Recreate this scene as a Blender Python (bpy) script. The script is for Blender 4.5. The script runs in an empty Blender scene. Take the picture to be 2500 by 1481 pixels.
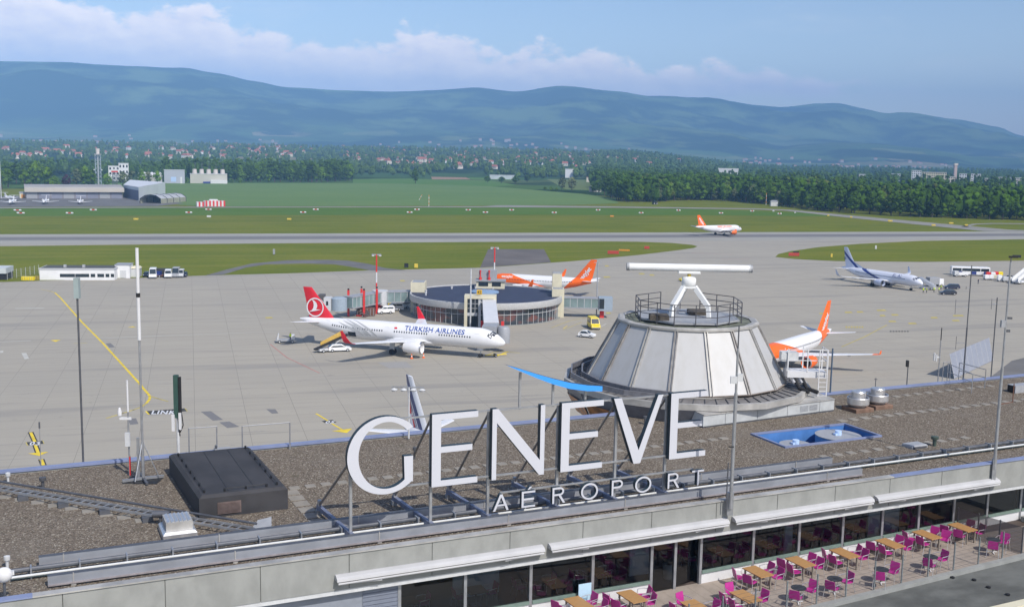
import bpy, bmesh, math, random
from mathutils import Vector, Matrix
S = bpy.context.scene
COL = S.collection
rng = random.Random(11)
R = math.radians

# ------------------------------------------------------------------ camera
FPX, PW, PH, CAMZ = 2661.0, 2500.0, 1481.0, 40.0
_p, _r = math.atan(365 / FPX), R(1.07)
_U0 = Vector((0, math.sin(_p), math.cos(_p))); _FW = Vector((0, math.cos(_p), -math.sin(_p)))
_RT = math.cos(_r) * Vector((1, 0, 0)) + math.sin(_r) * _U0
_UP = -math.sin(_r) * Vector((1, 0, 0)) + math.cos(_r) * _U0
cd = bpy.data.cameras.new("camera"); cam = bpy.data.objects.new("camera", cd); COL.objects.link(cam)
cd.sensor_fit = 'HORIZONTAL'; cd.sensor_width = 36.0; cd.lens = FPX / PW * 36.0
cd.clip_start = 0.5; cd.clip_end = 60000
cam.matrix_world = Matrix(((_RT.x, _UP.x, -_FW.x, 0), (_RT.y, _UP.y, -_FW.y, 0), (_RT.z, _UP.z, -_FW.z, CAMZ), (0, 0, 0, 1)))
S.camera = cam
S.view_settings.view_transform = 'Standard'; S.view_settings.look = 'None'
S.view_settings.gamma = 1.0; S.view_settings.exposure = 0.0
S.cycles.max_bounces = 6; S.cycles.transparent_max_bounces = 12; S.cycles.volume_bounces = 0
S.cycles.use_denoising = True
HAZE = 0.000115

# ------------------------------------------------------------------ sun
SUN_AZ, SUN_EL = R(143), R(46)          # azimuth from +Y towards +X
sd = bpy.data.lights.new("sun", 'SUN'); sd.energy = 4.2; sd.angle = R(0.5); sd.color = (1.0, 0.95, 0.87)
so = bpy.data.objects.new("sun", sd); COL.objects.link(so)
_sv = Vector((math.sin(SUN_AZ) * math.cos(SUN_EL), math.cos(SUN_AZ) * math.cos(SUN_EL), math.sin(SUN_EL)))
so.rotation_euler = _sv.to_track_quat('Z', 'Y').to_euler()

# ------------------------------------------------------------------ node helpers
class NT:
    def __init__(s, tree): s.t = tree; s.n = tree.nodes; s.l = tree.links
    def add(s, typ, **kw):
        n = s.n.new(typ)
        for k, v in kw.items(): setattr(n, k, v)
        return n
    def put(s, node, idx, v):
        if v is None: return
        if isinstance(v, (int, float)): node.inputs[idx].default_value = v
        elif isinstance(v, (tuple, list)):
            d = node.inputs[idx].default_value
            node.inputs[idx].default_value = tuple(v) + (1.0,) * (len(d) - len(v))
        else: s.l.new(v, node.inputs[idx])
    def math(s, op, a, b=None, c=None, clamp=False):
        n = s.add('ShaderNodeMath', operation=op, use_clamp=clamp)
        for i, v in enumerate((a, b, c)): s.put(n, i, v)
        return n.outputs[0]
    def mix(s, f, a, b, blend='MIX'):
        n = s.add('ShaderNodeMix', data_type='RGBA', blend_type=blend)
        s.put(n, 0, f); s.put(n, 6, a); s.put(n, 7, b)
        return n.outputs[2]
    def noise(s, vec, scale, detail=3, rough=0.55, dim='3D'):
        n = s.add('ShaderNodeTexNoise', noise_dimensions=dim)
        if vec is not None: s.l.new(vec, n.inputs['Vector'])
        n.inputs['Scale'].default_value = scale; n.inputs['Detail'].default_value = detail; n.inputs['Roughness'].default_value = rough
        return n.outputs['Fac']
    def ramp(s, f, pts):
        n = s.add('ShaderNodeValToRGB'); e = n.color_ramp.elements
        while len(e) < len(pts): e.new(0.5)
        for q, (p, c) in zip(e, pts):
            q.position = p
            q.color = (c, c, c, 1) if isinstance(c, (int, float)) else tuple(c) + (1,)
        s.l.new(f, n.inputs[0]); return n.outputs[0]
    def smooth(s, x, a, b):
        n = s.add('ShaderNodeMapRange', interpolation_type='SMOOTHSTEP')
        s.put(n, 0, x); s.put(n, 1, a); s.put(n, 2, b); n.inputs[3].default_value = 0; n.inputs[4].default_value = 1
        return n.outputs[0]
    def scale(s, vec, v):
        n = s.add('ShaderNodeMapping'); s.l.new(vec, n.inputs[0]); n.inputs['Scale'].default_value = v
        return n.outputs[0]

# ------------------------------------------------------------------ world: clear sky with a bank of cloud over the mountains
wd = bpy.data.worlds.new("World"); S.world = wd; wd.use_nodes = True
w = NT(wd.node_tree); w.n.clear()
sky = w.add('ShaderNodeTexSky', sky_type='NISHITA', sun_disc=False, sun_elevation=SUN_EL, sun_rotation=SUN_AZ, air_density=1.0, dust_density=1.2, ozone_density=2.0, altitude=400)
bg = w.add('ShaderNodeBackground'); bg.inputs[1].default_value = 0.15
skyc = w.mix(1.0, sky.outputs[0], (1.12, 1.08, 1.1), 'MULTIPLY')
dirv = w.add('ShaderNodeTexCoord').outputs['Generated']
sx = w.add('ShaderNodeSeparateXYZ'); w.l.new(dirv, sx.inputs[0])
az = w.math('ARCTAN2', sx.outputs[0], sx.outputs[1])
hl = w.math('SQRT', w.math('ADD', w.math('POWER', sx.outputs[0], 2), w.math('POWER', sx.outputs[1], 2)))
el = w.math('DIVIDE', sx.outputs[2], hl)
t = w.math('ADD', w.math('MULTIPLY', az, 1.0), 0.5)       # 0..1 across the view
w.l.new(w.mix(w.smooth(el, 0.17, 0.03), skyc, w.mix(1.0, skyc, (1.45, 1.32, 1.2), 'MULTIPLY')), bg.inputs[0])     # paler towards the horizon
def ppos(x): return math.atan((x - 1250) / FPX) + 0.5
def curve(pts):   # (photo x, value) -> ramp value
    return w.ramp(t, [(ppos(x), v) for x, v in pts])
top = curve([(-60, .134), (150, .134), (300, .118), (420, .124), (640, .110), (850, .098), (1060, .112), (1180, .098), (1450, .097), (1560, .079), (1700, .089), (1850, .079), (2010, .074), (2150, .061), (2330, .055), (2450, .03)])
bot = curve([(-60, .05), (450, .046), (900, .03), (1300, .032), (1600, .036), (1720, .046), (1850, .050), (2050, .050), (2300, .054), (2450, .06)])
cv = w.add('ShaderNodeCombineXYZ'); w.l.new(az, cv.inputs[0]); w.l.new(el, cv.inputs[1])
cvs = w.scale(cv.outputs[0], (1, 1.7, 1))
n1 = w.noise(cvs, 16, 7, 0.6); n2 = w.noise(cvs, 52, 5, 0.6); n3 = w.noise(w.scale(cv.outputs[0], (1, 2.6, 1)), 9, 4, 0.55)
vor = w.add('ShaderNodeTexVoronoi', feature='SMOOTH_F1'); vor.inputs['Scale'].default_value = 34; vor.inputs['Smoothness'].default_value = 0.35
warp = w.add('ShaderNodeVectorMath', operation='ADD'); w.l.new(cvs, warp.inputs[0]); nw = w.add('ShaderNodeTexNoise'); nw.inputs['Scale'].default_value = 30; nw.inputs['Detail'].default_value = 4; w.l.new(cvs, nw.inputs['Vector'])
sc_ = w.add('ShaderNodeVectorMath', operation='SCALE'); w.l.new(nw.outputs['Color'], sc_.inputs[0]); sc_.inputs['Scale'].default_value = 0.03; w.l.new(sc_.outputs[0], warp.inputs[1]); w.l.new(warp.outputs[0], vor.inputs['Vector'])
bil = w.math('ADD', w.math('ADD', w.math('MULTIPLY', w.math('SUBTRACT', n1, 0.5), 0.075), w.math('MULTIPLY', w.math('SUBTRACT', n2, 0.5), 0.026)), w.math('MULTIPLY', w.math('SUBTRACT', 0.42, vor.outputs['Distance']), 0.013))
edge = w.math('SUBTRACT', w.math('ADD', top, bil), el)                 # >0 inside, small just under the top
dtop = w.smooth(edge, 0.0, 0.013)
dbot = w.smooth(w.math('ADD', w.math('SUBTRACT', el, bot), w.math('MULTIPLY', w.math('SUBTRACT', n3, 0.5), 0.03)), -0.004, 0.016)
dens = w.math('MULTIPLY', w.math('MULTIPLY', dtop, dbot), w.smooth(w.math('ADD', n3, w.math('MULTIPLY', edge, 3.0)), -0.3, 0.2))
dens = w.math('MULTIPLY', dens, w.smooth(sx.outputs[1], 0.0, 0.3))
off_ = w.add('ShaderNodeVectorMath', operation='ADD'); w.l.new(cvs, off_.inputs[0]); off_.inputs[1].default_value = (0.006, 0.011, 0)
slope = w.math('SUBTRACT', w.math('ADD', n1, w.math('MULTIPLY', n2, 0.35)), w.math('ADD', w.noise(off_.outputs[0], 16, 7, 0.6), w.math('MULTIPLY', w.noise(off_.outputs[0], 52, 5, 0.6), 0.35)))      # brighter where the billow turns towards the sun
lit = w.math('ADD', w.math('MULTIPLY', w.smooth(edge, 0.06, 0.004), 0.4), w.math('MULTIPLY_ADD', slope, 2.2, 0.25), None, True)
ccol = w.mix(lit, (1.22, 1.13, 1.2), (1.75, 1.54, 1.42))
ccol = w.mix(w.math('MULTIPLY', w.smooth(w.math('SUBTRACT', el, bot), 0.05, 0.008), 0.5), ccol, (0.80, 0.89, 1.14))     # bluer shaded base of the bank
cbg = w.add('ShaderNodeBackground'); w.l.new(ccol, cbg.inputs[0]); cbg.inputs[1].default_value = 1.0
wisps = w.math('MULTIPLY', w.smooth(w.noise(w.scale(cv.outputs[0], (1, 4, 1)), 5, 6, 0.6), 0.5, 0.75), 0.16)
wm = w.add('ShaderNodeMixShader'); w.l.new(w.math('MAXIMUM', w.math('MULTIPLY', dens, 0.93), wisps), wm.inputs[0])
w.l.new(bg.outputs[0], wm.inputs[1]); w.l.new(cbg.outputs[0], wm.inputs[2])
wo = w.add('ShaderNodeOutputWorld'); w.l.new(wm.outputs[0], wo.inputs[0])

# ------------------------------------------------------------------ placing: photo pixel on a level plane -> place in the world
CC = Vector((0, 0, CAMZ))
def AT(px, py, z=0.0):
    d = _FW + _RT * ((px - PW / 2) / FPX) + _UP * ((PH / 2 - py) / FPX)
    return CC + d * ((z - CAMZ) / d.z)
BA = R(24.8); _cb, _sb = math.cos(BA), math.sin(BA)      # the terminal is turned by this much
def UV(x, y): return (x * _cb + y * _sb, -x * _sb + y * _cb)
def XY(u, v): return (u * _cb - v * _sb, u * _sb + v * _cb)
def BUV(px, py, z):
    P = AT(px, py, z); return UV(P.x, P.y)

# ------------------------------------------------------------------ mesh builder
class M:
    def __init__(s): s.v = []; s.f = []; s.mi = []; s.cur = 0
    def add(s, vs, fs):
        o = len(s.v); s.v += [tuple(q) for q in vs]
        for f in fs: s.f.append(tuple(i + o for i in f)); s.mi.append(s.cur)
        return s
    def quad(s, *p): return s.add(p, [tuple(range(len(p)))])
    def box(s, x0, x1, y0, y1, z0, z1):
        return s.add([(x0, y0, z0), (x1, y0, z0), (x1, y1, z0), (x0, y1, z0), (x0, y0, z1), (x1, y0, z1), (x1, y1, z1), (x0, y1, z1)],
                     [(3, 2, 1, 0), (4, 5, 6, 7), (0, 1, 5, 4), (1, 2, 6, 5), (2, 3, 7, 6), (3, 0, 4, 7)])
    def bevbox(s, x0, x1, y0, y1, z0, z1, b):
        """box with chamfered top edges"""
        return s.add([(x0, y0, z0), (x1, y0, z0), (x1, y1, z0), (x0, y1, z0), (x0, y0, z1 - b), (x1, y0, z1 - b), (x1, y1, z1 - b), (x0, y1, z1 - b),
                      (x0 + b, y0 + b, z1), (x1 - b, y0 + b, z1), (x1 - b, y1 - b, z1), (x0 + b, y1 - b, z1)],
                     [(3, 2, 1, 0), (0, 1, 5, 4), (1, 2, 6, 5), (2, 3, 7, 6), (3, 0, 4, 7), (4, 5, 9, 8), (5, 6, 10, 9), (6, 7, 11, 10), (7, 4, 8, 11), (8, 9, 10, 11)])
    def prism(s, poly, z0, z1):
        n = len(poly)
        vs = [(x, y, z0) for x, y in poly] + [(x, y, z1) for x, y in poly]
        return s.add(vs, [tuple(range(n))[::-1], tuple(range(n, 2 * n))] + [(i, (i + 1) % n, (i + 1) % n + n, i + n) for i in range(n)])
    def hull(s, a, b):
        """loft two equal loops, capped"""
        n = len(a)
        return s.add(list(a) + list(b), [tuple(range(n))[::-1], tuple(range(n, 2 * n))] + [(i, (i + 1) % n, (i + 1) % n + n, i + n) for i in range(n)])
    def loft(s, loops, cap=True, close=True):
        n = len(loops[0]); vs = [p for l in loops for p in l]; fs = []
        for k in range(len(loops) - 1):
            for i in range(n if close else n - 1):
                j = (i + 1) % n
                fs.append((k * n + i, k * n + j, (k + 1) * n + j, (k + 1) * n + i))
        if cap: fs += [tuple(range(n))[::-1], tuple(range((len(loops) - 1) * n, len(loops) * n))]
        return s.add(vs, fs)
    def cyl(s, p0, p1, r0, r1=None, n=8, cap=True):
        r1 = r0 if r1 is None else r1
        p0, p1 = Vector(p0), Vector(p1); d = (p1 - p0)
        if d.length < 1e-6: return s
        a = d.normalized().orthogonal().normalized(); b = d.normalized().cross(a)
        L = [[p + (a * math.cos(2 * math.pi * i / n) + b * math.sin(2 * math.pi * i / n)) * r for i in range(n)] for p, r in ((p0, r0), (p1, r1))]
        return s.loft(L, cap)
    def tube(s, pts, r, n=6):
        for a, b in zip(pts, pts[1:]): s.cyl(a, b, r, r, n)
        return s
    def bar(s, p0, p1, wd, hg):
        """square bar"""
        p0, p1 = Vector(p0), Vector(p1); d = (p1 - p0).normalized()
        a = d.cross(Vector((0, 0, 1)))
        a = Vector((1, 0, 0)) if a.length < 1e-3 else a.normalized()
        b = a.cross(d).normalized()
        q = [a * sx_ * wd / 2 + b * sy_ * hg / 2 for sx_, sy_ in ((-1, -1), (1, -1), (1, 1), (-1, 1))]
        return s.loft([[p0 + k for k in q], [p1 + k for k in q]])
    def lathe(s, prof, n=24, c=(0, 0), cap=False, a0=0.0, a1=2 * math.pi):
        full = abs(a1 - a0 - 2 * math.pi) < 1e-6
        m = n if full else n + 1
        L = [[(c[0] + r * math.cos(a0 + (a1 - a0) * i / n), c[1] + r * math.sin(a0 + (a1 - a0) * i / n), z) for i in range(m)] for r, z in prof]
        return s.loft(L, cap, full)
    def ico(s, c, r, sub=1, jit=0.0, sq=1.0, rg=rng):
        key = (sub,)
        if key not in _ICO:
            bm = bmesh.new(); bmesh.ops.create_icosphere(bm, subdivisions=sub, radius=1)
            bm.verts.ensure_lookup_table()
            _ICO[key] = ([tuple(v.co) for v in bm.verts], [tuple(v.index for v in f.verts) for f in bm.faces]); bm.free()
        vs, fs = _ICO[key]
        o = []
        for x, y, z in vs:
            k = r * (1 + jit * (rg.random() * 2 - 1))
            o.append((c[0] + x * k, c[1] + y * k, c[2] + z * k * sq))
        return s.add(o, fs)
    def mesh(s, name, mats, off=(0, 0, 0), smooth=False):
        me = bpy.data.meshes.new(name)
        ox, oy, oz = off
        me.from_pydata([(x - ox, y - oy, z - oz) for x, y, z in s.v], [], s.f)
        for m_ in (mats if isinstance(mats, (list, tuple)) else [mats]): me.materials.append(m_)
        if any(s.mi): me.polygons.foreach_set('material_index', s.mi)
        if smooth:
            me.polygons.foreach_set('use_smooth', [True] * len(me.polygons))
            try: me.set_sharp_from_angle(angle=R(smooth if smooth is not True else 35))
            except Exception: pass
        me.update(); return me
    def ob(s, name, mats, parent=None, smooth=False, **tg):
        """parent: a thing (Empty) whose 'org' is subtracted; otherwise keyword org / frame place a thing of one mesh"""
        if parent is not None:
            off = ORG.get(parent.name, (0, 0, 0))
            o = bpy.data.objects.new(name, s.mesh(name, mats, off, smooth)); o.parent = parent; COL.objects.link(o)
            ORG[o.name] = off
            if tg.get('label'): o['label'] = tg['label']
            return o
        org = tg.pop('org', (0, 0, 0)); frame = tg.pop('frame', 'W')
        o = bpy.data.objects.new(name, s.mesh(name, mats, org, smooth)); COL.objects.link(o)
        place(o, org, frame); tag(o, **tg); ORG[o.name] = org
        return o
_ICO = {}; ORG = {}
def place(o, org, frame):
    if frame == 'B':
        x, y = XY(org[0], org[1]); o.location = (x, y, org[2]); o.rotation_euler = (0, 0, BA)
    else: o.location = org
def tag(o, label=None, cat=None, group=None, kind=None):
    if label: o['label'] = label
    if cat: o['category'] = cat
    if group: o['group'] = group
    if kind: o['kind'] = kind
def thing(name, label, cat, org=(0, 0, 0), frame='W', rz=None, group=None):
    o = bpy.data.objects.new(name, None); COL.objects.link(o); o.empty_display_size = 0.3
    place(o, org, frame)
    if rz is not None: o.rotation_euler = (0, 0, rz)
    tag(o, label, cat, group); ORG[o.name] = org if frame in ('W', 'B') else (0, 0, 0)
    return o
def local(name, label, cat, loc, rz=0.0, group=None):
    """a thing whose parts are modelled about its own origin"""
    o = thing(name, label, cat, (0, 0, 0), 'W', rz, group); o.location = loc; ORG[o.name] = (0, 0, 0)
    return o
KIDS = {}
def dup(root, loc=None, rz=None, label=None, group=None):
    def cp(o, par):
        c = o.copy(); COL.objects.link(c)
        if par is not None: c.parent = par
        if o.name not in KIDS: KIDS[o.name] = [q for q in o.children]
        for k in KIDS[o.name]: cp(k, c)
        return c
    c = cp(root, None)
    if loc is not None: c.location = loc
    if rz is not None: c.rotation_euler = (0, 0, rz)
    if label: c['label'] = label
    if group: c['group'] = group
    return c
ORD = ['first', 'second', 'third', 'fourth', 'fifth', 'sixth', 'seventh', 'eighth', 'ninth', 'tenth', 'eleventh', 'twelfth', 'thirteenth', 'fourteenth', 'fifteenth', 'sixteenth', 'seventeenth', 'eighteenth', 'nineteenth', 'twentieth', 'twenty-first', 'twenty-second', 'twenty-third', 'twenty-fourth']

# ------------------------------------------------------------------ materials
MC = {}
def mat(name, col, rough=0.6, metal=0.0, var=0.12, scale=3.0, spec=0.4, bump=0.0, stretch=None, emit=None):
    if name in MC: return MC[name]
    m = bpy.data.materials.new(name); m.use_nodes = True; MC[name] = m
    k = NT(m.node_tree); b = k.n['Principled BSDF']
    b.inputs['Roughness'].default_value = rough; b.inputs['Metallic'].default_value = metal; b.inputs['Specular IOR Level'].default_value = spec
    tc = k.add('ShaderNodeTexCoord').outputs['Object']
    if stretch: tc = k.scale(tc, stretch)
    if var > 0:
        nz = k.noise(tc, scale, 5, 0.6)
        lo = tuple(c * (1 - var) for c in col); hi = tuple(min(1, c * (1 + var)) for c in col)
        k.l.new(k.mix(k.smooth(nz, 0.3, 0.7), lo, hi), b.inputs['Base Color'])
        k.l.new(k.math('MULTIPLY_ADD', nz, 0.25, rough - 0.12, True), b.inputs['Roughness'])
        if bump > 0:
            bp = k.add('ShaderNodeBump'); bp.inputs['Strength'].default_value = 0.6; bp.inputs['Distance'].default_value = bump
            k.l.new(nz, bp.inputs['Height']); k.l.new(bp.outputs[0], b.inputs['Normal'])
    else: b.inputs['Base Color'].default_value = tuple(col) + (1,)
    return m
def nodes(name):
    m = bpy.data.materials.new(name); m.use_nodes = True; MC[name] = m
    k = NT(m.node_tree); return m, k, k.n['Principled BSDF']
# ================================================================== materials of the setting
def m_gravel():
    m, k, b = nodes('roof gravel'); tc = k.add('ShaderNodeTexCoord').outputs['Object']
    vo = k.add('ShaderNodeTexVoronoi'); vo.inputs['Scale'].default_value = 17; k.l.new(tc, vo.inputs['Vector'])
    sp = k.add('ShaderNodeSeparateXYZ'); k.l.new(vo.outputs['Color'], sp.inputs[0])
    c = k.ramp(sp.outputs[0], [(0, (.085, .07, .055)), (.35, (.135, .110, .086)), (.7, (.185, .152, .12)), (.93, (.26, .225, .175)), (1, (.42, .385, .32))])
    big = k.noise(tc, 0.35, 4, 0.6); c = k.mix(k.math('MULTIPLY', k.smooth(big, 0.5, 0.75), 0.4), c, (.2, .178, .15), 'MIX')
    c = k.mix(k.math('MULTIPLY', k.smooth(k.noise(tc, 0.9, 5, 0.65), 0.58, 0.8), 0.55), c, (.085, .082, .05))
    k.l.new(c, b.inputs['Base Color']); b.inputs['Roughness'].default_value = 0.95; b.inputs['Specular IOR Level'].default_value = 0.15
    bp = k.add('ShaderNodeBump'); bp.inputs['Distance'].default_value = 0.03; bp.inputs['Strength'].default_value = 1.0
    k.l.new(vo.outputs['Distance'], bp.inputs['Height']); k.l.new(bp.outputs[0], b.inputs['Normal']); return m
def m_apron():
    m, k, b = nodes('apron concrete'); tc = k.add('ShaderNodeTexCoord').outputs['Object']
    rot = k.add('ShaderNodeMapping'); k.l.new(tc, rot.inputs[0]); rot.inputs['Rotation'].default_value = (0, 0, R(-16.5)); q = rot.outputs[0]
    br = k.add('ShaderNodeTexBrick', offset=0.0); k.l.new(q, br.inputs['Vector']); br.inputs['Scale'].default_value = 1.0
    br.inputs['Brick Width'].default_value = 7.5; br.inputs['Row Height'].default_value = 5.0; br.inputs['Mortar Size'].default_value = 0.035; br.inputs['Mortar Smooth'].default_value = 0.2
    br.inputs['Color1'].default_value = (.345, .316, .262, 1); br.inputs['Color2'].default_value = (.362, .332, .275, 1); br.inputs['Mortar'].default_value = (.19, .178, .155, 1)
    c = br.outputs['Color']
    c = k.mix(k.math('MULTIPLY', k.smooth(k.noise(tc, 0.02, 6, 0.6), 0.4, 0.7), 0.5), c, (.305, .285, .245))
    st = k.noise(k.scale(q, (0.05, 0.9, 1)), 1.0, 4, 0.6)                         # long tyre streaks along the taxi lanes
    c = k.mix(k.math('MULTIPLY', k.smooth(st, 0.55, 0.72), 0.5), c, (.21, .2, .185))
    st2 = k.noise(k.scale(q, (0.012, 0.12, 1)), 1.0, 5, 0.6)
    c = k.mix(k.math('MULTIPLY', k.smooth(st2, 0.54, 0.66), 0.55), c, (.24, .226, .205))
    c = k.mix(k.math('MULTIPLY', k.smooth(k.noise(tc, 0.11, 5, 0.7), 0.66, 0.8), 0.4), c, (.26, .205, .19))
    c = k.mix(k.math('MULTIPLY', k.smooth(k.noise(tc, 0.35, 5, 0.7), 0.63, 0.72), 0.45), c, (.16, .15, .145))
    k.l.new(c, b.inputs['Base Color']); b.inputs['Roughness'].default_value = 0.85; b.inputs['Specular IOR Level'].default_value = 0.25; return m
def m_grass(name, a, b_, c_, sc=0.02, streak=None):
    m, k, b = nodes(name); tc = k.add('ShaderNodeTexCoord').outputs['Object']
    rot = k.add('ShaderNodeMapping'); k.l.new(tc, rot.inputs[0]); rot.inputs['Rotation'].default_value = (0, 0, R(-16.5)); q = rot.outputs[0]
    n1 = k.noise(tc, sc, 6, 0.65); n2 = k.noise(k.scale(q, (0.012, 0.11, 1)), 1.0, 5, 0.6)
    c = k.mix(k.smooth(n1, 0.35, 0.65), a, b_); c = k.mix(k.math('MULTIPLY', k.smooth(n2, 0.42, 0.7), 0.7), c, c_)
    c = k.mix(k.math('MULTIPLY', k.smooth(k.noise(tc, 0.6, 4, 0.7), 0.4, 0.7), 0.3), c, tuple(x * 0.6 for x in a)); c = k.mix(k.math('MULTIPLY', k.smooth(k.noise(k.scale(q, (0.02, 0.07, 1)), 1.0, 6, 0.7), 0.56, 0.75), 0.5), c, (a[0] * 1.5 + .02, a[1] * 1.2, a[2] + .012))
    k.l.new(c, b.inputs['Base Color']); b.inputs['Roughness'].default_value = 0.95; b.inputs['Specular IOR Level'].default_value = 0.1; return m
GRASS = m_grass('airfield grass', (.115, .145, .008), (.15, .17, .010), (.19, .185, .03))
MOWN = m_grass('mown grass strip', (.075, .15, .012), (.09, .16, .014), (.11, .165, .018))
CROP = m_grass('green crop', (.115, .195, .055), (.13, .21, .06), (.15, .215, .065), 0.008)
BRIGHT = m_grass('bright meadow', (.08, .17, .025), (.095, .19, .03), (.11, .18, .04), 0.01)
SOIL = m_grass('bare soil', (.30, .20, .13), (.33, .22, .15), (.28, .19, .12), 0.01)
APRON = m_apron(); GRAVEL = m_gravel()
def m_runway():
    m, k, b = nodes('runway asphalt'); tc = k.add('ShaderNodeTexCoord').outputs['Object']; sp = k.add('ShaderNodeSeparateXYZ'); k.l.new(tc, sp.inputs[0])
    d = k.math('ABSOLUTE', k.math('ADD', sp.outputs[1], -2.0))                       # metres off the centre line
    n = k.noise(k.scale(tc, (0.01, 0.25, 1)), 1.0, 5, 0.6)
    dark = k.smooth(k.math('ADD', d, k.math('MULTIPLY', n, 8)), 19, 7)
    c = k.mix(k.math('MULTIPLY', dark, 0.85), (.33, .32, .285), (.145, .14, .145))
    c = k.mix(k.math('MULTIPLY', k.smooth(k.noise(tc, 0.05, 5, 0.65), 0.45, 0.7), 0.25), c, (.22, .21, .2))
    k.l.new(c, b.inputs['Base Color']); b.inputs['Roughness'].default_value = 0.9; b.inputs['Specular IOR Level'].default_value = 0.2; return m
def m_terrain():
    m, k, b = nodes('valley and mountain cover'); g = k.add('ShaderNodeNewGeometry').outputs['Position']; sp = k.add('ShaderNodeSeparateXYZ'); k.l.new(g, sp.inputs[0])
    vo = k.add('ShaderNodeTexVoronoi'); vo.inputs['Scale'].default_value = 0.0035; k.l.new(g, vo.inputs['Vector']); so_ = k.add('ShaderNodeSeparateXYZ'); k.l.new(vo.outputs['Color'], so_.inputs[0])
    fields = k.ramp(so_.outputs[0], [(0, (.045, .085, .03)), (.35, (.08, .14, .04)), (.6, (.05, .10, .035)), (.82, (.14, .17, .06)), (.93, (.05, .09, .03)), (1, (.26, .22, .13))])
    woods = k.smooth(k.noise(g, 0.0016, 7, 0.62), 0.47, 0.55)
    c = k.mix(woods, fields, (.022, .045, .018))
    mt = k.smooth(k.math('ADD', sp.outputs[2], k.math('MULTIPLY', k.math('SUBTRACT', k.noise(g, 0.0012, 6, 0.6), 0.5), 320)), 120, 260)
    slope = k.mix(k.smooth(k.noise(g, 0.0014, 8, 0.68), 0.46, 0.6), (.02, .042, .02), (.10, .15, .05))
    c = k.mix(mt, c, slope); k.l.new(c, b.inputs['Base Color']); b.inputs['Roughness'].default_value = 1.0; b.inputs['Specular IOR Level'].default_value = 0.0; return m
def m_leaf(name, a, b_, c_=None, amount=0.3):
    m, k, b = nodes(name); g = k.add('ShaderNodeNewGeometry').outputs['Position']
    oi = k.add('ShaderNodeObjectInfo').outputs['Random']
    n1 = k.noise(g, 0.35, 4, 0.6); n2 = k.noise(g, 0.045, 3, 0.6)
    f = k.math('ADD', k.math('MULTIPLY', k.smooth(n1, 0.35, 0.65), 0.5), k.math('MULTIPLY', k.math('ADD', n2, k.math('MULTIPLY', oi, 0.35)), 0.55), None, True)
    c = k.mix(f, a, b_)
    if c_: c = k.mix(k.math('MULTIPLY', k.smooth(k.noise(g, 0.03, 3, 0.5), 0.58, 0.66), amount), c, c_)
    vo = k.add('ShaderNodeTexVoronoi'); vo.inputs['Scale'].default_value = 0.1; k.l.new(g, vo.inputs['Vector']); vs_ = k.add('ShaderNodeSeparateXYZ'); k.l.new(vo.outputs['Color'], vs_.inputs[0])
    c = k.mix(k.math('MULTIPLY', k.smooth(vs_.outputs[0], .55, .95), .55), c, tuple(min(1, q_ * 1.7) for q_ in b_)); c = k.mix(k.math('MULTIPLY', k.smooth(vs_.outputs[1], .6, .95), .5), c, tuple(q_ * .7 for q_ in a))
    k.l.new(c, b.inputs['Base Color']); b.inputs['Roughness'].default_value = 0.8; b.inputs['Specular IOR Level'].default_value = 0.15; return m
LEAF = m_leaf('leaves', (.03, .075, .003), (.10, .175, .01))
LEAFD = m_leaf('dark leaves', (.014, .04, .002), (.055, .105, .006))
LEAFL = m_leaf('light blossoming leaves', (.05, .085, .025), (.15, .165, .075))
LEAFP = m_leaf('copper leaves', (.03, .012, .02), (.05, .02, .03))
BARK = mat('bark', (.09, .07, .05), .9, var=.2, scale=1)
CONC = mat('concrete', (.27, .275, .262), .85, var=.1, scale=1.3, spec=.2, stretch=(1, 1, .6))
CONCD = mat('dark concrete', (.115, .118, .11), .9, var=.25, scale=.8, spec=.2, stretch=(.6, 1, 1))
PAVE = mat('terrace paving', (.40, .345, .275), .85, var=.08, scale=2, spec=.2)
SLAB = mat('concrete paver', (.255, .235, .205), .9, var=.12, scale=1.5, spec=.15)
ASPH = mat('asphalt', (.15, .145, .14), .9, var=.15, scale=.1, spec=.2)
ASPHD = mat('old asphalt pad', (.14, .125, .115), .9, var=.15, scale=.06, spec=.2)
ROADM = mat('light road', (.26, .25, .22), .9, var=.1, scale=.08, spec=.2)
YEL = mat('yellow paint', (.70, .52, .03), .7, var=.15, scale=.6)
YELF = mat('faded yellow paint', (.44, .36, .10), .8, var=.2, scale=.6)
WHT = mat('white paint', (.62, .62, .63), .45, var=.05, scale=.8)
WHTF = mat('worn white paint', (.46, .45, .41), .8, var=.12, scale=.6)
REDF = mat('faded red paint', (.42, .20, .17), .8, var=.15, scale=.6)
BLK = mat('black paint', (.015, .015, .016), .6, var=.1)
RED = mat('red paint', (.62, .035, .03), .45, var=.06)
ORG_ = mat('orange paint', (.85, .14, .01), .4, var=.04)
BLUEP = mat('blue coping paint', (.19, .225, .36), .5, var=.1, scale=.7)
STEEL = mat('galvanised steel', (.36, .37, .39), .45, .6, var=.12, scale=2)
STEELD = mat('dark steel', (.12, .125, .14), .5, .5, var=.15, scale=2)
ALU = mat('aluminium', (.62, .62, .63), .38, .75, var=.1, scale=2)
ZINC = mat('zinc sheet', (.40, .39, .37), .6, .3, var=.2, scale=.9)
RUBB = mat('rubber', (.02, .02, .022), .75, var=.1)
GLASSD = mat('dark glass', (.02, .028, .035), .12, var=0, spec=.6)
GREYP = mat('grey paint', (.30, .31, .33), .5, var=.08)
LGREY = mat('light grey paint', (.52, .53, .54), .5, var=.08)
CREAM = mat('cream render', (.60, .56, .42), .75, var=.06, scale=.8)
NAVY = mat('navy roof felt', (.035, .042, .075), .7, var=.2, scale=.5)
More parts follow.
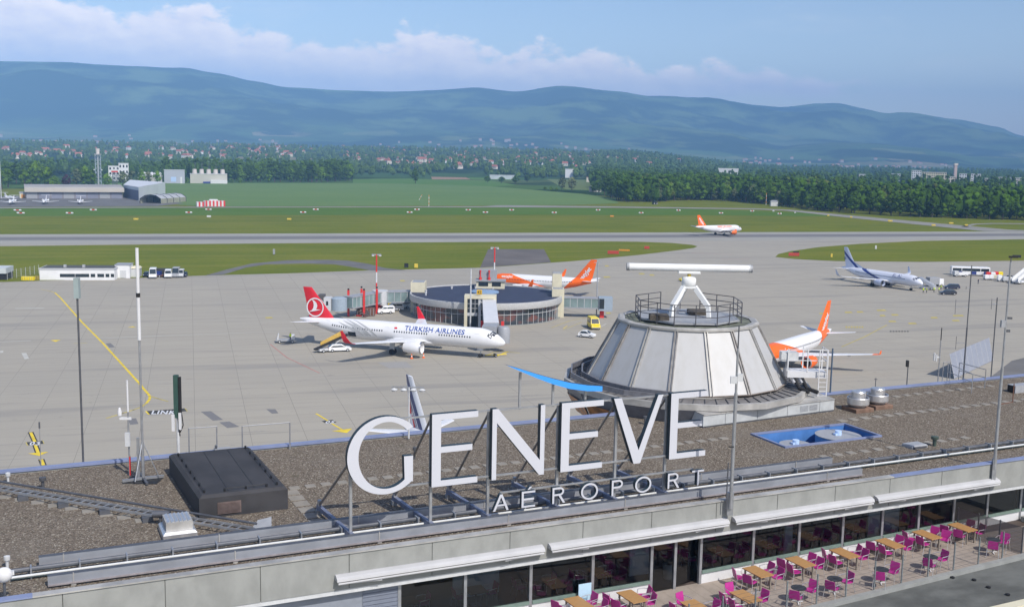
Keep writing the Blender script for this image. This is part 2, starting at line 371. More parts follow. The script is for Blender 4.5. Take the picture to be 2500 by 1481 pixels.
TERRA = mat('red roof tiles', (.36, .13, .085), .85, var=.2, scale=.2)
HWALL = mat('house render', (.62, .57, .49), .85, var=.1, scale=.1)
WOOD = mat('oak table top', (.40, .225, .09), .5, var=.12, scale=4, stretch=(1, 8, 1))
MAG = mat('magenta plastic', (.42, .03, .23), .45, var=.06, scale=3)
SKIN = mat('skin', (.5, .3, .22), .6, var=0)
HIVIS = mat('hi vis vest', (.55, .75, .02), .6, var=.05)
CLOTH = mat('dark trousers', (.03, .035, .06), .8, var=.1)

# ================================================================== ground, roads, runway (structure)
def sheet(name, pts, z, m, kind='structure'):
    q = M(); q.quad(*[(x, y, z) for x, y in pts]); return q.ob(name, m, kind=kind)
def psheet(name, px, z, m):
    return sheet(name, [(lambda P: (P.x, P.y))(AT(x, y, z)) for x, y in px], z, m)
# valley floor rising into the mountains: one sheet from behind the terminal to the far ridge
def prof(pts, x):
    if x <= pts[0][0]: return pts[0][1]
    for (a, b), (c, d) in zip(pts, pts[1:]):
        if x <= c:
            f = (x - a) / (c - a); f = f * f * (3 - 2 * f) * 0.5 + f * 0.5; return b + (d - b) * f
    return pts[-1][1]
RIDGE = [(-400, 120), (0, 158), (165, 160), (270, 168), (325, 170), (450, 176), (530, 187), (620, 205), (700, 219), (890, 231), (1060, 229), (1150, 224), (1250, 232), (1365, 218), (1500, 232), (1570, 244), (1700, 248), (1750, 251), (1830, 264), (1895, 269), (1975, 260), (2020, 259), (2100, 274), (2135, 285), (2200, 285), (2300, 295), (2415, 314), (2460, 332), (2500, 341), (2900, 372)]
HILL = [(1500, 420), (1800, 372), (1950, 354), (2030, 348), (2120, 350), (2220, 360), (2310, 374), (2380, 392), (2440, 410), (2600, 440)]
from mathutils import noise as mnoise
def sm(a, b, x):
    f = max(0.0, min(1.0, (x - a) / (b - a))); return f * f * (3 - 2 * f)
def ground_h(x, y):
    r = math.hypot(x, y)
    if r < 1760: return 0.0
    ax = math.degrees(math.atan2(x, y))
    side = 1 - sm(5, 14, ax)                     # the plain stays level to the right
    h = side * (47 * sm(1760, 4300, r)) + sm(1760, 3500, r) * 5 * mnoise.noise(Vector((x / 700, y / 700, 0)))
    h -= (1 - side) * 0
    return h
def terrain_h(px, r):
    a = math.atan((px - 1250) / FPX); x, y = r * math.sin(a), r * math.cos(a)
    h = ground_h(x, y)
    if r > 4300:
        D = 11000.0 + 3800 * sm(1300, 2300, px)
        yh = 375 + 0.0187 * (px - 1250)
        ridge = CAMZ + (yh - prof(RIDGE, px)) / FPX * D * math.cos(a)
        f = sm(5200, D, r); g = f ** 1.35
        rg = mnoise.ridged_multi_fractal(Vector((x / 2600, y / 2600, 2.3)), 0.9, 2.1, 5, 1.0, 2.0) if hasattr(mnoise, 'ridged_multi_fractal') else 0
        rg2 = mnoise.fractal(Vector((x / 1300, y / 1300, 7.7)), 1.0, 2.0, 5)
        amp = 4 * f * (1 - f)
        hm = h * (1 - f) + g * ridge + amp * ((rg - 1.0) * 150 + rg2 * 110) * (0.35 + 0.65 * f)
        if r > D: hm = ridge - (r - D) * 0.25
        hd = 8200.0; hy = prof(HILL, px)
        if px > 1500:
            hr = CAMZ + (yh - hy) / FPX * hd * math.cos(a)
            q = 1 - abs(r - hd) / 2200
            if q > 0: hm = max(hm, h + (hr - h) * sm(0, 1, q) + 12 * rg2 * q)
        h = max(hm, min(h, 60))
    return x, y, h
q = M()
radii = [1100, 1200, 1300, 1450, 1600, 1800, 2000, 2250, 2500, 2800, 3100, 3500, 3900, 4300] + [4300 + 180 * i for i in range(1, 60)] + [15200, 15600]
PXS = [-900 + 16 * i for i in range(276)]
loops = []
for r_ in radii: loops.append([terrain_h(px_, r_) for px_ in PXS])
q.loft(loops, False, False)
# the last two rings: valley floor below the horizon behind the viewer is covered by the ground sheet
q.ob('mountains', m_terrain(), smooth=True, kind='structure')
gq = M(); gr = []
for r_ in (0.5, 300, 700, 1110): gr.append([(r_ * math.cos(i * math.pi / 36), r_ * math.sin(i * math.pi / 36), -0.06) for i in range(72)])
gq.loft(gr, False, True)
gq.ob('ground', GRASS, kind='structure')
RW = math.atan(0.30); RWX = Vector((math.cos(RW), math.sin(RW), 0)); RWY = Vector((-math.sin(RW), math.cos(RW), 0))
def strip(name, p0, p1, wd_, z, m, segs=1):
    p0, p1 = Vector(p0), Vector(p1); d = (p1 - p0).normalized(); n = Vector((-d.y, d.x, 0)) * wd_ / 2
    L = (p1 - p0).length
    q = M(); q.quad((0, -wd_ / 2, 0), (L, -wd_ / 2, 0), (L, wd_ / 2, 0), (0, wd_ / 2, 0))
    o = q.ob(name, m, kind='structure'); o.location = (p0.x, p0.y, z); o.rotation_euler = (0, 0, math.atan2(d.y, d.x)); return o
# apron and taxiways: one concrete field from the terminal to the runway
a0 = Vector((0, 500, 0))
sheet('apron', [(-420, -60), (420, -60), (640, 500 + 640 * .3), (-640, 500 - 640 * .3)], 0.0, APRON)
c0 = Vector((0, 528, 0)); strip('runway', c0 - RWX * 900, c0 + RWX * 900, 55, 0.02, m_runway())
# lawns lying in the concrete
psheet('grass', [(-500, 612), (0, 601), (400, 596), (800, 593), (1250, 590), (1480, 589), (1560, 590), (1640, 593), (1690, 597.5), (1703, 601), (1694, 605), (1660, 610), (1560, 622), (1400, 637), (1345, 641), (1180, 653), (905, 659.5), (700, 667), (500, 672), (330, 678), (0, 688), (-500, 706)], 0.04, GRASS)
psheet('grass', [(1893, 627), (1900, 620), (1930, 613), (2000, 603), (2100, 595), (2250, 588), (2500, 584), (2900, 578), (2900, 632), (2500, 636), (2250, 639), (2040, 637), (1940, 632)], 0.04, GRASS)
psheet('service_road', [(500, 672.5), (560, 656), (615, 643), (700, 635), (800, 634), (850, 636), (900, 644), (940, 654), (990, 659), (905, 660), (850, 650), (815, 645), (740, 643), (650, 645), (600, 653), (545, 670)], 0.06, ASPH)
psheet('asphalt_pad', [(1192, 608), (1328, 608), (1345, 640), (1172, 653)], 0.06, ASPHD)
# far side of the runway
psheet('grass_strip', [(-300, 512), (0, 509), (640, 507), (1250, 506.5), (1700, 510), (1980, 519), (2080, 529), (1800, 526), (1250, 524), (640, 525), (0, 528), (-300, 532)], 0.0, MOWN)
psheet('perimeter_road', [(-300, 508), (0, 506), (400, 505), (900, 504.2), (1180, 503.6), (1215, 501), (1290, 501.5), (1500, 504), (1840, 508.5), (1930, 512), (2080, 526), (2200, 537), (2300, 546), (2460, 560), (2650, 567), (2500, 566.5), (2400, 564), (2290, 553), (2200, 544), (2060, 530), (1920, 514.5), (1840, 511), (1500, 507), (1250, 506), (900, 506), (400, 507), (0, 508.5), (-300, 511)], 0.03, ROADM)
psheet('access_track', [(2345, 553), (2375, 546), (2420, 544.5), (2600, 546), (2600, 548), (2430, 546.5), (2385, 548), (2360, 554)], 0.03, ROADM)
psheet('crop_field', [(250, 447), (860, 447), (1010, 449), (1160, 452), (1250, 459), (1320, 465), (1420, 473), (1500, 484), (1510, 496), (1400, 500), (1180, 501.5), (500, 504), (440, 500), (380, 470), (250, 458)], 0.03, CROP)
psheet('meadow', [(862, 437), (1000, 436), (1080, 439), (1200, 441), (1262, 452), (1200, 455), (1010, 449), (862, 447)], 0.05, BRIGHT)
psheet('ploughed_field', [(1050, 424), (1112, 423), (1150, 438), (1055, 438)], 0.08, SOIL)
psheet('meadow', [(1118, 423), (1182, 424), (1240, 436), (1256, 441), (1152, 438)], 0.06, BRIGHT)
psheet('dry_field', [(1330, 434), (1440, 434), (1480, 466), (1380, 462)], 0.05, m_grass('pale meadow', (.11, .16, .04), (.13, .17, .05), (.17, .18, .07), .01))
psheet('parking_apron', [(-400, 484), (60, 478), (300, 480), (400, 490), (450, 496), (385, 503), (0, 505), (-400, 508)], 0.05, ASPH)
# ================================================================== lettering
TXT = {}
def text_flat(s, size, bold=0.0, space=1.0):
    """text as flat triangles: list of (verts2d, faces), left aligned, base line at 0; size = cap height"""
    key = (s, bold, space)
    if key not in TXT:
        c = bpy.data.curves.new('lettering', 'FONT'); c.body = s; c.size = 1.0; c.offset = bold; c.space_character = space; c.resolution_u = 4
        o = bpy.data.objects.new('lettering', c); COL.objects.link(o)
        dg = bpy.context.evaluated_depsgraph_get(); me = bpy.data.meshes.new_from_object(o.evaluated_get(dg))
        TXT[key] = ([(v.co.x, v.co.y) for v in me.vertices], [tuple(p.vertices) for p in me.polygons])
        bpy.data.objects.remove(o); bpy.data.curves.remove(c); bpy.data.meshes.remove(me)
    vs, fs = TXT[key]; k = size / 0.70
    return [(x * k, y * k) for x, y in vs], fs
def text_on(q, s, size, fn, bold=0.0, space=1.0):
    vs, fs = text_flat(s, size, bold, space); q.add([fn(x, y) for x, y in vs], fs)
    return max(x for x, y in vs)

# ================================================================== airliners
def interp(tab, x):
    if x >= tab[0][0]: return tab[0][1:]
    for a, b in zip(tab, tab[1:]):
        if x >= b[0]:
            f = (x - a[0]) / (b[0] - a[0]); return tuple(p + (q - p) * f for p, q in zip(a[1:], b[1:]))
    return tab[-1][1:]
FIN_GLOSS = dict(rough=.35, var=.03, scale=.5, spec=.5)
PWHITE = mat('aircraft white', (.72, .72, .73), .3, var=.03, scale=.4, spec=.5)
PRED = mat('airline red', (.62, .012, .025), **FIN_GLOSS)
PORG = mat('airline orange', (.87, .135, .005), **FIN_GLOSS)
PNAVY = mat('airline navy', (.02, .04, .2), **FIN_GLOSS)
PSILV = mat('silver blue paint', (.52, .57, .70), .35, .1, var=.04, scale=.4)
PGREY = mat('airline grey', (.40, .41, .42), **FIN_GLOSS)
PDARK = mat('window dark', (.025, .03, .04), .25, var=0)
PMET = mat('engine metal', (.45, .45, .46), .3, .85, var=.1)
def livery_band(name, base, col, tests):
    """tests: list of (a, b, c, d): painted where a*x + b*z + c*|y| > d in the aircraft's own metres; all of one group must hold"""
    m, k, b = nodes(name); sp = k.add('ShaderNodeSeparateXYZ'); k.l.new(k.add('ShaderNodeTexCoord').outputs['Object'], sp.inputs[0])
    out = None
    for grp in tests:
        g = None
        for (a_, b_, d_) in grp:
            v = k.math('GREATER_THAN', k.math('ADD', k.math('MULTIPLY', sp.outputs[0], a_), k.math('MULTIPLY', sp.outputs[2], b_)), d_)
            g = v if g is None else k.math('MULTIPLY', g, v)
        out = g if out is None else k.math('MAXIMUM', out, g)
    k.l.new(k.mix(out, base, col), b.inputs['Base Color']); b.inputs['Roughness'].default_value = .32; return m
class Plane:
    """nose at x = 0 pointing along +x, left wing towards +y, wheels on z = 0"""
    def __init__(s, label, loc, heading, L, rad=2.02, zc=3.8, span=34.0, fus=PWHITE, fin=PWHITE, nac=PWHITE, tip=PWHITE, tail_h=11.76, wing_x=None, sharklet=True, ncell=1.2, swoop=False, engines=True, stab_mat=None, name='airliner', group=None, sc=1.0):
        s.L, s.r, s.zc = L, rad, zc; s.root = local(name, label, 'airliner', loc, heading, group); s.root.scale = (sc, sc, sc)
        T = s.root; k = rad / 2.02
        s.tab = [(0, zc - .62, .04), (-.25, zc - .6, .45), (-.8, zc - .52, .86), (-1.6, zc - .36, 1.28), (-2.5, zc - .2, 1.58), (-3.6, zc - .08, 1.83), (-5.0, zc, rad), (-L + 14.5, zc, rad), (-L + 11, zc + .12, rad * .93), (-L + 7.5, zc + .48, rad * .73), (-L + 4, zc + .92, rad * .47), (-L + 1.5, zc + 1.2, rad * .27), (-L, zc + 1.32, .16)]
        q = M(); st = []
        xs = sorted(set([0, -.12, -.25, -.5, -.8, -1.2, -1.6, -2.0, -2.5, -3, -3.6, -4.2, -5] + [-5 - i * (L - 19.5) / 8 for i in range(9)] + [-L + 14.5 - i * .9 for i in range(17)] + [-L]), reverse=True)
        for x in xs:
            z, r = interp(s.tab, x)
            if r > 0: st.append([(x, r * math.sin(2 * math.pi * i / 36), z + r * math.cos(2 * math.pi * i / 36)) for i in range(36)])
        q.loft(st); q.ob('fuselage', fus, T, smooth=50)
        gx = {44.5: -22.0, 37.57: -17.7, 33.84: -16.1, 39.5: -19.6}[L]; wx = gx + 5.9
        wm = mat('wing grey white', (.66, .67, .69), .4, var=.05, scale=.5)
        half = span / 2
        def foil(x, y, z, c, th, roll=0.0):
            pr = [(0, 0), (.03, .35), (.15, .75), (.4, .95), (.7, .6), (1, .06), (1, -.06), (.7, -.25), (.4, -.45), (.15, -.4), (.03, -.25)]
            return [(x - a * c, y - math.sin(roll) * b * th * c * .55, z + math.cos(roll) * b * th * c * .55) for a, b in pr]
        for sg in (1, -1):
            q = M(); lo = []
            for y, c, dx in ((1.2, 7.4, 1.0), (2.4, 6.6, .0), (6.4, 4.25, -2.3), (half - 1.2, 1.75, -2.3 - (half - 7.6) * .51)):
                lo.append(foil(wx + dx, sg * y, zc - 1.25 + y * .085, c, .13 if y < 3 else .11))
            if sg < 0: lo = [l[::-1] for l in lo]
            q.loft(lo); q.ob('wing', wm, T, smooth=40)
            # wing-tip device
            q = M(); bx, bz, lo = wx - 2.3 - (half - 7.6) * .51, zc - 1.25 + (half - 1.2) * .085, []
            if sharklet:
                for dy, dz, dx, c, roll in ((-.02, -.0, 0, 1.78, 0), (.5, .12, -.35, 1.6, .45), (.85, .5, -.75, 1.4, .95), (1.05, 1.2, -1.25, 1.1, 1.25), (1.2, 2.5, -2.1, .5, 1.35)):
                    lo.append(foil(bx + dx, sg * (half - 1.2 + dy), bz + dz, c, .1, sg * roll))
            else:
                for dy, dz, dx, c, roll in ((-.02, -.0, 0, 1.78, 0), (1.1, .06, -.6, 1.4, 0), (1.15, .75, -1.3, .7, 1.4)):
                    lo.append(foil(bx + dx, sg * (half - 1.2 + dy), bz + dz, c, .1, sg * roll))
            if sg < 0: lo = [l[::-1] for l in lo]
            q.loft(lo); q.ob('wing_tip', tip, T, smooth=40)
            q = M()
            for y in (4.6, 8.8, 11.6):                       # flap track fairings
                x0 = wx - 3.6 - (y - 2.4) * .3; z0 = zc - 1.5 + y * .085
                q.loft([[(x0 + a, sg * y + rr * math.cos(t_ * math.pi / 3), z0 + rr * math.sin(t_ * math.pi / 3) - .05) for t_ in range(6)] for a, rr in ((.8, .02), (0, .2), (-1.2, .2), (-2.3, .02))])
            q.ob('flap_fairing', wm, T, smooth=60)
            q = M(); lo = []
            for y, c, dx in ((.25, 3.7, 0), (6.2 * k, 1.4, -3.2)):
                lo.append(foil(-L + 5.6 + dx, sg * y, zc + .95 + y * .1, c, .09))
            if sg < 0: lo = [l[::-1] for l in lo]
            q.loft(lo); q.ob('tailplane', stab_mat or wm, T, smooth=40)
            if engines:
                ex, ey, ez = wx + 1.15, sg * 5.75, 2.05 * zc / 3.8; nr = ncell
                q = M(); n = 24
                def ring(x, r): return [(ex + x, ey + r * math.cos(2 * math.pi * i / n), ez + r * math.sin(2 * math.pi * i / n)) for i in range(n)]
                q.loft([ring(-1.0, nr * .78), ring(-.1, nr * .82), ring(0, nr * .9), ring(-.25, nr * .99), ring(-1.2, nr * 1.06), ring(-2.6, nr * 1.0), ring(-3.7, nr * .8), ring(-3.6, nr * .7)], False)
                q.ob('engine', nac, T, smooth=50)
                q = M(); q.loft([ring(.02, nr * .86), ring(.03, nr * .92), ring(-.22, nr * 1.0), ring(-.2, nr * .97)], False); q.ob('engine_lip', PMET, T, smooth=60)
                q = M(); q.add(ring(-.9, nr * .79), [tuple(range(n))]); q.loft([ring(-.45, .05), ring(-.9, .36)], False); q.ob('fan', PDARK, T)
                q = M(); q.loft([ring(-3.3, nr * .62), ring(-3.9, nr * .55), ring(-4.6, nr * .3), ring(-4.9, .05)]); q.ob('exhaust', PMET, T, smooth=50)
                q = M(); q.loft([[(ex - 1.0, ey - .16, ez + nr * .8), (ex - 1.0, ey + .16, ez + nr * .8), (ex - 1.0, ey + .16, ez + nr * 1.08), (ex - 1.0, ey - .16, ez + nr * 1.08)], [(ex - 5.2, ey - .16, ez + nr * .55), (ex - 5.2, ey + .16, ez + nr * .55), (ex - 4.4, ey + .16, zc - .72), (ex - 4.4, ey - .16, zc - .72)]]); q.ob('pylon', nac, T)
            q = M(); q.cyl((gx, sg * 3.8, .6), (gx + .25, sg * 3.3, zc - 1.1), .17, n=8); q.box(gx - .5, gx + .5, sg * 4.15 - .04, sg * 4.15 + .04, .9, zc - 1.2); q.ob('main_gear', LGREY, T)
            for dy in (-.42, .42): q = M(); q.cyl((gx, sg * 3.8 + dy - .2, .58), (gx, sg * 3.8 + dy + .2, .58), .58, n=16); q.ob('wheel', RUBB, T, smooth=40)
        q = M(); q.cyl((-5.07, 0, .4), (-4.85, 0, zc - 1.6), .12, n=8); q.box(-5.5, -4.3, -.62, -.56, 1.5, zc - 1.75); q.box(-5.5, -4.3, .56, .62, 1.5, zc - 1.75); q.ob('nose_gear', LGREY, T)
        for dy in (-.27, .27): q = M(); q.cyl((-5.07, dy - .12, .38), (-5.07, dy + .12, .38), .38, n=14); q.ob('wheel', RUBB, T, smooth=40)
        q = M(); lo = []
        for x, hw, hh in ((wx + 3, .3, .2), (wx + 1.8, 1.5, .7), (wx - .5, 2.1, 1.0), (wx - 5.5, 2.15, 1.05), (wx - 8.5, 1.5, .75), (wx - 10.5, .3, .2)):
            lo.append([(x, hw * math.cos(2 * math.pi * i / 16), zc - 1.25 + hh * math.sin(2 * math.pi * i / 16)) for i in range(16)])
        q.loft([l[::-1] for l in lo]); q.ob('belly_fairing', fus, T, smooth=60)
        # fin
        s.fz0, s.fz1 = zc + .9, tail_h
        s.fle0, s.fle1 = -L + 8.6, -L + 2.7; s.fte0, s.fte1 = -L + 2.4, -L + .75
        q = M(); lo = []
        for f in (0, .5, 1):
            z = s.fz0 + (s.fz1 - s.fz0) * f; le = s.fle0 + (s.fle1 - s.fle0) * f; te = s.fte0 + (s.fte1 - s.fte0) * f; c = le - te; th = .36 - .2 * f
            lo.append([(le, 0, z)] + [(le - a * c, th * b, z) for a, b in ((.08, .6), (.35, 1), (.7, .7), (1, .08))] + [(le - a * c, -th * b, z) for a, b in ((1, .08), (.7, .7), (.35, 1), (.08, .6))])
        q.loft(lo)
        if swoop: q.loft([[(s.fle0 + 3.2, -.03, zc + s.r - .1), (s.fle0 + 3.2, .03, zc + s.r - .1), (s.fle0 + 3.2, 0, zc + s.r)], [(s.fle0 - 1.6, -.1, zc + s.r - .5), (s.fle0 - 1.6, .1, zc + s.r - .5), (s.fle0 - 1.9, 0, s.fz0 + 3.0)]])
        q.ob('fin', fin, T, smooth=40)
        q = M(); c0_, r0_ = interp(s.tab, -L + .35); q.cyl((-L + .35, 0, c0_), (-L - .03, 0, c0_ + .05), r0_ * .9, .12, 12); q.ob('exhaust_cone', PGREY, T, smooth=40)
        # cockpit glass
        q = M()
        for a, x0, x1, z0, z1 in ((.06, -1.75, -2.65, .38, .92), (.62, -1.85, -2.75, .30, .86), (1.05, -2.35, -3.15, .34, .88)):
            for sg in (1, -1):
                pts = []
                for x, zz, da in ((x0, z0, 0), (x0 - .1, z0, .42 if a < 1 else .3), (x1 - .1, z1, .42 if a < 1 else .3), (x1, z1, 0)):
                    z, r = interp(s.tab, x); hz = zz + (zc - .1) - z; hz = min(hz, r * .97); half_w = math.sqrt(max(r * r - hz * hz, 0))
                    pts.append((x + .03, sg * half_w * min(1, (a + da) / 1.35) * 1.02, z + (hz if (a + da) / 1.35 >= .99 else math.sqrt(max(0, r * r - (half_w * min(1, (a + da) / 1.35)) ** 2))) * 1.0 + .03))
                q.quad(*(pts if sg > 0 else pts[::-1]))
        q.ob('cockpit_window', PDARK, T)
    def side(s, x, h, sg, off=.03):
        """point on the skin at height h (arc metres) above the window line"""
        z, r = interp(s.tab, x); a = (h + .42 * r / 2.02) / r
        return (x, sg * (r + off) * math.cos(a), z + (r + off) * math.sin(a))
    def fins(s, x, z, sg, off=.03):
        f = max(0, min(1, (z - s.fz0) / (s.fz1 - s.fz0))); return (x, sg * (.36 - .2 * f + off), z)
    def windows(s, spans, sg, m=PDARK):
        q = M()
        for a, b in spans:
            x = a
            while x > b:
                q.quad(*[s.side(x + dx, dh, sg, .02) for dx, dh in ((-.12, -.16), (.12, -.16), (.12, .17), (-.12, .17))][::sg * -1 or 1]); x -= .53
        o = q.ob('window_row', m, s.root); return o
    def doors(s, xs, sg):
        q = M()
        for x in xs:
            for (a, b, c, d) in ((-.45, -.42, -1.2, .75), (.42, .45, -1.2, .75), (-.45, .45, .72, .75), (-.45, .45, -1.2, -1.17)):
                q.quad(*[s.side(x + dx, dh, sg, .025) for dx, dh in ((a, c), (b, c), (b, d), (a, d))])
        q.ob('door_outline', PGREY, s.root)
    def write(s, txt, x0, h, size, sg, m, bold=0.0, space=1.0, name='lettering'):
        q = M(); text_on(q, txt, size, lambda a, b: s.side(x0 + (a if sg < 0 else -a), h + b, sg, .07), bold, space); return q.ob(name, m, s.root)
    def fin_write(s, txt, x0, z0, size, ang, sg, m, bold=0.0):
        q = M(); ca, sa = math.cos(ang), math.sin(ang)
        text_on(q, txt, size, lambda a, b: s.fins(x0 + (1 if sg < 0 else -1) * (a * ca - b * sa), z0 + a * sa + b * ca, sg, .06), bold); return q.ob('fin_lettering', m, s.root)

# --- the white airliner with the red fin, parked in the middle
P = Plane('long white airliner with red fin and white ring emblem parked on the apron', (-1.16, 210.67, 0), -.315, 44.5, span=35.8, fin=PRED, tip=PRED, sc=1.015)
P.windows([(-6.6, -13.2), (-15.6, -22.5), (-25.2, -36.6)], -1); P.doors([-5.3, -14.4, -24.2, -37.6], -1)
P.write('TURKISH AIRLINES', -20.4, .38, 1.02, -1, mat('lettering blue', (.03, .08, .33), .35, var=0), .012, 1.05)
P.write('TURKISH AIRLINES', -5.9, .38, 1.02, 1, MC['lettering blue'], .012, 1.05)
for sg in (-1, 1):
    q = M(); cx, cz = P.fte1 + 2.85, 7.7
    ro, ri = 1.95, 1.7
    for i in range(40):
        a, b = 2 * math.pi * i / 40, 2 * math.pi * (i + 1) / 40
        q.quad(*[P.fins(cx + r_ * math.cos(t_), cz + r_ * math.sin(t_), sg, .03) for r_, t_ in ((ro, a), (ro, b), (ri, b), (ri, a))])
    bird = [(-1.4, -1.0), (-.75, -.65), (-.4, -.15), (-.3, .5), (-.45, 1.1), (-.75, 1.6), (-.1, 1.3), (.35, .85), (.5, .4), (.42, -.05), (.2, -.4), (1.3, -.42), (.5, -.62), (-.5, -.85)]
    q.quad(*[P.fins(cx + x_, cz + z_, sg, .03) for x_, z_ in bird])
    q.ob('emblem', PWHITE, P.root)
for j, (xa, amp_, wd) in enumerate(((-27.6, 3.4, .30), (-28.4, 2.9, .34), (-29.6, 2.3, .26), (-26.9, 3.7, .2))):
    q = M(); pts = []
    for i in range(15):
        f = i / 14; pts.append((xa - 6.2 * f + 1.2 * math.sin(f * 3.1) + j * .2, -1.2 + 3.0 * f ** 1.4 * (amp_ / 3.2), wd * math.sin(math.pi * min(1, f * .95 + .05)) * 1.5 * (1 - f * .45)))
    for (x0, h0, w0), (x1, h1, w1) in zip(pts, pts[1:]):
        q.quad(P.side(x0, h0 - w0, -1, .05), P.side(x1, h1 - w1, -1, .05), P.side(x1, h1 + w1, -1, .05), P.side(x0, h0 + w0, -1, .05))
    q.ob('wave_stripe', PGREY, P.root)
q = M(); q.quad(*[P.side(x_, h_, -1, .05) for x_, h_ in ((-22.6, .55), (-22.0, .55), (-22.0, .9), (-22.6, .9))]); q.ob('flag', PRED, P.root)
q = M(); q.quad(*[P.side(x_, h_, -1, .12) for x_, h_ in ((-32.7, -1.75), (-31.0, -1.75), (-31.0, -.75), (-32.7, -.75))]); q.ob('cargo_hold', PDARK, P.root)
TURK = P

# --- orange and white airliner beyond the round building (nose to the left)
EJ = [[(1, -3.6, -29.3), (-.057, 1, 3.54)], [(-1, -1.06, 23.85), (1, 0, -35.2)]]
def easy(label, loc, heading, L, web=False, win=True, oldlook=False, **kw):
    P = Plane(label, loc, heading, L, span=34.6, fus=kw.pop('fus', PWHITE), fin=PORG, tip=PORG, nac=kw.pop('nac', PWHITE), **kw)
    return P
org2 = livery_band('orange front and tail livery', (.72, .72, .73), (.87, .135, .005), EJ)
P = easy('white and orange airliner parked beyond the round gate building', (-7.25, 319.8, 0), 2.80, 37.57, fus=org2, sc=.9)
P.windows([(-7.2, -29.2)], 1); P.write('easyJet', -5.4, .55, .95, 1, PWHITE, .015)
# lettering climbing the fin along its leading edge
def fin_text(P, sg, m=PWHITE):
    q = M(); dx, dz = P.fle1 - P.fle0, P.fz1 - P.fz0; Ln = math.hypot(dx, dz)
    ux, uz = dx / Ln, dz / Ln
    if sg > 0:   # port side: the text climbs from the root towards the tip
        o = (P.fle0 + ux * 1.9 - uz * 2.15, P.fz0 + uz * 1.9 + ux * 2.15)
        text_on(q, 'easyJet', 1.28, lambda a, b: P.fins(o[0] + ux * a + uz * b, o[1] + uz * a - ux * b, 1, .06), .03)
    else:        # starboard side: it runs down from the tip
        o = (P.fle0 + ux * 8.3 - uz * 1.9, P.fz0 + uz * 8.3 + ux * 1.9)
        text_on(q, 'easyJet', 1.28, lambda a, b: P.fins(o[0] - ux * a + uz * b, o[1] - uz * a - ux * b, -1, .06), .03)
    q.ob('fin_lettering', m, P.root)
fin_text(P, 1)
# --- the one taxiing on the runway (nose to the right), older titles
wor = mat('orange nacelle', (.80, .17, .03), .4, var=.05)
P = easy('white airliner with orange fin and orange titles taxiing on the far runway', (120.2, 574.9, 0.02), .506, 33.84, sc=.9, fus=PWHITE, nac=wor, sharklet=False)
P.windows([(-6.5, -26)], -1, PGREY); P.write('easyJet.com', -19.2, .5, 1.55, -1, mat('titles orange', (.85, .22, .08), .4, var=0), .02); fin_text(P, -1)
# --- the one half hidden by the radar cone, tail towards the viewer's right
org4 = livery_band('orange belly and tail livery', (.72, .72, .73), (.87, .135, .005), EJ)
P = easy('orange and white airliner with its nose hidden behind the radar cone', (45.3, 197.96, 0), 4.053, 37.57, sc=.94, fus=org4, nac=PORG, sharklet=False)
P.windows([(-7.2, -29.2)], 1); P.write('easyJet', -6.0, -.6, 1.2, 1, PWHITE, .015); fin_text(P, 1)
EASY4 = P
# --- silver blue airliner at the far right with navy stripes
elal = livery_band('silver with navy sweep', (.68, .70, .78), (.02, .04, .2), [[(1.0, 3.2, -11.5), (-1.0, -3.2, 9.1)], [(1.0, 3.2, -8.6), (-1.0, -3.2, 8.45)]])
finb = livery_band('striped fin', (.55, .60, .74), (.02, .04, .2), [[(1.0, 1.35, -24.8), (-1.0, -1.35, 23.3)], [(1.0, 1.35, -18.8), (-1.0, -1.35, 17.2)]])
P = Plane('silver blue airliner with two navy fin stripes parked at the far right', (126.9, 335.1, 0), -1.1, 39.5, sc=.89, rad=1.95, zc=3.45, tail_h=12.5, span=35.8, fus=elal, fin=finb, nac=PSILV, tip=PSILV, ncell=1.1, swoop=True)
P.windows([(-6.5, -30.5)], -1); P.write('EL AL', -12.4, .35, 1.15, -1, PNAVY, .01, 1.1)
for sg in (-1,):
    q = M(); cx, cz = P.fle1 + 1.3 - 2.1, P.fz0 + 4.0
    for rot in (0, math.pi):
        tri = [(cx + .55 * math.sin(rot + i * 2.0944), cz + .55 * math.cos(rot + i * 2.0944)) for i in range(3)]
        for (xa, za), (xb, zb) in zip(tri, tri[1:] + tri[:1]):
            dx, dz = xb - xa, zb - za; ln = math.hypot(dx, dz); nx, nz = -dz / ln * .05, dx / ln * .05
            q.quad(*[P.fins(x_, z_, sg, .04) for x_, z_ in ((xa + nx, za + nz), (xb + nx, zb + nz), (xb - nx, zb - nz), (xa - nx, za - nz))])
    q.ob('star_emblem', PNAVY, P.root)
# --- tail showing above the roof edge, navy and red stripes
# --- tail showing above the roof edge, navy and red bars
fin6 = livery_band('white fin with navy bars', (.78, .78, .80), (.03, .045, .16), [[(1.0, .836, -23.8), (-1.0, -.836, 22.55)], [(1.0, .836, -24.35), (-1.0, -.836, 24.1)]])
P = Plane('white tail with navy and red bars rising behind the gravel roof edge', (2.99, 108.58, 0), -1.052, 33.84, fin=fin6, stab_mat=PWHITE)
q = M()
for sg in (-1, 1):
    q.quad(*[P.fins(x_, z_, sg, .04) for x_, z_ in ((-30.6, 7.1), (-31.2, 7.1), (-31.75, 9.3), (-31.5, 9.3))]); q.quad(*[P.fins(x_, z_, sg, .04) for x_, z_ in ((-29.0, 5.0), (-29.5, 5.0), (-30.6, 7.0), (-30.3, 7.0))])
q.ob('red_bar', PRED, P.root)
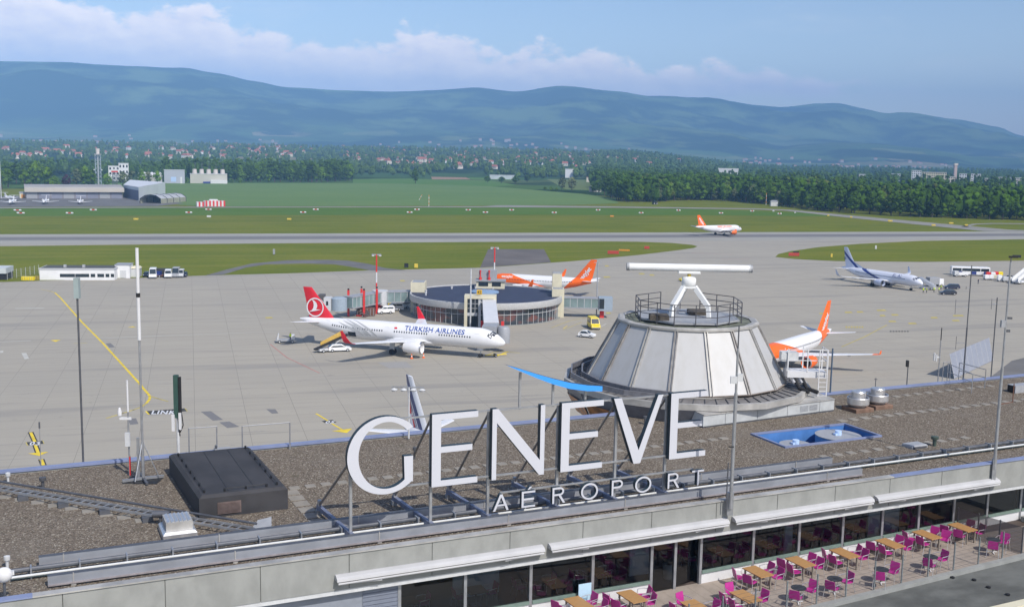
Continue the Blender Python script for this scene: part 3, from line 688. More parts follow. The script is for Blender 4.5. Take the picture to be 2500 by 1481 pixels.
# ================================================================== the terminal: gravel roof, fascia, restaurant front, terrace
ZR, ZC, ZT = 23.5, 23.8, 19.6
TB = thing('terminal_building', 'long terminal with gravel roof, concrete fascia and glazed restaurant front', 'building', (0, 0, 0), 'B')
U0, U1, VN, VF = -6.0, 110.0, 41.3, 59.2
def vw(u): return 41.75 if u < 27 else 41.75 + .045 * (u - 27)      # window wall, slightly turned at its right half
# roof with the sunken pit left open
PU0, PU1, PV0, PV1 = 40.2, 47.2, 48.95, 51.95
q = M()
for a, b, c, d in ((U0, PU0, VN + .3, VF - .25), (PU1, U1, VN + .3, VF - .25), (PU0, PU1, VN + .3, PV0), (PU0, PU1, PV1, VF - .25)): q.quad((a, c, ZR), (b, c, ZR), (b, d, ZR), (a, d, ZR))
q.ob('gravel_roof', GRAVEL, TB)
q = M(); q.box(U0, U1, VF - .25, VF, ZR - 3, ZR + .1); q.ob('rear_upstand', CONC, TB)
q = M(); q.box(U0, U1, VF - .32, VF + .06, ZR + .1, ZR + .22); q.ob('rear_coping', BLUEP, TB)
q = M()
for i, (a, b) in enumerate(((U0, .2), (41.0, U1))): q.box(a, b, VN - .06, VN + .32, ZC, ZC + .06)
q.ob('front_coping', BLUEP, TB)
q = M(); q.box(.2, 41.0, VN - .06, VN + .32, ZC, ZC + .055); q.ob('front_coping', ZINC, TB, label='grey zinc front coping')
ZB = 22.3                                                          # underside of the fascia
x = U0; n_ = 0
while x < U1 - 4:                                                   # precast fascia slabs with open joints
    q = M(); q.box(x + .015, x + 3.58, VN, VN + .28, ZB, ZC - .002); q.ob('fascia_slab', CONC, TB); x += 3.6
q = M(); q.box(U0, U1, VN + .012, VN + .02, ZB + .28, ZB + .3); q.box(U0, U1, VN + .02, VN + .26, ZB + .01, ZC - .02); q.ob('fascia_joint', CONCD, TB)
q = M(); q.box(U0, U1, VN + .04, VF - .3, ZB - .2, ZB); q.ob('ceiling', LGREY, TB)
q = M(); q.box(U0, U1, 38.6, VF - .3, ZT - .35, ZT - .02); q.ob('floor_slab', CONC, TB)
q = M(); q.box(U0, U1, VN + .3, VF - .2, 0, ZT - .36); q.ob('lower_storeys', CONC, TB)
# window wall: posts, sills, panes
def wline(u0, u1, z0, z1, v_off, th, m, name):
    q = M(); a = [(u0, vw(u0) + v_off), (u1, vw(u1) + v_off)]
    q.hull([(a[0][0], a[0][1], z0), (a[1][0], a[1][1], z0), (a[1][0], a[1][1] + th, z0), (a[0][0], a[0][1] + th, z0)], [(a[0][0], a[0][1], z1), (a[1][0], a[1][1], z1), (a[1][0], a[1][1] + th, z1), (a[0][0], a[0][1] + th, z1)])
    return q.ob(name, m, TB)
GREEN = mat('green sill', (.16, .22, .19), .5, var=.1)
def m_glass():
    m, k, b = nodes('window glass'); k.n.remove(b)
    tr = k.add('ShaderNodeBsdfTransparent'); tr.inputs[0].default_value = (.38, .42, .45, 1)
    gl = k.add('ShaderNodeBsdfGlossy'); gl.inputs['Roughness'].default_value = .02
    fr = k.add('ShaderNodeFresnel'); fr.inputs[0].default_value = 1.5
    mx = k.add('ShaderNodeMixShader'); k.l.new(k.math('MULTIPLY_ADD', fr.outputs[0], 1.3, .02, True), mx.inputs[0]); k.l.new(tr.outputs[0], mx.inputs[1]); k.l.new(gl.outputs[0], mx.inputs[2])
    k.l.new(mx.outputs[0], k.n['Material Output'].inputs[0]); return m
GLASS = m_glass()
posts = [14.3, 17.3, 20.45, 23.6, 26.75, 28.1, 29.6, 32.8, 35.75, 38.7, 41.5, 44.2, 46.9, 49.6, 52.4, 55.2, 58.0]
SILL = 20.25
q = M(); q.box(U0, 12.7, 41.75, 41.95, ZT, ZB - .2); q.ob('blank_wall', mat('grey cladding', (.22, .24, .28), .6, var=.06), TB)
q = M()
for i in range(14): q.box(12.7, 14.25, 41.72, 41.75, ZT + .05 + i * .18, ZT + .2 + i * .18)
q.box(12.7, 14.25, 41.75, 41.95, ZT, ZB - .2); q.ob('louvred_shutter', mat('shutter blue grey', (.17, .19, .24), .5, var=.06), TB)
for i, u in enumerate(posts):
    q = M(); q.box(u - .07, u + .07, vw(u) - .06, vw(u) + .1, ZT, ZB - .002); q.ob('window_post', STEEL, TB)
for a, b in zip(posts, posts[1:]):
    door = a in (26.75, 28.1)
    if not door:
        wline(a + .08, b - .08, SILL - .14, SILL, -.1, .2, GREEN, 'window_sill'); wline(a + .08, b - .08, ZT, SILL - .15, -.03, .16, WHT, 'parapet_panel')
    w0 = a + .075; w1 = b - .075
    if a == 28.1: continue                                          # the doorway stands open
    q = M(); q.quad((w0, vw(w0), ZT + .05 if door else SILL), (w1, vw(w1), ZT + .05 if door else SILL), (w1, vw(w1), ZB - .01), (w0, vw(w0), ZB - .01)); q.ob('window_pane', GLASS, TB)
q = M(); q.quad((28.2, 41.9, ZT + .06), (29.5, 42.2, ZT + .06), (29.5, 42.2, ZB - .1), (28.2, 41.9, ZB - .1)); q.ob('glass_door', GLASS, TB)
wline(52.5, 58, ZT, ZB, .1, .05, mat('interior blue', (.12, .16, .28), .7, var=.05), 'curtain')
# inside the restaurant
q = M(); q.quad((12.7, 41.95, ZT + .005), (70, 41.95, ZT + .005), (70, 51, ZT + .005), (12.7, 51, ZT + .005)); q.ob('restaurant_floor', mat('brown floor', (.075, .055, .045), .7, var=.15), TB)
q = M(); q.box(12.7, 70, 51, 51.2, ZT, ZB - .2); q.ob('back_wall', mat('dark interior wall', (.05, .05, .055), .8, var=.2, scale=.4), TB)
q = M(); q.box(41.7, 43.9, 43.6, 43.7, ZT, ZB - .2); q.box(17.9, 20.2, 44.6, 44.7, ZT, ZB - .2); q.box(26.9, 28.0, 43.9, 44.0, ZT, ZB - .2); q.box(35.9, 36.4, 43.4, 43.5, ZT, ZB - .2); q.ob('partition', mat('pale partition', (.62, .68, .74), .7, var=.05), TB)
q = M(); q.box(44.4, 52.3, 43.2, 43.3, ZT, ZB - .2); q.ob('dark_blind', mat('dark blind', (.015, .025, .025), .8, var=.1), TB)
# pavers in lines over the gravel
q = M()
def pavers(u0, v0, u1, v1, n, w_=.42):
    for i in range(n):
        f = i / (n - 1); u = u0 + (u1 - u0) * f; v = v0 + (v1 - v0) * f + .02 * ((i * 7) % 3 - 1); q.box(u - w_ / 2, u + w_ / 2, v - w_ / 2, v + w_ / 2, ZR - .01, ZR + .03)
_a, _b = BUV(12, 1212, ZR), BUV(346, 1270, ZR); pavers(_a[0], _a[1], _b[0], _b[1], 9, .55); pavers(11.9, 50.9, 12.0, 46.3, 6, .7)
pavers(12.2, 51.6, 38.0, 51.9, 33, .5); pavers(47.8, 52.9, 70.5, 53.2, 24, .55); pavers(56.5, 57.2, 66, 57.5, 10, .5); pavers(41, 46.6, 52, 46.8, 12, .5)
pavers(2.0, 46.0, 3.2, 46.1, 2, .6)
q.ob('paver_path', SLAB, TB)
# ---- window-cleaning rails (two I-beams), conduit, white pipe, green tray
def trough(v, u0, u1, label):
    """steel channel standing on feet: upright web, lit lower lip"""
    t_ = thing('cleaning_rail', label, 'rail', ((u0 + u1) / 2, v, ZR), 'B', group='window cleaning rails along the roof')
    q = M(); z = ZR + .09
    q.box(u0, u1, v, v + .025, z, z + .34); q.box(u0, u1, v + .03, v + .28, z + .31, z + .34)
    q.ob('beam', mat('rail steel', (.29, .305, .335), .5, .3, var=.1, scale=.8), t_)
    q = M(); q.box(u0, u1, v - .13, v - .003, z, z + .035); q.ob('lip', mat('lip steel', (.30, .27, .27), .6, .2, var=.15), t_)
    q = M(); q.box(u0, u1, v + .03, v + .28, z + .341, z + .352); q.ob('cap', STEELD, t_)
    u = u0 + .9
    while u < u1 - .2: q = M(); q.box(u - .09, u + .09, v - .1, v + .16, ZR - .02, z - .002); q.box(u - .02, u + .02, v - .03, v - .002, z + .04, z + .4); q.ob('foot', ZINC, t_); u += 6.05
trough(42.8, .75, 40.3, 'long grey steel rail along the roof nearest the front edge')
trough(45.0, .5, 40.2, 'long grey steel rail along the roof behind the sign feet')
t_ = thing('conduit_run', 'dark cable duct on brackets running the length of the gravel roof', 'cable duct', (30, 44.2, ZR), 'B')
q = M(); q.cyl((-.6, 44.25, ZR + .3), (80, 44.25, ZR + .3), .1, n=10); q.ob('duct', STEELD, t_, smooth=True)
u = .2
while u < 80: q = M(); q.box(u - .03, u + .03, 43.95, 44.4, ZR - .01, ZR + .43); q.ob('bracket', STEEL, t_); u += 1.75
q = M(); q.cyl((-.5, 43.85, ZR + .2), (80, 43.85, ZR + .2), .05, n=10); q.ob('pipe', mat('white plastic pipe', (.62, .63, .62), .3, var=.05), t_, smooth=True)
q = M(); q.box(-.5, 80, 43.93, 44.1, ZR + .08, ZR + .13); q.ob('tray', mat('green tray', (.30, .40, .36), .5, var=.1), t_)
# ---- awnings on the fascia (rolled in)
AWN = mat('awning white', (.44, .44, .45), .5, var=.06, scale=.8)
AW = [(11.4, 20.75), (21.05, 30.55), (30.9, 39.5), (39.75, 48.4)]
for i, (a, b) in enumerate(AW):
    t_ = thing('awning', f'white rolled awning box on the fascia, {ORD[i]} from the left', 'awning', ((a + b) / 2, VN, 23.0), 'B', group='white awning boxes over the terrace')
    q = M(); sec = [(VN - .003, 22.76), (VN - .003, 22.99), (VN - .08, 22.99), (VN - .25, 22.94), (VN - .34, 22.88), (VN - .37, 22.78)]
    q.hull([(a, v, z) for v, z in sec], [(b, v, z) for v, z in sec]); q.ob('hood', AWN, t_)
    q = M(); q.cyl((a + .05, VN - .33, 22.69), (b - .05, VN - .33, 22.69), .045, n=10); q.ob('front_bar', AWN, t_, smooth=True)
    q = M(); q.cyl((a + .3, VN - .15, 22.62), (a + 1.9, VN - .3, 22.6), .035, n=6); q.cyl((b - .3, VN - .15, 22.62), (b - 1.9, VN - .3, 22.6), .035, n=6); q.ob('folding_arm', AWN, t_)
# ---- black roof plant box
t_ = thing('plant_room', 'black felted plant box standing on the gravel roof', 'roof box', (9, 52.4, ZR), 'B')
FELT = mat('black felt', (.038, .037, .04), .75, var=.25, scale=.7)
bx = [(7.2, 48.6), (11.2, 48.6), (11.0, 56.3), (6.9, 56.3)]
ZP = ZR + 1.05
q = M(); q.hull([(x, y, ZR - .01) for x, y in bx], [(x, y, ZP - .12) for x, y in bx]); q.hull([(x, y, ZP - .119) for x, y in bx], [(x + (.16 if x < 9 else -.16), y + (.16 if y < 50 else -.16), ZP) for x, y in bx]); q.ob('body', FELT, t_)
q = M(); q.box(8.0, 9.05, 48.56, 48.597, ZR + .12, ZR + .68)
for i in range(9): q.box(8.04, 9.01, 48.53, 48.559, ZR + .15 + i * .057, ZR + .18 + i * .057)
q.ob('louvre', mat('rusty louvre', (.16, .12, .11), .6, .3, var=.2), t_)
def ringwire(pts, name):
    q = M()
    q.tube(pts, .018, 5)
    for (x, y, z) in pts: q.cyl((x, y, ZP), (x, y, ZP + .14), .05, n=6)
    q.ob(name, BLK, t_)
ringwire([(7.5 - .22 * i / 6, 49.1 + 6.6 * i / 6, ZP + .12) for i in range(7)], 'lightning_wire'); ringwire([(10.8 - .12 * i / 6, 49.1 + 6.8 * i / 6, ZP + .12) for i in range(7)], 'lightning_wire'); ringwire([(8.4 + 1.9 * i / 2, 49.0, ZP + .12) for i in range(3)], 'lightning_wire')
q = M(); q.box(8.55, 8.575, 49.0, 56.0, ZP + .001, ZP + .012); q.box(9.75, 9.775, 49.0, 56.0, ZP + .001, ZP + .012); q.ob('seam', BLK, t_)
# ---- small louvred roof vent
t_ = thing('roof_vent', 'small zinc louvred roof vent beside the black box', 'vent', (6.1, 47.0, ZR), 'B')
q = M(); q.bevbox(5.35, 6.75, 46.2, 47.9, ZR - .01, ZR + .36, .1); q.ob('curb', ALU, t_)
q = M(); q.box(5.5, 6.6, 46.45, 47.7, ZR + .36, ZR + .72)
q.ob('body', ZINC, t_)
for i in range(6): q = M(); q.hull([(5.56 + i * .17, 46.5, ZR + .724), (5.68 + i * .17, 46.5, ZR + .724), (5.68 + i * .17, 46.5, ZR + .765), (5.66 + i * .17, 46.5, ZR + .765)], [(5.56 + i * .17, 47.65, ZR + .724), (5.68 + i * .17, 47.65, ZR + .724), (5.68 + i * .17, 47.65, ZR + .765), (5.66 + i * .17, 47.65, ZR + .765)]); q.ob('slat', ALU, t_)
# ---- slanting cable ladder
t_ = thing('cable_ladder', 'long cable ladder with a dark pipe slanting across the gravel roof', 'cable tray', (3, 50.8, ZR), 'B')
A0, A1 = Vector(BUV(-70, 1184, ZR + .28) + (ZR + .28,)), Vector(BUV(602, 1297, ZR + .28) + (ZR + .28,)); dd = (A1 - A0).normalized(); nn = Vector((-dd.y, dd.x, 0))
q = M(); q.bar(A0, A1, .04, .1); q.bar(A0 + nn * .5, A1 + nn * .5, .04, .1); q.ob('side_rail', STEEL, t_)
q = M(); L_ = (A1 - A0).length
for i in range(int(L_ / .45)): q.bar(A0 + dd * (i * .45 + .2), A0 + dd * (i * .45 + .2) + nn * .5, .05, .04)
q.ob('rung', STEEL, t_)
q = M(); q.cyl(A0 + nn * .75 + Vector((0, 0, .12)), A1 + nn * .75 + Vector((0, 0, .12)), .055, n=8); q.ob('pipe', STEELD, t_, smooth=True)
for i in range(5): q = M(); p = A0 + dd * (1.0 + i * 2.4); q.box(p.x - .35, p.x + .1, p.y - .1, p.y + .6, ZR - .01, ZR + .22); q.ob('block', STEELD, t_)
q = M(); q.cyl((5.2, 48.6, ZR + .5), (5.9, 48.3, ZR + .5), .16, n=12); q.cyl((5.5, 48.45, ZR), (5.5, 48.45, ZR + .4), .05); q.ob('junction_drum', STEELD, t_, smooth=True)
cu, cv0 = BUV(640, 1288, ZR); q = M(); q.hull([(cu - .6, cv0 - .3, ZR + .02), (cu + .35, cv0 - .3, ZR + .1), (cu + .5, cv0 + .4, ZR + .3), (cu - .1, cv0 + .4, ZR + .22)], [(cu - .6, cv0 - .3, ZR + .05), (cu + .35, cv0 - .3, ZR + .13), (cu + .5, cv0 + .4, ZR + .33), (cu - .1, cv0 + .4, ZR + .25)]); q.ob('cover_plate', GREYP, t_)
# ---- little roof vents and pipes
def soil_pipe(px, py, h, r, label, m=STEELD, cap=True):
    u, v = BUV(px, py, ZR); t_ = thing('vent_pipe', label, 'vent pipe', (u, v, ZR), 'B', group='small vent pipes on the roof')
    q = M(); q.cyl((u, v, ZR - .02), (u, v, ZR + h), r, n=12); q.ob('pipe', m, t_, smooth=True)
    if cap: q = M(); q.lathe([(r * 1.9, ZR + h), (r * 2.0, ZR + h + .04), (r * 2.0, ZR + h + .16), (0.01, ZR + h + .2)], 14, (u, v)); q.ob('cap', m, t_, smooth=True)
soil_pipe(105, 1193, .42, .08, 'short capped dark pipe behind the cable ladder at the far left'); soil_pipe(20, 1178, .35, .06, 'small white pipe at the far left roof edge', LGREY); soil_pipe(18, 1385, .32, .06, 'small white pipe by the front left corner of the roof', LGREY)
soil_pipe(2281, 1088, .42, .11, 'dark capped pipe beside the cable duct at the right', mat('green black', (.06, .085, .07), .6, var=.2)); soil_pipe(1012, 1120, .5, .05, 'thin dark pipe on the gravel behind the big G'); soil_pipe(1575, 1035, .35, .07, 'dark pipe stub in front of the radar house')
t_ = thing('roof_hatch', 'low dark hatch lying on the gravel near the right duct', 'hatch', (47.5, 46.3, ZR), 'B'); u, v = BUV(2233, 1090, ZR)
q = M(); q.bevbox(u - .6, u + .6, v - .4, v + .4, ZR - .01, ZR + .2, .06); q.ob('lid', GREYP, t_); q = M(); q.box(u - .5, u + .5, v - .44, v - .402, ZR, ZR + .12); q.ob('kerb', STEELD, t_)
# two mushroom fans
for i, (px, py) in enumerate(((2094, 996), (2141, 988))):
    u, v = BUV(px, py, ZR + .15); t_ = thing('roof_fan', ('left' if i == 0 else 'right') + ' of the two round aluminium roof fans on the gravel', 'roof fan', (u, v, ZR), 'B', group='pair of mushroom fans')
    q = M(); q.bevbox(u - .75, u + .75, v - .7, v + .7, ZR - .01, ZR + .26, .03); q.ob('base', mat('rusty base', (.17, .105, .075), .8, var=.3, scale=2), t_)
    q = M(); q.lathe([(.45, ZR + .26), (.5, ZR + .36), (.68, ZR + .42), (.72, ZR + .5), (.72, ZR + .88), (.69, ZR + .92), (.66, ZR + .88), (.66, ZR + .5), (.3, ZR + .46)], 28, (u, v)); q.ob('bowl', ALU, t_, smooth=25)
    q = M(); q.lathe([(.47, ZR + .47), (.47, ZR + 1.25), (.43, ZR + 1.32), (.01, ZR + 1.36)], 24, (u, v)); q.ob('drum', ALU, t_, smooth=25)
# sunken blue pit with two round lids
t_ = thing('roof_pit', 'sunken blue pit with two round grey lids in the gravel roof', 'roof pit', (43.7, 50.4, ZR), 'B')
BLUEW = mat('sky blue paint', (.07, .19, .46), .5, var=.12, scale=1.2)
BLUED = mat('pit floor blue', (.10, .26, .52), .5, var=.15, scale=1.2)
q = M(); zb = ZR - 1.2
q.quad((PU0, PV0, zb), (PU1, PV0, zb), (PU1, PV1, zb), (PU0, PV1, zb)); q.ob('pit_floor', BLUED, t_)
q = M(); q.quad((PU0, PV0, zb), (PU0, PV1, zb), (PU0, PV1, ZR), (PU0, PV0, ZR)); q.quad((PU1, PV0, zb), (PU1, PV1, zb), (PU1, PV1, ZR), (PU1, PV0, ZR)); q.quad((PU0, PV1, zb), (PU1, PV1, zb), (PU1, PV1, ZR), (PU0, PV1, ZR)); q.quad((PU0, PV0, zb), (PU1, PV0, zb), (PU1, PV0, ZR), (PU0, PV0, ZR)); q.ob('pit_wall', BLUEW, t_)
q = M()
for a, b, c, d in ((PU0 - .14, PU1 + .14, PV0 - .14, PV0), (PU0 - .14, PU1 + .14, PV1, PV1 + .14), (PU0 - .14, PU0, PV0, PV1), (PU1, PU1 + .14, PV0, PV1)): q.box(a, b, c, d, ZR - .02, ZR + .1)
q.ob('rim', BLUEP, t_)
for cu, cv_, r_, zt in ((42.3, 50.6, .95, ZR - .45), (45.3, 50.35, 1.35, ZR - .1)):
    q = M(); q.cyl((cu, cv_, zb + .001), (cu, cv_, zt), r_, n=28); q.ob('tank', BLUED, t_, smooth=40)
    q = M(); q.cyl((cu, cv_, zt + .002), (cu, cv_, zt + .04), r_ * 1.02, n=28); q.ob('lid', GREYP, t_)
    q = M(); q.cyl((cu, cv_, zt + .041), (cu, cv_, zt + .3), .2, n=14); q.box(cu - .3, cu + .1, cv_ - .12, cv_ + .12, zt + .042, zt + .16); q.ob('outlet', mat('pale blue paint', (.45, .6, .85), .5, var=.05), t_)
q = M(); q.tube([(43.2, 49.4, zb), (43.6, 49.5, zb + .5), (44.1, 49.6, zb + .5), (44.3, 49.4, zb)], .12, 8); q.ob('pipe', BLUED, t_, smooth=True)

# ================================================================== rooftop sign
SV = 43.1
SG = thing('airport_sign', 'big white letters GENEVE over AEROPORT on steel posts along the roof', 'sign', (20.5, SV, ZR), 'B')
def m_letter():
    m, k, b = nodes('white acrylic letter face'); b.inputs['Base Color'].default_value = (.52, .53, .58, 1); b.inputs['Roughness'].default_value = .35; return m
FACE = m_letter(); SIDE = mat('letter return', (.02, .035, .045), .5, var=.1)
def letter(polys, dep=.28, nm='letter'):
    """polys: convex/concave outlines (u, z) making one letter"""
    q = M()
    for p in polys: q.hull([(u, SV, z) for u, z in p], [(u, SV + dep, z) for u, z in p])
    o = q.ob(nm, SIDE, SG)
    q = M()
    for p in polys: q.quad(*[(u, SV - .006, z) for u, z in p])
    f = q.ob('face', FACE, SG); f.parent = o
    # inset so the dark returns show as an outline
    return o
ZL, ZH = 25.56, 28.80
def rect(a, b, c, d): return [(a, c), (b, c), (b, d), (a, d)]
def inset_letter(outline_list, nm='letter', dep=.3, ins=.018):
    return letter(outline_list, dep, nm)
def E_(u0, w_):
    s_, b_ = .42, .27
    zm = (ZL + ZH) / 2 + .02
    return [(u0, ZL), (u0 + w_, ZL), (u0 + w_, ZL + b_), (u0 + s_, ZL + b_), (u0 + s_, zm - b_ / 2), (u0 + w_ * .88, zm - b_ / 2), (u0 + w_ * .88, zm + b_ / 2), (u0 + s_, zm + b_ / 2), (u0 + s_, ZH - b_), (u0 + w_, ZH - b_), (u0 + w_, ZH), (u0, ZH)]
letter([E_(16.22, 2.16)]); letter([E_(22.52, 2.18)]); letter([E_(28.40, 2.08)])
letter([[(19.07, ZL), (19.29, ZL), (19.29, ZH - .64), (21.43, ZL), (21.67, ZL), (21.67, ZH), (21.45, ZH), (21.45, ZL + .7), (19.34, ZH), (19.07, ZH)]])
letter([[(26.42, ZL), (26.78, ZL), (27.95, ZH), (27.67, ZH), (26.67, ZL + .64), (25.65, ZH), (25.24, ZH)]])
# G: ring sector with spur
def arc(cx, cz, rx, rz, a0, a1, n): return [(cx + rx * math.cos(R(a0 + (a1 - a0) * i / n)), cz + rz * math.sin(R(a0 + (a1 - a0) * i / n))) for i in range(n + 1)]
gx_, gz_ = 14.14, 27.2
outer = arc(gx_, gz_, 1.70, 1.70, 43, 313, 40); inner = arc(gx_ + .05, gz_, 1.26, 1.46, 309, 44, 40)
outer = [(min(u, 15.36), z) for u, z in outer]
letter([outer + [(15.36, 25.93), (15.36, 27.08), (14.95, 27.08)] + inner])
# small letters
zl, zh = 24.10, 24.86
def small(polys): 
    return letter(polys, .2, 'small_letter')
s_ = .095
def ringpoly(c, rx, rz, th, n=26):
    o = arc(c[0], c[1], rx, rz, 0, 360, n)[:-1]; i = arc(c[0], c[1], rx - th, rz - th, 0, 360, n)[:-1]
    return [[o[k], o[(k + 1) % n], i[(k + 1) % n], i[k]] for k in range(n)]
small([[(19.16, zl), (19.275, zl), (19.56, zh - .13), (19.50, zh)], [(19.56, zh - .13), (19.83, zl), (19.94, zl), (19.62, zh), (19.50, zh)], [(19.375, zl + .22), (19.735, zl + .22), (19.70, zl + .3), (19.41, zl + .3)]])
small([[(20.58, zl), (21.26, zl), (21.26, zl + .09), (20.68, zl + .09), (20.68, zl + .34), (21.2, zl + .34), (21.2, zl + .43), (20.68, zl + .43), (20.68, zh - .09), (21.26, zh - .09), (21.26, zh), (20.58, zh)], [(20.86, zh + .06), (20.95, zh + .06), (21.1, zh + .2), (20.98, zh + .2)]])
def R_(u, leg):
    o = [rect(u, u + s_, zl, zh)]
    a = arc(u + .38, zh - .2, .22, .2, 90, -90, 10); b = arc(u + .38, zh - .2, .13, .11, 90, -90, 10)
    o += [[a[k], a[k + 1], b[k + 1], b[k]] for k in range(10)]
    o += [rect(u + s_, u + .38, zh - .09, zh), rect(u + s_, u + .38, zh - .4, zh - .31)]
    if leg: o += [[(u + .32, zh - .4), (u + .44, zh - .4), (u + .67, zl), (u + .55, zl)]]
    return o
small(R_(22.14, True)); small(ringpoly((24.08, (zl + zh) / 2), .45, .40, .09)); small(R_(25.27, False)); small(ringpoly((27.0, (zl + zh) / 2), .45, .40, .09)); small(R_(28.38, True))
small([rect(29.77, 30.46, zh - .09, zh), rect(30.07, 30.165, zl, zh - .09)])
# posts, base beams, braces, cross bars
PU = [12.69, 16.31, 19.05, 22.53, 25.61, 28.40]
for i, u in enumerate(PU):
    z1 = 27.2 if i == 0 else 28.7
    q = M(); q.box(u - .06, u + .06, SV + .31, SV + .43, ZR + .3, z1); q.ob('post', STEEL, SG)
    q = M(); q.bar((u, SV - .1, ZR + .32), (u - .35, SV + 4.4, ZR + .32), .17, .2); q.ob('base_beam', mat('beam blue grey', (.18, .20, .28), .5, .3, var=.15), SG)
    q = M(); q.cyl((u - .35, SV + 4.2, ZR + .42), (u + .02, SV + .5, z1 - .25), .055, n=8); q.ob('brace', mat('brace brown grey', (.23, .205, .19), .5, .3, var=.15), SG, smooth=True)
    q = M(); q.box(u - .42, u - .26, SV + 4.1, SV + 4.3, ZR + .42, ZR + .68); q.box(u - .14, u + .14, SV - .15, SV + .15, ZR, ZR + .22); q.box(u - .49, u - .21, SV + 4.1, SV + 4.35, ZR - .02, ZR + .22); q.ob('foot_plate', STEEL, SG)
for z, a, b in ((28.68, 14.4, 28.4), (25.68, 14.0, 28.4), (24.85, 19.6, 30.0)):
    q = M(); q.box(a, b, SV + .24, SV + .30, z - .04, z + .04); q.ob('cross_bar', STEEL, SG)
# blue wing above the letters
SWB = mat('sign blue', (.045, .30, .85), .4, var=0)
sw_t = [(19.71, 30.74), (20.4, 30.52), (21.2, 30.24), (22.0, 29.98), (22.9, 29.72), (23.8, 29.54), (24.6, 29.44)]
sw_b = [(24.6, 29.20), (23.8, 29.27), (22.9, 29.44), (22.0, 29.73), (21.2, 30.06), (20.4, 30.42)]
o = letter([sw_t + sw_b], .3, 'wing_emblem'); [c for c in o.children][0].data.materials[0] = SWB
for u, z in ((20.55, 30.35), (22.22, 29.8), (23.9, 29.4)): q = M(); q.box(u - .05, u + .05, SV + .31, SV + .4, 28.6, z - .05); q.ob('emblem_post', STEEL, SG)
# ================================================================== radar house: faceted metal cone on the far roof edge
RX, RY = 12.15, 74.6
RT = local('radar_house', 'truncated metal cone building with pale panels rising over the far roof edge', 'radar building', (RX, RY, 0))
def cone_mat():
    m, k, b = nodes('cone sheet metal'); tc = k.add('ShaderNodeTexCoord').outputs['Object']
    n = k.noise(k.scale(tc, (1.6, 1.6, .22)), 1.0, 5, .6); n2 = k.noise(tc, .8, 4, .6)
    c = k.mix(k.smooth(n, .4, .75), (.43, .43, .43), (.40, .395, .385)); c = k.mix(k.math('MULTIPLY', k.smooth(n2, .6, .8), .2), c, (.34, .31, .28))
    k.l.new(c, b.inputs['Base Color']); b.inputs['Metallic'].default_value = .12; b.inputs['Roughness'].default_value = .55; return m
CONE = cone_mat(); RIB = mat('cone rib metal', (.30, .28, .26), .5, .4, var=.25, scale=2)
NP = 16; off = R(5.4)
def pol(r, a, z): return (r * math.sin(a), -r * math.cos(a), z)
zb_, zt_, rb_, rt_ = 24.95, 28.85, 6.85, 4.72
for i in range(NP):
    a0, a1 = off + 2 * math.pi * i / NP, off + 2 * math.pi * (i + 1) / NP
    q = M(); q.quad(pol(rb_, a0, zb_), pol(rb_, a1, zb_), pol(rt_, a1, zt_), pol(rt_, a0, zt_)); q.ob('cone_panel', CONE, RT)
    q = M()
    for da, w_, h_ in ((-.014, .05, .06), (.014, .05, .06)):
        q.bar(pol(rb_ + .05, a0 + da, zb_), pol(rt_ + .05, a0 + da * 1.3, zt_ + .02), .07, .09)
    q.ob('cone_rib', RIB if i % 2 else ZINC, RT)
def ringl(r, z): return [pol(r, off + 2 * math.pi * i / NP, z) for i in range(NP)]
q = M(); q.loft([ringl(rt_ - .35, zt_ + .1), ringl(rt_ + .02, zt_ + .16), ringl(rt_ + .16, zt_ + .08), ringl(rt_ + .16, zt_ - .06)], False); q.ob('top_rim', ZINC, RT)
q = M(); q.add(ringl(rt_ - .34, zt_ + .05), [tuple(range(NP))]); q.ob('mossy_roof', mat('mossy roof', (.13, .14, .11), .9, var=.4, scale=1.2), RT)
q = M(); q.loft([ringl(rb_ + .02, zb_ - .05), ringl(rb_ + .14, zb_ + .04), ringl(rb_ + .02, zb_ + .06)], False); q.ob('base_trim', mat('brown trim', (.25, .21, .18), .7, var=.2), RT)
# deck and gutter round the cone
q = M(); q.loft([ringl(rb_ - .05, 24.8), ringl(8.25, 24.62)], False); q.ob('deck', mat('standing seam deck', (.21, .20, .195), .6, .3, var=.15), RT)
q = M()
for i in range(64):
    a = 2 * math.pi * i / 64 + .03; q.bar(pol(rb_ + .05, a, 24.82), pol(8.2, a - .03, 24.66), .03, .06)
q.ob('deck_seam', STEELD, RT)
q = M(); q.loft([ringl(8.22, 24.55), ringl(8.22, 24.78), ringl(8.5, 24.78), ringl(8.5, 24.4)], False); q.ob('deck_edge', ZINC, RT)
for r_, z_ in ((7.3, 25.12), (8.05, 25.05)):                       # raised gutters on the left side
    q = M(); pts = [pol(r_, R(-150 + i * 22.5) + off - R(5.4), z_) for i in range(7)]
    for a, b in zip(pts, pts[1:]): q.bar(a, b, .1, .34)
    q.ob('raised_gutter', mat('gutter grey', (.20, .20, .22), .5, .4, var=.15), RT)
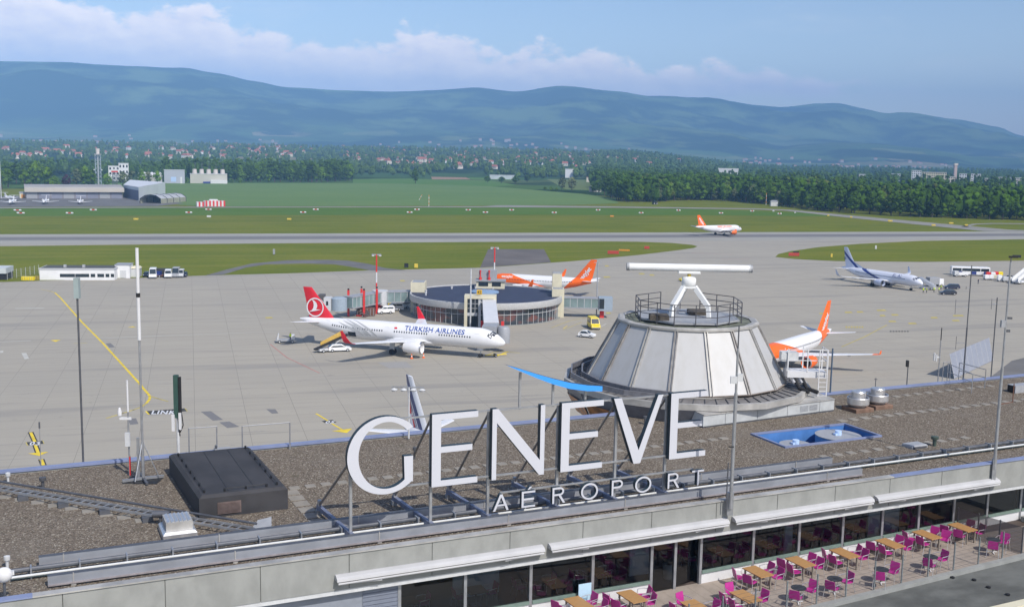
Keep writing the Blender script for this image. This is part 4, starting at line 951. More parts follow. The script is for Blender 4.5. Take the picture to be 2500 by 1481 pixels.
# skirt below the deck, hanging beyond the roof edge
SKM = mat('skirt panel', (.16, .17, .20), .45, .4, var=.12)
for i in range(NP):
    a0, a1 = off + 2 * math.pi * i / NP, off + 2 * math.pi * (i + 1) / NP; md = (math.degrees((a0 + a1) / 2) + 180) % 360 - 180
    vv = min(62.6 - 8 * math.sin(a) * _sb - 8 * math.cos(a) * _cb for a in (a0, a1))
    if -5 < md < 75: continue
    lo_ = 22.4 if vv > 59.4 else ZR - .02
    q = M(); q.quad(pol(8.49, a0 + .003, 24.39), pol(8.49, a1 - .003, 24.39), pol(8.49 - (24.39 - lo_) * .5, a1 - .003, lo_), pol(8.49 - (24.39 - lo_) * .5, a0 + .003, lo_)); q.ob('skirt', SKM, RT)
q = M()
for i in range(9, 14):
    a = off + 2 * math.pi * i / NP
    q.quad(pol(8.22, a + .02, 23.7), pol(8.22, a + .37, 23.7), pol(7.6, a + .37, 22.5), pol(7.6, a + .02, 22.5))
q.ob('orange_patch', mat('mottled orange', (.42, .17, .05), .4, .3, var=.5, scale=1.5), RT)  # separate mottled orange quads just outside the left skirt
# pale box in front of the cone, on the gravel
BX = mat('pale box sheet', (.46, .48, .49), .5, .15, var=.1, scale=1.2)
def bl(u, v, z): x, y = XY(u, v); return (x - RX, y - RY, z)
q = M(); us = [38.25, 40.0, 42.6, 45.1, 47.9, 49.2]
for a, b in zip(us, us[1:]):
    q = M(); a2, b2 = a + .015, b - .015; v0a, v0b = 54.45 + (a - 38.25) * .07, 54.45 + (b - 38.25) * .07
    q.hull([bl(a2, v0a, ZR + .1), bl(b2, v0b, ZR + .1), bl(b2, 57.5, ZR + .1), bl(a2, 57.5, ZR + .1)], [bl(a2, v0a, ZR + .78), bl(b2, v0b, ZR + .78), bl(b2, 57.5, ZR + .86), bl(a2, 57.5, ZR + .86)]); q.ob('box_panel', BX, RT)
    q = M(); q.hull([bl(a2, v0a - .06, ZR + .785), bl(b2, v0b - .06, ZR + .785), bl(b2, 57.6, ZR + .865), bl(a2, 57.6, ZR + .865)], [bl(a2, v0a - .06, ZR + .84), bl(b2, v0b - .06, ZR + .84), bl(b2, 57.6, ZR + .93), bl(a2, 57.6, ZR + .93)]); q.ob('box_lid', ZINC, RT)
q = M(); q.hull([bl(38.3, 54.5, ZR - .01), bl(49.15, 55.2, ZR - .01), bl(49.15, 57.4, ZR - .01), bl(38.3, 57.4, ZR - .01)], [bl(38.3, 54.5, ZR + .1), bl(49.15, 55.2, ZR + .1), bl(49.15, 57.4, ZR + .1), bl(38.3, 57.4, ZR + .1)]); q.ob('box_plinth', STEELD, RT)
for a in (46.2, 47.0):
    q = M(); v_ = 54.45 + (a - 38.25) * .07
    for i in range(5): q.hull([bl(a, v_ - .03, ZR + .25 + i * .08), bl(a + .68, v_ + .018, ZR + .25 + i * .08), bl(a + .68, v_ + .03, ZR + .25 + i * .08), bl(a, v_ - .01, ZR + .25 + i * .08)], [bl(a, v_ - .03, ZR + .29 + i * .08), bl(a + .68, v_ + .018, ZR + .29 + i * .08), bl(a + .68, v_ + .03, ZR + .29 + i * .08), bl(a, v_ - .01, ZR + .29 + i * .08)])
    q.ob('box_grille', GREYP, RT)
# top platform and railing
ZPF = zt_ + .28
q = M(); q.loft([[pol(3.6, R(22.5 + 45 * i), ZPF - .12) for i in range(8)], [pol(3.6, R(22.5 + 45 * i), ZPF) for i in range(8)]]); q.ob('platform', GREYP, RT)
RLM = mat('rail dark grey', (.085, .085, .10), .5, .3, var=.1)
pts = [pol(3.72, R(22.5 + 45 * i), 0) for i in range(8)]
for i, (x, y, _z) in enumerate(pts):
    x2, y2, _ = pts[(i + 1) % 8]
    q = M(); q.cyl((x, y, ZPF - .3), (x, y, ZPF + 1.2), .035, n=6); q.cyl(((x + x2) / 2, (y + y2) / 2, ZPF - .3), ((x + x2) / 2, (y + y2) / 2, ZPF + 1.2), .03, n=6); q.ob('rail_post', RLM, RT)
    if i == 3: continue
    q = M()
    for h in (.4, .8, 1.2): q.cyl((x, y, ZPF + h), (x2, y2, ZPF + h), .028, n=6)
    q.ob('rail', RLM, RT)
q = M(); q.bevbox(-2.9, -1.6, -2.4, -1.7, ZPF, ZPF + .42, .1); q.bevbox(.2, 1.7, .4, 1.6, ZPF + .002, ZPF + .3, .05); q.ob('roof_box', mat('brown box', (.07, .06, .05), .8, var=.3), RT)
# side platform with white rails and ladder
WR = WHT
sx0, sx1, sy0, sy1, sz = 6.3, 8.9, -3.2, -2.0, 26.0
q = M(); q.box(sx0, sx1, sy0, sy1, sz - .42, sz); q.ob('side_platform', WR, RT)
q = M()
for x, y in ((sx0, sy0), (7.6, sy0), (sx1, sy0), (sx1, sy1), (7.6, sy1)): q.box(x - .035, x + .035, y - .035, y + .035, sz + .001, sz + 1.5)
for h in (.75, 1.47): q.box(sx0, sx1, sy0 - .025, sy0 + .025, sz + h - .025, sz + h + .025); q.box(sx1 - .025, sx1 + .025, sy0 + .03, sy1, sz + h - .024, sz + h + .024)
q.ob('side_rail', WR, RT)
q = M()
for x in (8.35, 8.9): q.box(x - .03, x + .03, sy0 - .2, sy0 - .14, 23.6, sz + 1.5)
for i in range(9): q.box(8.38, 8.87, sy0 - .185, sy0 - .155, 23.8 + i * .3, 23.84 + i * .3)
q.ob('ladder', WR, RT)
q = M(); q.box(5.9, 7.0, -3.1, -2.3, 26.65, 27.25); q.box(5.85, 6.2, -3.14, -3.102, 26.75, 27.2); q.ob('control_box', LGREY, RT)
q = M(); q.cyl((6.3, -2.7, 26), (6.3, -2.7, 26.65), .07); q.ob('box_leg', STEEL, RT)
for i in range(2): q = M(); q.tube([(6.8 + i * .5, -2.9, 25.6), (7.1 + i * .5, -3.4, 24.9), (7.6 + i * .6, -3.9, 24.75)], .13, 8); q.ob('cable_hose', BLK, RT, smooth=True); q = M(); q.cyl((6.7 + i * .5, -2.8, 25.55), (6.9 + i * .5, -3.1, 25.2), .17, n=10); q.ob('pipe_elbow', WR, RT, smooth=True)
# the radar itself
t_ = local('radar_antenna', 'white horizontal radar bar turning on an A-frame above the metal cone', 'radar', (RX, RY, ZPF))
RW_ = mat('radar white', (.72, .73, .73), .35, var=.05, scale=1)
q = M(); 
for sx_, sy_ in ((-1.25, -.9), (1.35, -.7), (-.6, 1.3)):
    b0 = Vector((sx_, sy_, .02)); m0 = Vector((sx_ * .95, sy_ * .95, .75)); t0 = Vector((sx_ * .28, sy_ * .28, 2.05))
    q = M(); q.bar(b0, m0, .26, .26); q.bar(m0, t0, .34, .3); q.ob('leg', RW_, t_)
q = M(); q.hull([(-1.4, -.7, .25), (-1.0, -1.0, .25), (-1.0, .3, .25), (-1.3, .3, .25)], [(-.42, -.3, 2.0), (-.2, -.4, 2.0), (-.2, .1, 2.0), (-.42, .1, 2.0)]); q.ob('shroud', GREYP, t_)
q = M(); q.box(-.42, .42, -.42, .42, 1.95, 2.08); q.ob('head_plate', RW_, t_)
q = M(); q.loft([[(.5 * s_ * math.cos(i * math.pi / 10), .42 * s_ * math.sin(i * math.pi / 10), z) for i in range(20)] for z, s_ in ((2.1, .8), (2.2, 1), (2.55, 1), (2.68, .85), (2.74, .4))]); q.ob('gearbox', RW_, t_, smooth=50)
q = M(); q.cyl((0, 0, 2.74), (0, 0, 2.95), .13, n=12); q.ob('turntable', mat('ochre paint', (.4, .3, .05), .5, var=.1), t_)
q = M(); q.bevbox(-.75, .75, -.2, .2, 2.95, 3.1, .04); q.ob('cradle', RW_, t_)
q = M(); q.cyl((-4.2, 0, 3.34), (4.2, 0, 3.34), .255, n=20); q.ob('antenna_bar', RW_, t_, smooth=40)
for s_ in (-1, 1):
    q = M(); q.cyl((s_ * 4.2, 0, 3.34), (s_ * 4.32, 0, 3.34), .27, n=20); q.ob('end_cap', GREYP, t_, smooth=40)
    q = M(); q.cyl((s_ * 4.12, 0, 3.34), (s_ * 4.17, 0, 3.34), .29, n=20); q.ob('end_flange', LGREY, t_)

# ================================================================== masts, aerials and rails on the roof
def hpole(bx, by, z0, tx, ty):
    B = AT(bx, by, z0); d = _FW + _RT * ((tx - PW / 2) / FPX) + _UP * ((PH / 2 - ty) / FPX)
    k = ((B.x * d.x + B.y * d.y) / (d.x ** 2 + d.y ** 2)); return B, CAMZ + d.z * k
def mast(name, label, cat, segs, base, z0, tops, extra=None, group=None):
    """segs: list of (upper photo y, radius, material); tops photo x"""
    B, _ = hpole(base[0], base[1], z0, tops, segs[-1][0]); t_ = local(name, label, cat, (B.x, B.y, z0), 0, group); z = -.25 if z0 == ZC else 0
    for yt, r, m, nm in segs:
        _, zz = hpole(base[0], base[1], z0, tops, yt); zz -= z0
        q = M(); q.cyl((0, 0, z), (0, 0, zz), r, r * .92, 10); q.ob(nm, m, t_, smooth=True); z = zz
    if extra: extra(t_, z, lambda y: hpole(base[0], base[1], z0, tops, y)[1] - z0)
    return t_
def ex1(t_, z, Z):
    q = M(); q.cyl((0, 0, Z(715) - .2), (0, 0, Z(715)), .1, n=10); q.ob('collar', BLK, t_)
    for k in range(4): a = k * math.pi / 2 + .5; q = M(); q.bar((0, 0, .12), (1.0 * math.cos(a), 1.0 * math.sin(a), .1), .12, .12); q.ob('foot', STEELD if k % 2 else STEEL, t_)
    for k in range(3): a = k * 2.1 + .3; q = M(); q.cyl((.75 * math.cos(a), .75 * math.sin(a), .15), (0, 0, 2.0), .03); q.ob('stay', STEEL, t_)
    q = M(); q.box(-.85, .85, -.6, .6, -.01, .02); q.ob('mat', BLK, t_)
    q = M(); q.bar((-.2, -.05, .1), (-.2, -.05, 2.2), .12, .1); q.ob('stiffener', STEEL, t_)
mast('antenna_mast', 'tall grey mast with long white tip on a crossed foot beside the black box', 'antenna', [(1080, .085, STEEL, 'pole'), (830, .06, STEEL, 'pole'), (605, .085, WHT, 'white_tip')], (350, 1172), ZR, 338, ex1)
def ex2(t_, z, Z):
    q = M(); q.box(-.13, .13, -.13, .13, z - 1.05, z); q.ob('head_box', mat('pale green grey', (.30, .36, .36), .5, var=.05), t_)
mast('antenna_mast', 'thin tall mast topped by a grey green box at the far left roof edge', 'antenna', [(678, .055, STEELD, 'pole')], (203, 1122), ZC, 187, ex2)
def ex3(t_, z, Z):
    q = M(); q.box(-.17, .07, -.12, .12, 2.0, z); q.ob('column', mat('dark green paint', (.035, .08, .065), .5, var=.1), t_)
    q = M(); q.box(.09, .2, -.1, .1, 2.1, z - .1); q.ob('cable_bundle', BLK, t_)
    q = M(); q.box(-.28, -.12, -.18, -.13, 1.3, 2.2); q.box(.1, .24, -.2, -.14, 1.4, 2.3); q.ob('radio_panel', WHT, t_)
    q = M(); q.tube([(.12, 0, 1.2), (.3, -.05, 1.6), (.22, 0, 2.2), (.05, -.1, 2.0), (.1, 0, 1.0)], .03, 5); q.ob('cable_loop', BLK, t_)
mast('antenna_mast', 'stout dark green mast with cables behind the black box', 'antenna', [(1010, .08, LGREY, 'pole'), (915, .05, LGREY, 'pole')], (436, 1108), ZC, 433, ex3)
def ex4(t_, z, Z):
    q = M(); q.box(-.14, .1, -.16, -.04, 1.55, 2.25); q.ob('equipment_box', LGREY, t_)
    q = M(); q.box(-.42, .16, -.05, .05, 2.9, 3.02); q.ob('side_arm', WHT, t_)
    q = M(); q.lathe([(.01, 3.05), (.1, 3.1), (.11, 3.3), (.05, 3.5), (.01, 3.52)], 12, (-.42, 0)); q.ob('white_dome', WHT, t_, smooth=True)
    q = M(); q.cyl((.02, 0, .02), (.02, 0, 1.0), .05); q.ob('red_base', RED, t_)
mast('antenna_mast', 'slim mast with white rod, side arm dome and red lower pole', 'antenna', [(1005, .045, STEEL, 'pole'), (928, .05, WHT, 'white_tip')], (317, 1160), ZR, 306, ex4)
mast('lightning_rod', 'thin short rod at the left roof edge above yellow apron arrow', 'lightning rod', [(1045, .022, STEEL, 'rod'), (1030, .045, STEELD, 'tip')], (100, 1132), ZC, 92)
def ex5(t_, z, Z):
    q = M(); q.box(-.3, .0, -.16, -.02, Z(935), Z(918)); q.box(.02, .28, -.1, .04, Z(930), Z(912)); q.ob('equipment_box', LGREY, t_)
    q = M(); q.cyl((-.25, -.1, Z(1090)), (0, -.1, Z(1090)), .03); q.ob('clamp', BLK, t_)
    q = M(); q.box(-.14, .14, .04, .24, -.6, .5); q.ob('bracket', STEEL, t_)
    q = M(); q.cyl((-.22, 0, -.3), (-.2, 0, Z(1130)), .03); q.ob('side_tube', STEELD, t_)
mast('antenna_mast', 'tall grey mast in front of the metal cone, fixed to the roof front', 'antenna', [(960, .09, STEEL, 'pole'), (850, .06, STEEL, 'pole'), (795, .035, STEELD, 'tip')], (1784, 1228), ZC, 1806, ex5)
def ex6(t_, z, Z):
    q = M(); q.box(-.28, -.06, -.12, .06, Z(800), Z(783)); q.ob('equipment_box', GREYP, t_)
    q = M(); q.tube([(.02, 0, Z(990)), (.75, .1, Z(985)), (.75, .1, Z(940))], .03, 6); q.ob('cable_arm', mat('rust brown', (.14, .07, .05), .7, var=.2), t_)
    q = M(); q.box(.08, .3, -.05, .05, Z(780), Z(775)); q.box(.06, .24, -.05, .05, Z(812), Z(806)); q.ob('side_arm', STEELD, t_)
    q = M(); q.box(-.1, .1, -.05, .15, -1.0, .3); q.ob('bracket', STEEL, t_)
    q = M(); q.box(-.12, .35, -.05, .05, z - .1, z); q.ob('top_arm', BLK, t_)
mast('antenna_mast', 'tallest grey mast at the right end of the last awning', 'antenna', [(900, .085, STEEL, 'pole'), (640, .055, STEEL, 'pole'), (625, .03, STEELD, 'tip')], (2428, 1133), ZC, 2476, ex6)
def arms(lst):
    def f(t_, z, Z):
        for y, l, dn in lst:
            q = M(); q.box(-l, 0, -.025, .025, Z(y) - .025, Z(y) + .025); q.ob('side_arm', STEEL, t_)
            q = M(); q.cyl((-l, 0, Z(y) - dn), (-l, 0, Z(y) + dn), .018); q.ob('dipole', STEELD, t_)
    return f
mast('antenna_mast', 'mast with three dipole side arms at the right roof edge', 'antenna', [(800, .06, STEELD, 'pole'), (648, .04, STEELD, 'tip')], (2352, 918), ZC, 2373, arms([(703, .3, .1), (750, 1.0, .55), (838, .75, .5)]))
mast('antenna_mast', 'thin dark mast with one short side arm right of the dipole mast', 'antenna', [(726, .045, STEELD, 'pole')], (2420, 912), ZC, 2434, arms([(742, .4, .4)]))
mast('antenna_mast', 'thin weather mast with cups and black tip at the right roof edge', 'antenna', [(830, .045, STEEL, 'pole'), (800, .035, BLK, 'tip')], (2290, 928), ZC, 2299, lambda t_, z, Z: (lambda q: (q.box(-.45, 0, -.02, .02, Z(874), Z(870)), q.cyl((-.4, 0, Z(880)), (-.4, 0, Z(862)), .07, n=8), q.cyl((-.25, 0, Z(882)), (-.25, 0, Z(866)), .07, n=8), q.ob('weather_sensor', LGREY, t_)))(M()) and None)
mast('flag_pole', 'thin dark blue pole on the roof edge right of the radar ladder', 'pole', [(850, .06, mat('blue steel', (.07, .11, .17), .5, var=.1), 'pole')], (2027, 955), ZC, 2032)
mast('floodlight_post', 'short post with a dark box light on the right roof edge', 'post light', [(890, .04, STEELD, 'post')], (2214, 936), ZC, 2219, lambda t_, z, Z: (lambda q: (q.box(-.14, .02, -.12, .12, z - .15, z + .32), q.ob('lamp_box', BLK, t_)))(M()) and None)
mast('floodlight_post', 'tiny lamp post near the two roof fans', 'post light', [(922, .03, STEELD, 'post')], (2137, 945), ZC, 2138, lambda t_, z, Z: (lambda q: (q.box(-.12, .12, -.02, .02, z - .12, z - .08), q.ob('lamp_bar', STEELD, t_)))(M()) and None)
def ex7(t_, z, Z):
    q = M(); q.box(-1.0, .85, -.03, .03, z - .03, z + .03); q.ob('cross_arm', STEEL, t_)
    for k, x in enumerate((-.85, -.3, .25, .75)): q = M(); q.lathe([(.01, z - .26), (.16, z - .22), (.2, z - .14), (.06, z - .06), (.01, z - .04)], 14, (x, 0)); q.ob('lamp_head', LGREY, t_, smooth=True)
mast('floodlight_post', 'post with four round lamp heads in front of the striped tail', 'post light', [(945, .05, LGREY, 'post')], (998, 1060), ZC, 1000, ex7)
# white dish aerial at the lower left corner
u, v = BUV(12, 1455, ZC); t_ = thing('dish_antenna', 'round white dish cut by the left picture edge at the roof corner', 'dish', (u, v, ZC), 'B')
q = M(); q.cyl((u, v, ZC - 1.2), (u, v, ZC + 1.0), .05); q.ob('pole', STEELD, t_)
q = M(); q.loft([[(u + (r_ * math.cos(i * math.pi / 12)), v - .12 + d_, ZC + .85 + r_ * math.sin(i * math.pi / 12)) for i in range(24)] for r_, d_ in ((.06, -.16), (.18, -.12), (.27, -.02), (.29, .04), (.27, .1), (.1, .16))]); q.ob('radome', WHT, t_, smooth=50)
q = M(); q.box(u + .2, u + .34, v - .05, v + .1, ZC + .78, ZC + .92); q.ob('radio_box', LGREY, t_)
# galvanised frames and guard rails on the far roof edge
def frame(label, pts, z0, zt, mids=(), m=STEEL):
    P0 = [BUV(x, y, z0) for x, y in pts]; c = P0[0]
    t_ = thing('guard_rail', label, 'railing', (c[0], c[1], z0), 'B', group='steel railings on the roof edge')
    for u, v in P0: q = M(); q.cyl((u, v, z0 - .3), (u, v, zt), .035, n=6); q.ob('post', m, t_)
    q = M()
    for (a, b), (c_, d) in zip(P0, P0[1:]):
        for z in (zt,) + tuple(mids): q.cyl((a, b, z), (c_, d, z), .03, n=6)
    q.ob('rail', m, t_)
frame('left bare steel frame standing on the roof edge behind the black box', [(462, 1105), (530, 1100)], ZC, ZC + 1.35)
frame('right bare steel frame standing on the roof edge behind the black box', [(592, 1093), (708, 1083)], ZC, ZC + 1.22)
frame('grey step-over railing at the right roof edge, left half', [(2312, 928), (2372, 956)], ZC - .2, ZC + 1.1, (ZC + .5,))
frame('grey step-over railing at the right roof edge, right half', [(2340, 926), (2404, 944)], ZC - .2, ZC + 1.1, (ZC + .5,))
frame('grey ladder hoop frame above the right roof edge', [(2300, 934), (2318, 932)], ZC - .2, ZC + 1.35)
# dark ducts at the far right
t_ = thing('roof_duct', 'short dark square duct at the right picture edge on the gravel', 'duct', BUV(2480, 955, ZR) + (ZR,), 'B'); u, v = BUV(2478, 960, ZR)
q = M(); q.box(u, u + 3.0, v, v + .7, ZR - .01, ZR + .55); q.ob('duct', GREYP, t_); q = M(); q.box(u - .04, u - .002, v + .05, v + .65, ZR + .02, ZR + .52); q.ob('duct_mouth', BLK, t_)
t_ = thing('roof_hatch', 'small grey metal box on the roof edge behind the black plant box', 'hatch', BUV(560, 1100, ZC) + (ZC,), 'B'); u, v = BUV(546, 1101, ZC)
q = M(); q.box(u - .5, u + .35, v - .2, v + .15, ZC + .061, ZC + .2); q.ob('lid', GREYP, t_); q = M(); q.box(u - .45, u - .35, v - .1, v + .1, ZC + .201, ZC + .36); q.ob('handle', STEELD, t_)

# ================================================================== the terrace
TX = mat('terrace tile', (.31, .265, .225), .85, var=.1, scale=1.2, spec=.2)
def tl(u): return 37.62 + .075 * (u - 33)                            # fence line
q = M(); q.quad((20, tl(20), ZT), (52.2, tl(52.2), ZT), (52.2, 43.2, ZT), (26, 41.78, ZT), (20, 41.78, ZT)); q.ob('terrace', TX, TB)
q = M()
for i in range(46):
    u = 20.4 + i * .7; q.quad((u, tl(u), ZT + .004), (u + .02, tl(u), ZT + .004), (u + .02, 41.7, ZT + .004), (u, 41.7, ZT + .004))
q.ob('tile_joint', mat('tile joint', (.24, .21, .17), .9, var=.1), TB)
q = M(); q.hull([(20, tl(20) - .3, ZT - .3), (62, tl(62) - .3, ZT - .3), (62, tl(62), ZT - .3), (20, tl(20), ZT - .3)], [(20, tl(20) - .3, ZT + .07), (62, tl(62) - .3, ZT + .07), (62, tl(62), ZT + .07), (20, tl(20), ZT + .07)]); q.ob('terrace_kerb', CONC, TB)
q = M(); q.quad((18, 33.4, ZT - .12), (70, 34.8, ZT - .12), (70, tl(70) - .3, ZT - .12), (18, tl(18) - .3, ZT - .12)); q.ob('lower_ledge', CONCD, TB)
q = M(); q.hull([(18, 32.9, ZT - 1.5), (70, 34.3, ZT - 1.5), (70, 34.8, ZT - 1.5), (18, 33.4, ZT - 1.5)], [(18, 32.9, ZT + .25), (70, 34.3, ZT + .25), (70, 34.8, ZT + .25), (18, 33.4, ZT + .25)]); q.ob('ledge_upstand', CREAM, TB)
q = M(); q.box(52.2, 75, tl(52) + .1, 42.6, ZT - .4, ZT + .3); q.ob('side_plinth', CONC, TB)
q = M()
for px, py in ((2325, 1410), (2378, 1416), (2413, 1434), (2460, 1452)): u, v = BUV(px, py, ZT - .12); q.lathe([(.11, ZT - .13), (.11, ZT - .04), (.01, ZT - .02)], 8, (u, v))
q.ob('roof_outlet', BLK, TB)
# mesh fence: steel posts carrying thin wires
t_ = thing('terrace_fence', 'low mesh fence with steel posts along the terrace edge', 'fence', (34, tl(34), ZT), 'B')
FPU = [20.2 + 1.86 * i for i in range(16)]
for i, u in enumerate(FPU):
    q = M(); q.box(u - .03, u + .03, tl(u) + .03, tl(u) + .08, ZT, ZT + 1.48); q.ob('post', mat('fence post', (.22, .25, .26), .5, .4, var=.1), t_)
q = M()
for k in range(7): z = ZT + .2 + k * .2; q.cyl((20.2, tl(20.2) + .02, z), (47.8, tl(47.8) + .02, z), .006, n=3)
q.ob('wire', STEELD, t_)
t_ = thing('mesh_screen', 'dark woven mesh screen closing the right end of the terrace', 'screen', (48.4, 40, ZT), 'B')
def m_screen():
    m, k, b = nodes('woven mesh'); b.inputs['Base Color'].default_value = (.11, .10, .105, 1)
    tc = k.add('ShaderNodeTexCoord').outputs['Object']; wv = k.add('ShaderNodeTexWave', bands_direction='Z'); wv.inputs['Scale'].default_value = 6; k.l.new(tc, wv.inputs['Vector'])
    k.l.new(k.math('MULTIPLY_ADD', wv.outputs['Fac'], .25, .62), b.inputs['Alpha']); return m
q = M(); q.quad((47.7, 38.75, ZT + .05), (46.95, 42.4, ZT + .05), (46.95, 42.4, ZT + 1.5), (47.7, 38.75, ZT + 1.5)); q.ob('mesh', m_screen(), t_)
for v in (38.75, 40.0, 41.2, 42.4): q = M(); uu = 47.7 - (v - 38.75) * .205; q.box(uu + .02, uu + .08, v - .03, v + .03, ZT, ZT + 1.52); q.ob('post', STEELD, t_)
# chairs, tables
def make_chair():
    t_ = local('terrace_chair', 'x', 'chair', (0, 0, 0))
    q = M(); q.loft([[(-.23, -.22, .44), (.23, -.22, .44), (.23, -.22, .47), (-.23, -.22, .47)], [(-.24, 0, .425), (.24, 0, .425), (.24, 0, .455), (-.24, 0, .455)], [(-.22, .21, .43), (.22, .21, .43), (.22, .21, .46), (-.22, .21, .46)]]); q.ob('seat', MAG, t_, smooth=30)
    q = M(); q.loft([[(-.2, .2, .44), (.2, .2, .44), (.2, .225, .44), (-.2, .225, .44)], [(-.23, .235, .62), (-.0 + .23, .235, .62), (.23, .26, .62), (-.23, .26, .62)], [(-.21, .28, .84), (.21, .28, .84), (.21, .305, .84), (-.21, .305, .84)]]); q.ob('backrest', MAG, t_, smooth=30)
    for s_ in (-1, 1):
        q = M(); q.tube([(s_ * .27, -.25, 0), (s_ * .25, -.2, .43)], .013, 6); q.ob('leg', ALU, t_)
        q = M(); q.tube([(s_ * .27, .3, 0), (s_ * .245, .2, .43), (s_ * .24, .25, .66)], .013, 6); q.ob('leg', ALU, t_)
        q = M(); q.tube([(s_ * .25, -.2, .43), (s_ * .29, -.16, .64), (s_ * .29, .1, .66), (s_ * .24, .25, .66)], .016, 6); q.ob('armrest', ALU, t_)
    return t_
def make_table():
    t_ = local('terrace_table', 'x', 'table', (0, 0, 0))
    q = M(); q.box(-.40, .40, -.68, .68, .71, .75); q.ob('table_top', WOOD, t_)
    for sx_ in (-.3, .3):
        for sy_ in (-.56, .56): q = M(); q.box(sx_ - .035, sx_ + .035, sy_ - .035, sy_ + .035, 0, .708); q.ob('leg', mat('grey brown leg', (.22, .19, .16), .6, var=.1), t_)
    return t_
def make_bistro():
    t_ = local('round_table', 'x', 'table', (0, 0, 0))
    q = M(); q.cyl((0, 0, .70), (0, 0, .725), .36, n=28); q.ob('mesh_top', mat('dark metal mesh', (.045, .05, .06), .5, .3, var=.15, scale=12), t_)
    q = M(); q.cyl((0, 0, .03), (0, 0, .70), .03, n=8); q.ob('pedestal', STEELD, t_)
    for k in range(3): a = k * 2.094 + .4; q = M(); q.bar((0, 0, .05), (.28 * math.cos(a), .28 * math.sin(a), .02), .05, .03); q.ob('foot', WHT, t_)
    return t_
chair0, table0, bistro0 = make_chair(), make_table(), make_bistro()
used = {}; SC = {'terrace_chair': (1.1, 1.1, 1.1)}
def put(src, u, v, rz, label, group, z=ZT + .001):
    x, y = XY(u, v)
    if src.name not in used: used[src.name] = 1; o = src; o.location = (x, y, z); o.scale = SC.get(src.name, (1, 1, 1)); o.rotation_euler = (0, 0, rz); o['label'] = label; o['group'] = group
    else: o = dup(src, (x, y, z), rz, label, group)
    return o
TA = BA + R(3.5)
LT = [(1413, 1470), (1543, 1454), (1850.5, 1393.5), (1954, 1369.5), (2062, 1348.5), (2173, 1324.5), (2263, 1303.5), (2350, 1285.5)]
for i, (px, py) in enumerate(LT):
    u, v = BUV(px, py, ZT + .75)
    nm = ORD[i]
    put(table0, u, v, TA, f'oak table by the windows, {nm} from the left', 'oak tables in a row along the windows')
    for j, (du, dv, rz, w_) in enumerate(((-.78, .32, R(90), 'left, near the windows'), (-.74, -.38, R(95), 'left, near the aisle'), (.80, .34, R(-92), 'right, near the windows'), (.76, -.36, R(-84), 'right, near the aisle'))):
        put(chair0, u + du + rng.uniform(-.12, .12) * (1 if du > 0 else 1), v + dv + rng.uniform(-.08, .08), TA + rz + rng.uniform(-.35, .35), f'magenta chair at the {w_}, of the {nm} window table from the left', 'magenta chairs at the oak tables')
for i, (px, py) in enumerate(((1820.5, 1453.5), (1700, 1478))):
    u, v = BUV(px, py, ZT + .75); w_ = ('right', 'left')[i]
    put(table0, u, v, TA, f'{w_} of the two oak tables standing out in the aisle', 'oak tables standing in the aisle')
    for j, (du, dv, rz, n_) in enumerate(((-.74, .35, R(92), 'upper left'), (-.74, -.35, R(84), 'lower left'), (.0, .95, R(4), 'window end'), (.76, -.1, R(-88), 'right'))): put(chair0, u + du, v + dv, TA + rz + rng.uniform(-.15, .15), f'magenta chair at the {n_} of the {w_} aisle table', 'magenta chairs at the aisle tables')
RTB = [(1950, 1433), (2038, 1411), (2152, 1388), (2272, 1357), (2426, 1316)]
for i, (px, py) in enumerate(RTB):
    u, v = BUV(px, py, ZT + .72)
    put(bistro0, u, v, 0, f'small round dark mesh table by the fence, {ORD[i]} from the left', 'round mesh tables along the fence')
    put(chair0, u - .5, v - .42, TA + R(120) + rng.uniform(-.25, .25), f'magenta chair left of the {ORD[i]} round table from the left', 'magenta chairs at the round tables')
    put(chair0, u + .66, v - .02, TA + R(-86) + rng.uniform(-.25, .25), f'magenta chair right of the {ORD[i]} round table from the left', 'magenta chairs at the round tables')
# things behind the glass
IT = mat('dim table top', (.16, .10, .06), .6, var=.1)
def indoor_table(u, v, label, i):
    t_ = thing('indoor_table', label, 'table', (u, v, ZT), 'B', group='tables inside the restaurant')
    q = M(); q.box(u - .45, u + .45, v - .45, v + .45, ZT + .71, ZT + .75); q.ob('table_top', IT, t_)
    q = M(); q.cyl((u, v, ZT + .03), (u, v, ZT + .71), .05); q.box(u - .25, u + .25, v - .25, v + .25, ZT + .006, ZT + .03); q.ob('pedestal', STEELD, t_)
ic = None
for i, u in enumerate((15.3, 18.6, 21.6, 24.6, 31.0, 34.2, 37.2, 40.0)):
    indoor_table(u, 43.6, f'dim table behind the glass, {ORD[i]} from the left', i)
    for k in (-1, 1): put(chair0, u + k * .75, 43.7, BA + R(-90 * k), f'dim magenta chair behind the glass, {"left" if k < 0 else "right"} of the {ORD[i]} indoor table', 'chairs inside the restaurant')
t_ = thing('waste_bin', 'tall grey bin with black liner standing inside the open doorway', 'bin', (28.4, 43.0, ZT), 'B')
q = M(); q.lathe([(.22, ZT + .01), (.29, ZT + .8)], 20, (28.55, 43.0), True); q.ob('body', LGREY, t_, smooth=30); q = M(); q.lathe([(.3, ZT + .78), (.31, ZT + .95), (.2, ZT + .9)], 20, (28.55, 43.0), True); q.ob('liner', BLK, t_)
t_ = thing('menu_board', 'pale blue blank board leaning by the window', 'board', (23.1, 41.5, ZT), 'B')
q = M(); q.box(22.75, 23.4, 41.45, 41.5, ZT, ZT + 1.15); q.ob('panel', mat('pale blue board', (.42, .60, .72), .5, var=.05), t_); q = M(); q.box(22.8, 23.35, 41.51, 41.55, ZT, ZT + .9); q.ob('stand', STEELD, t_)
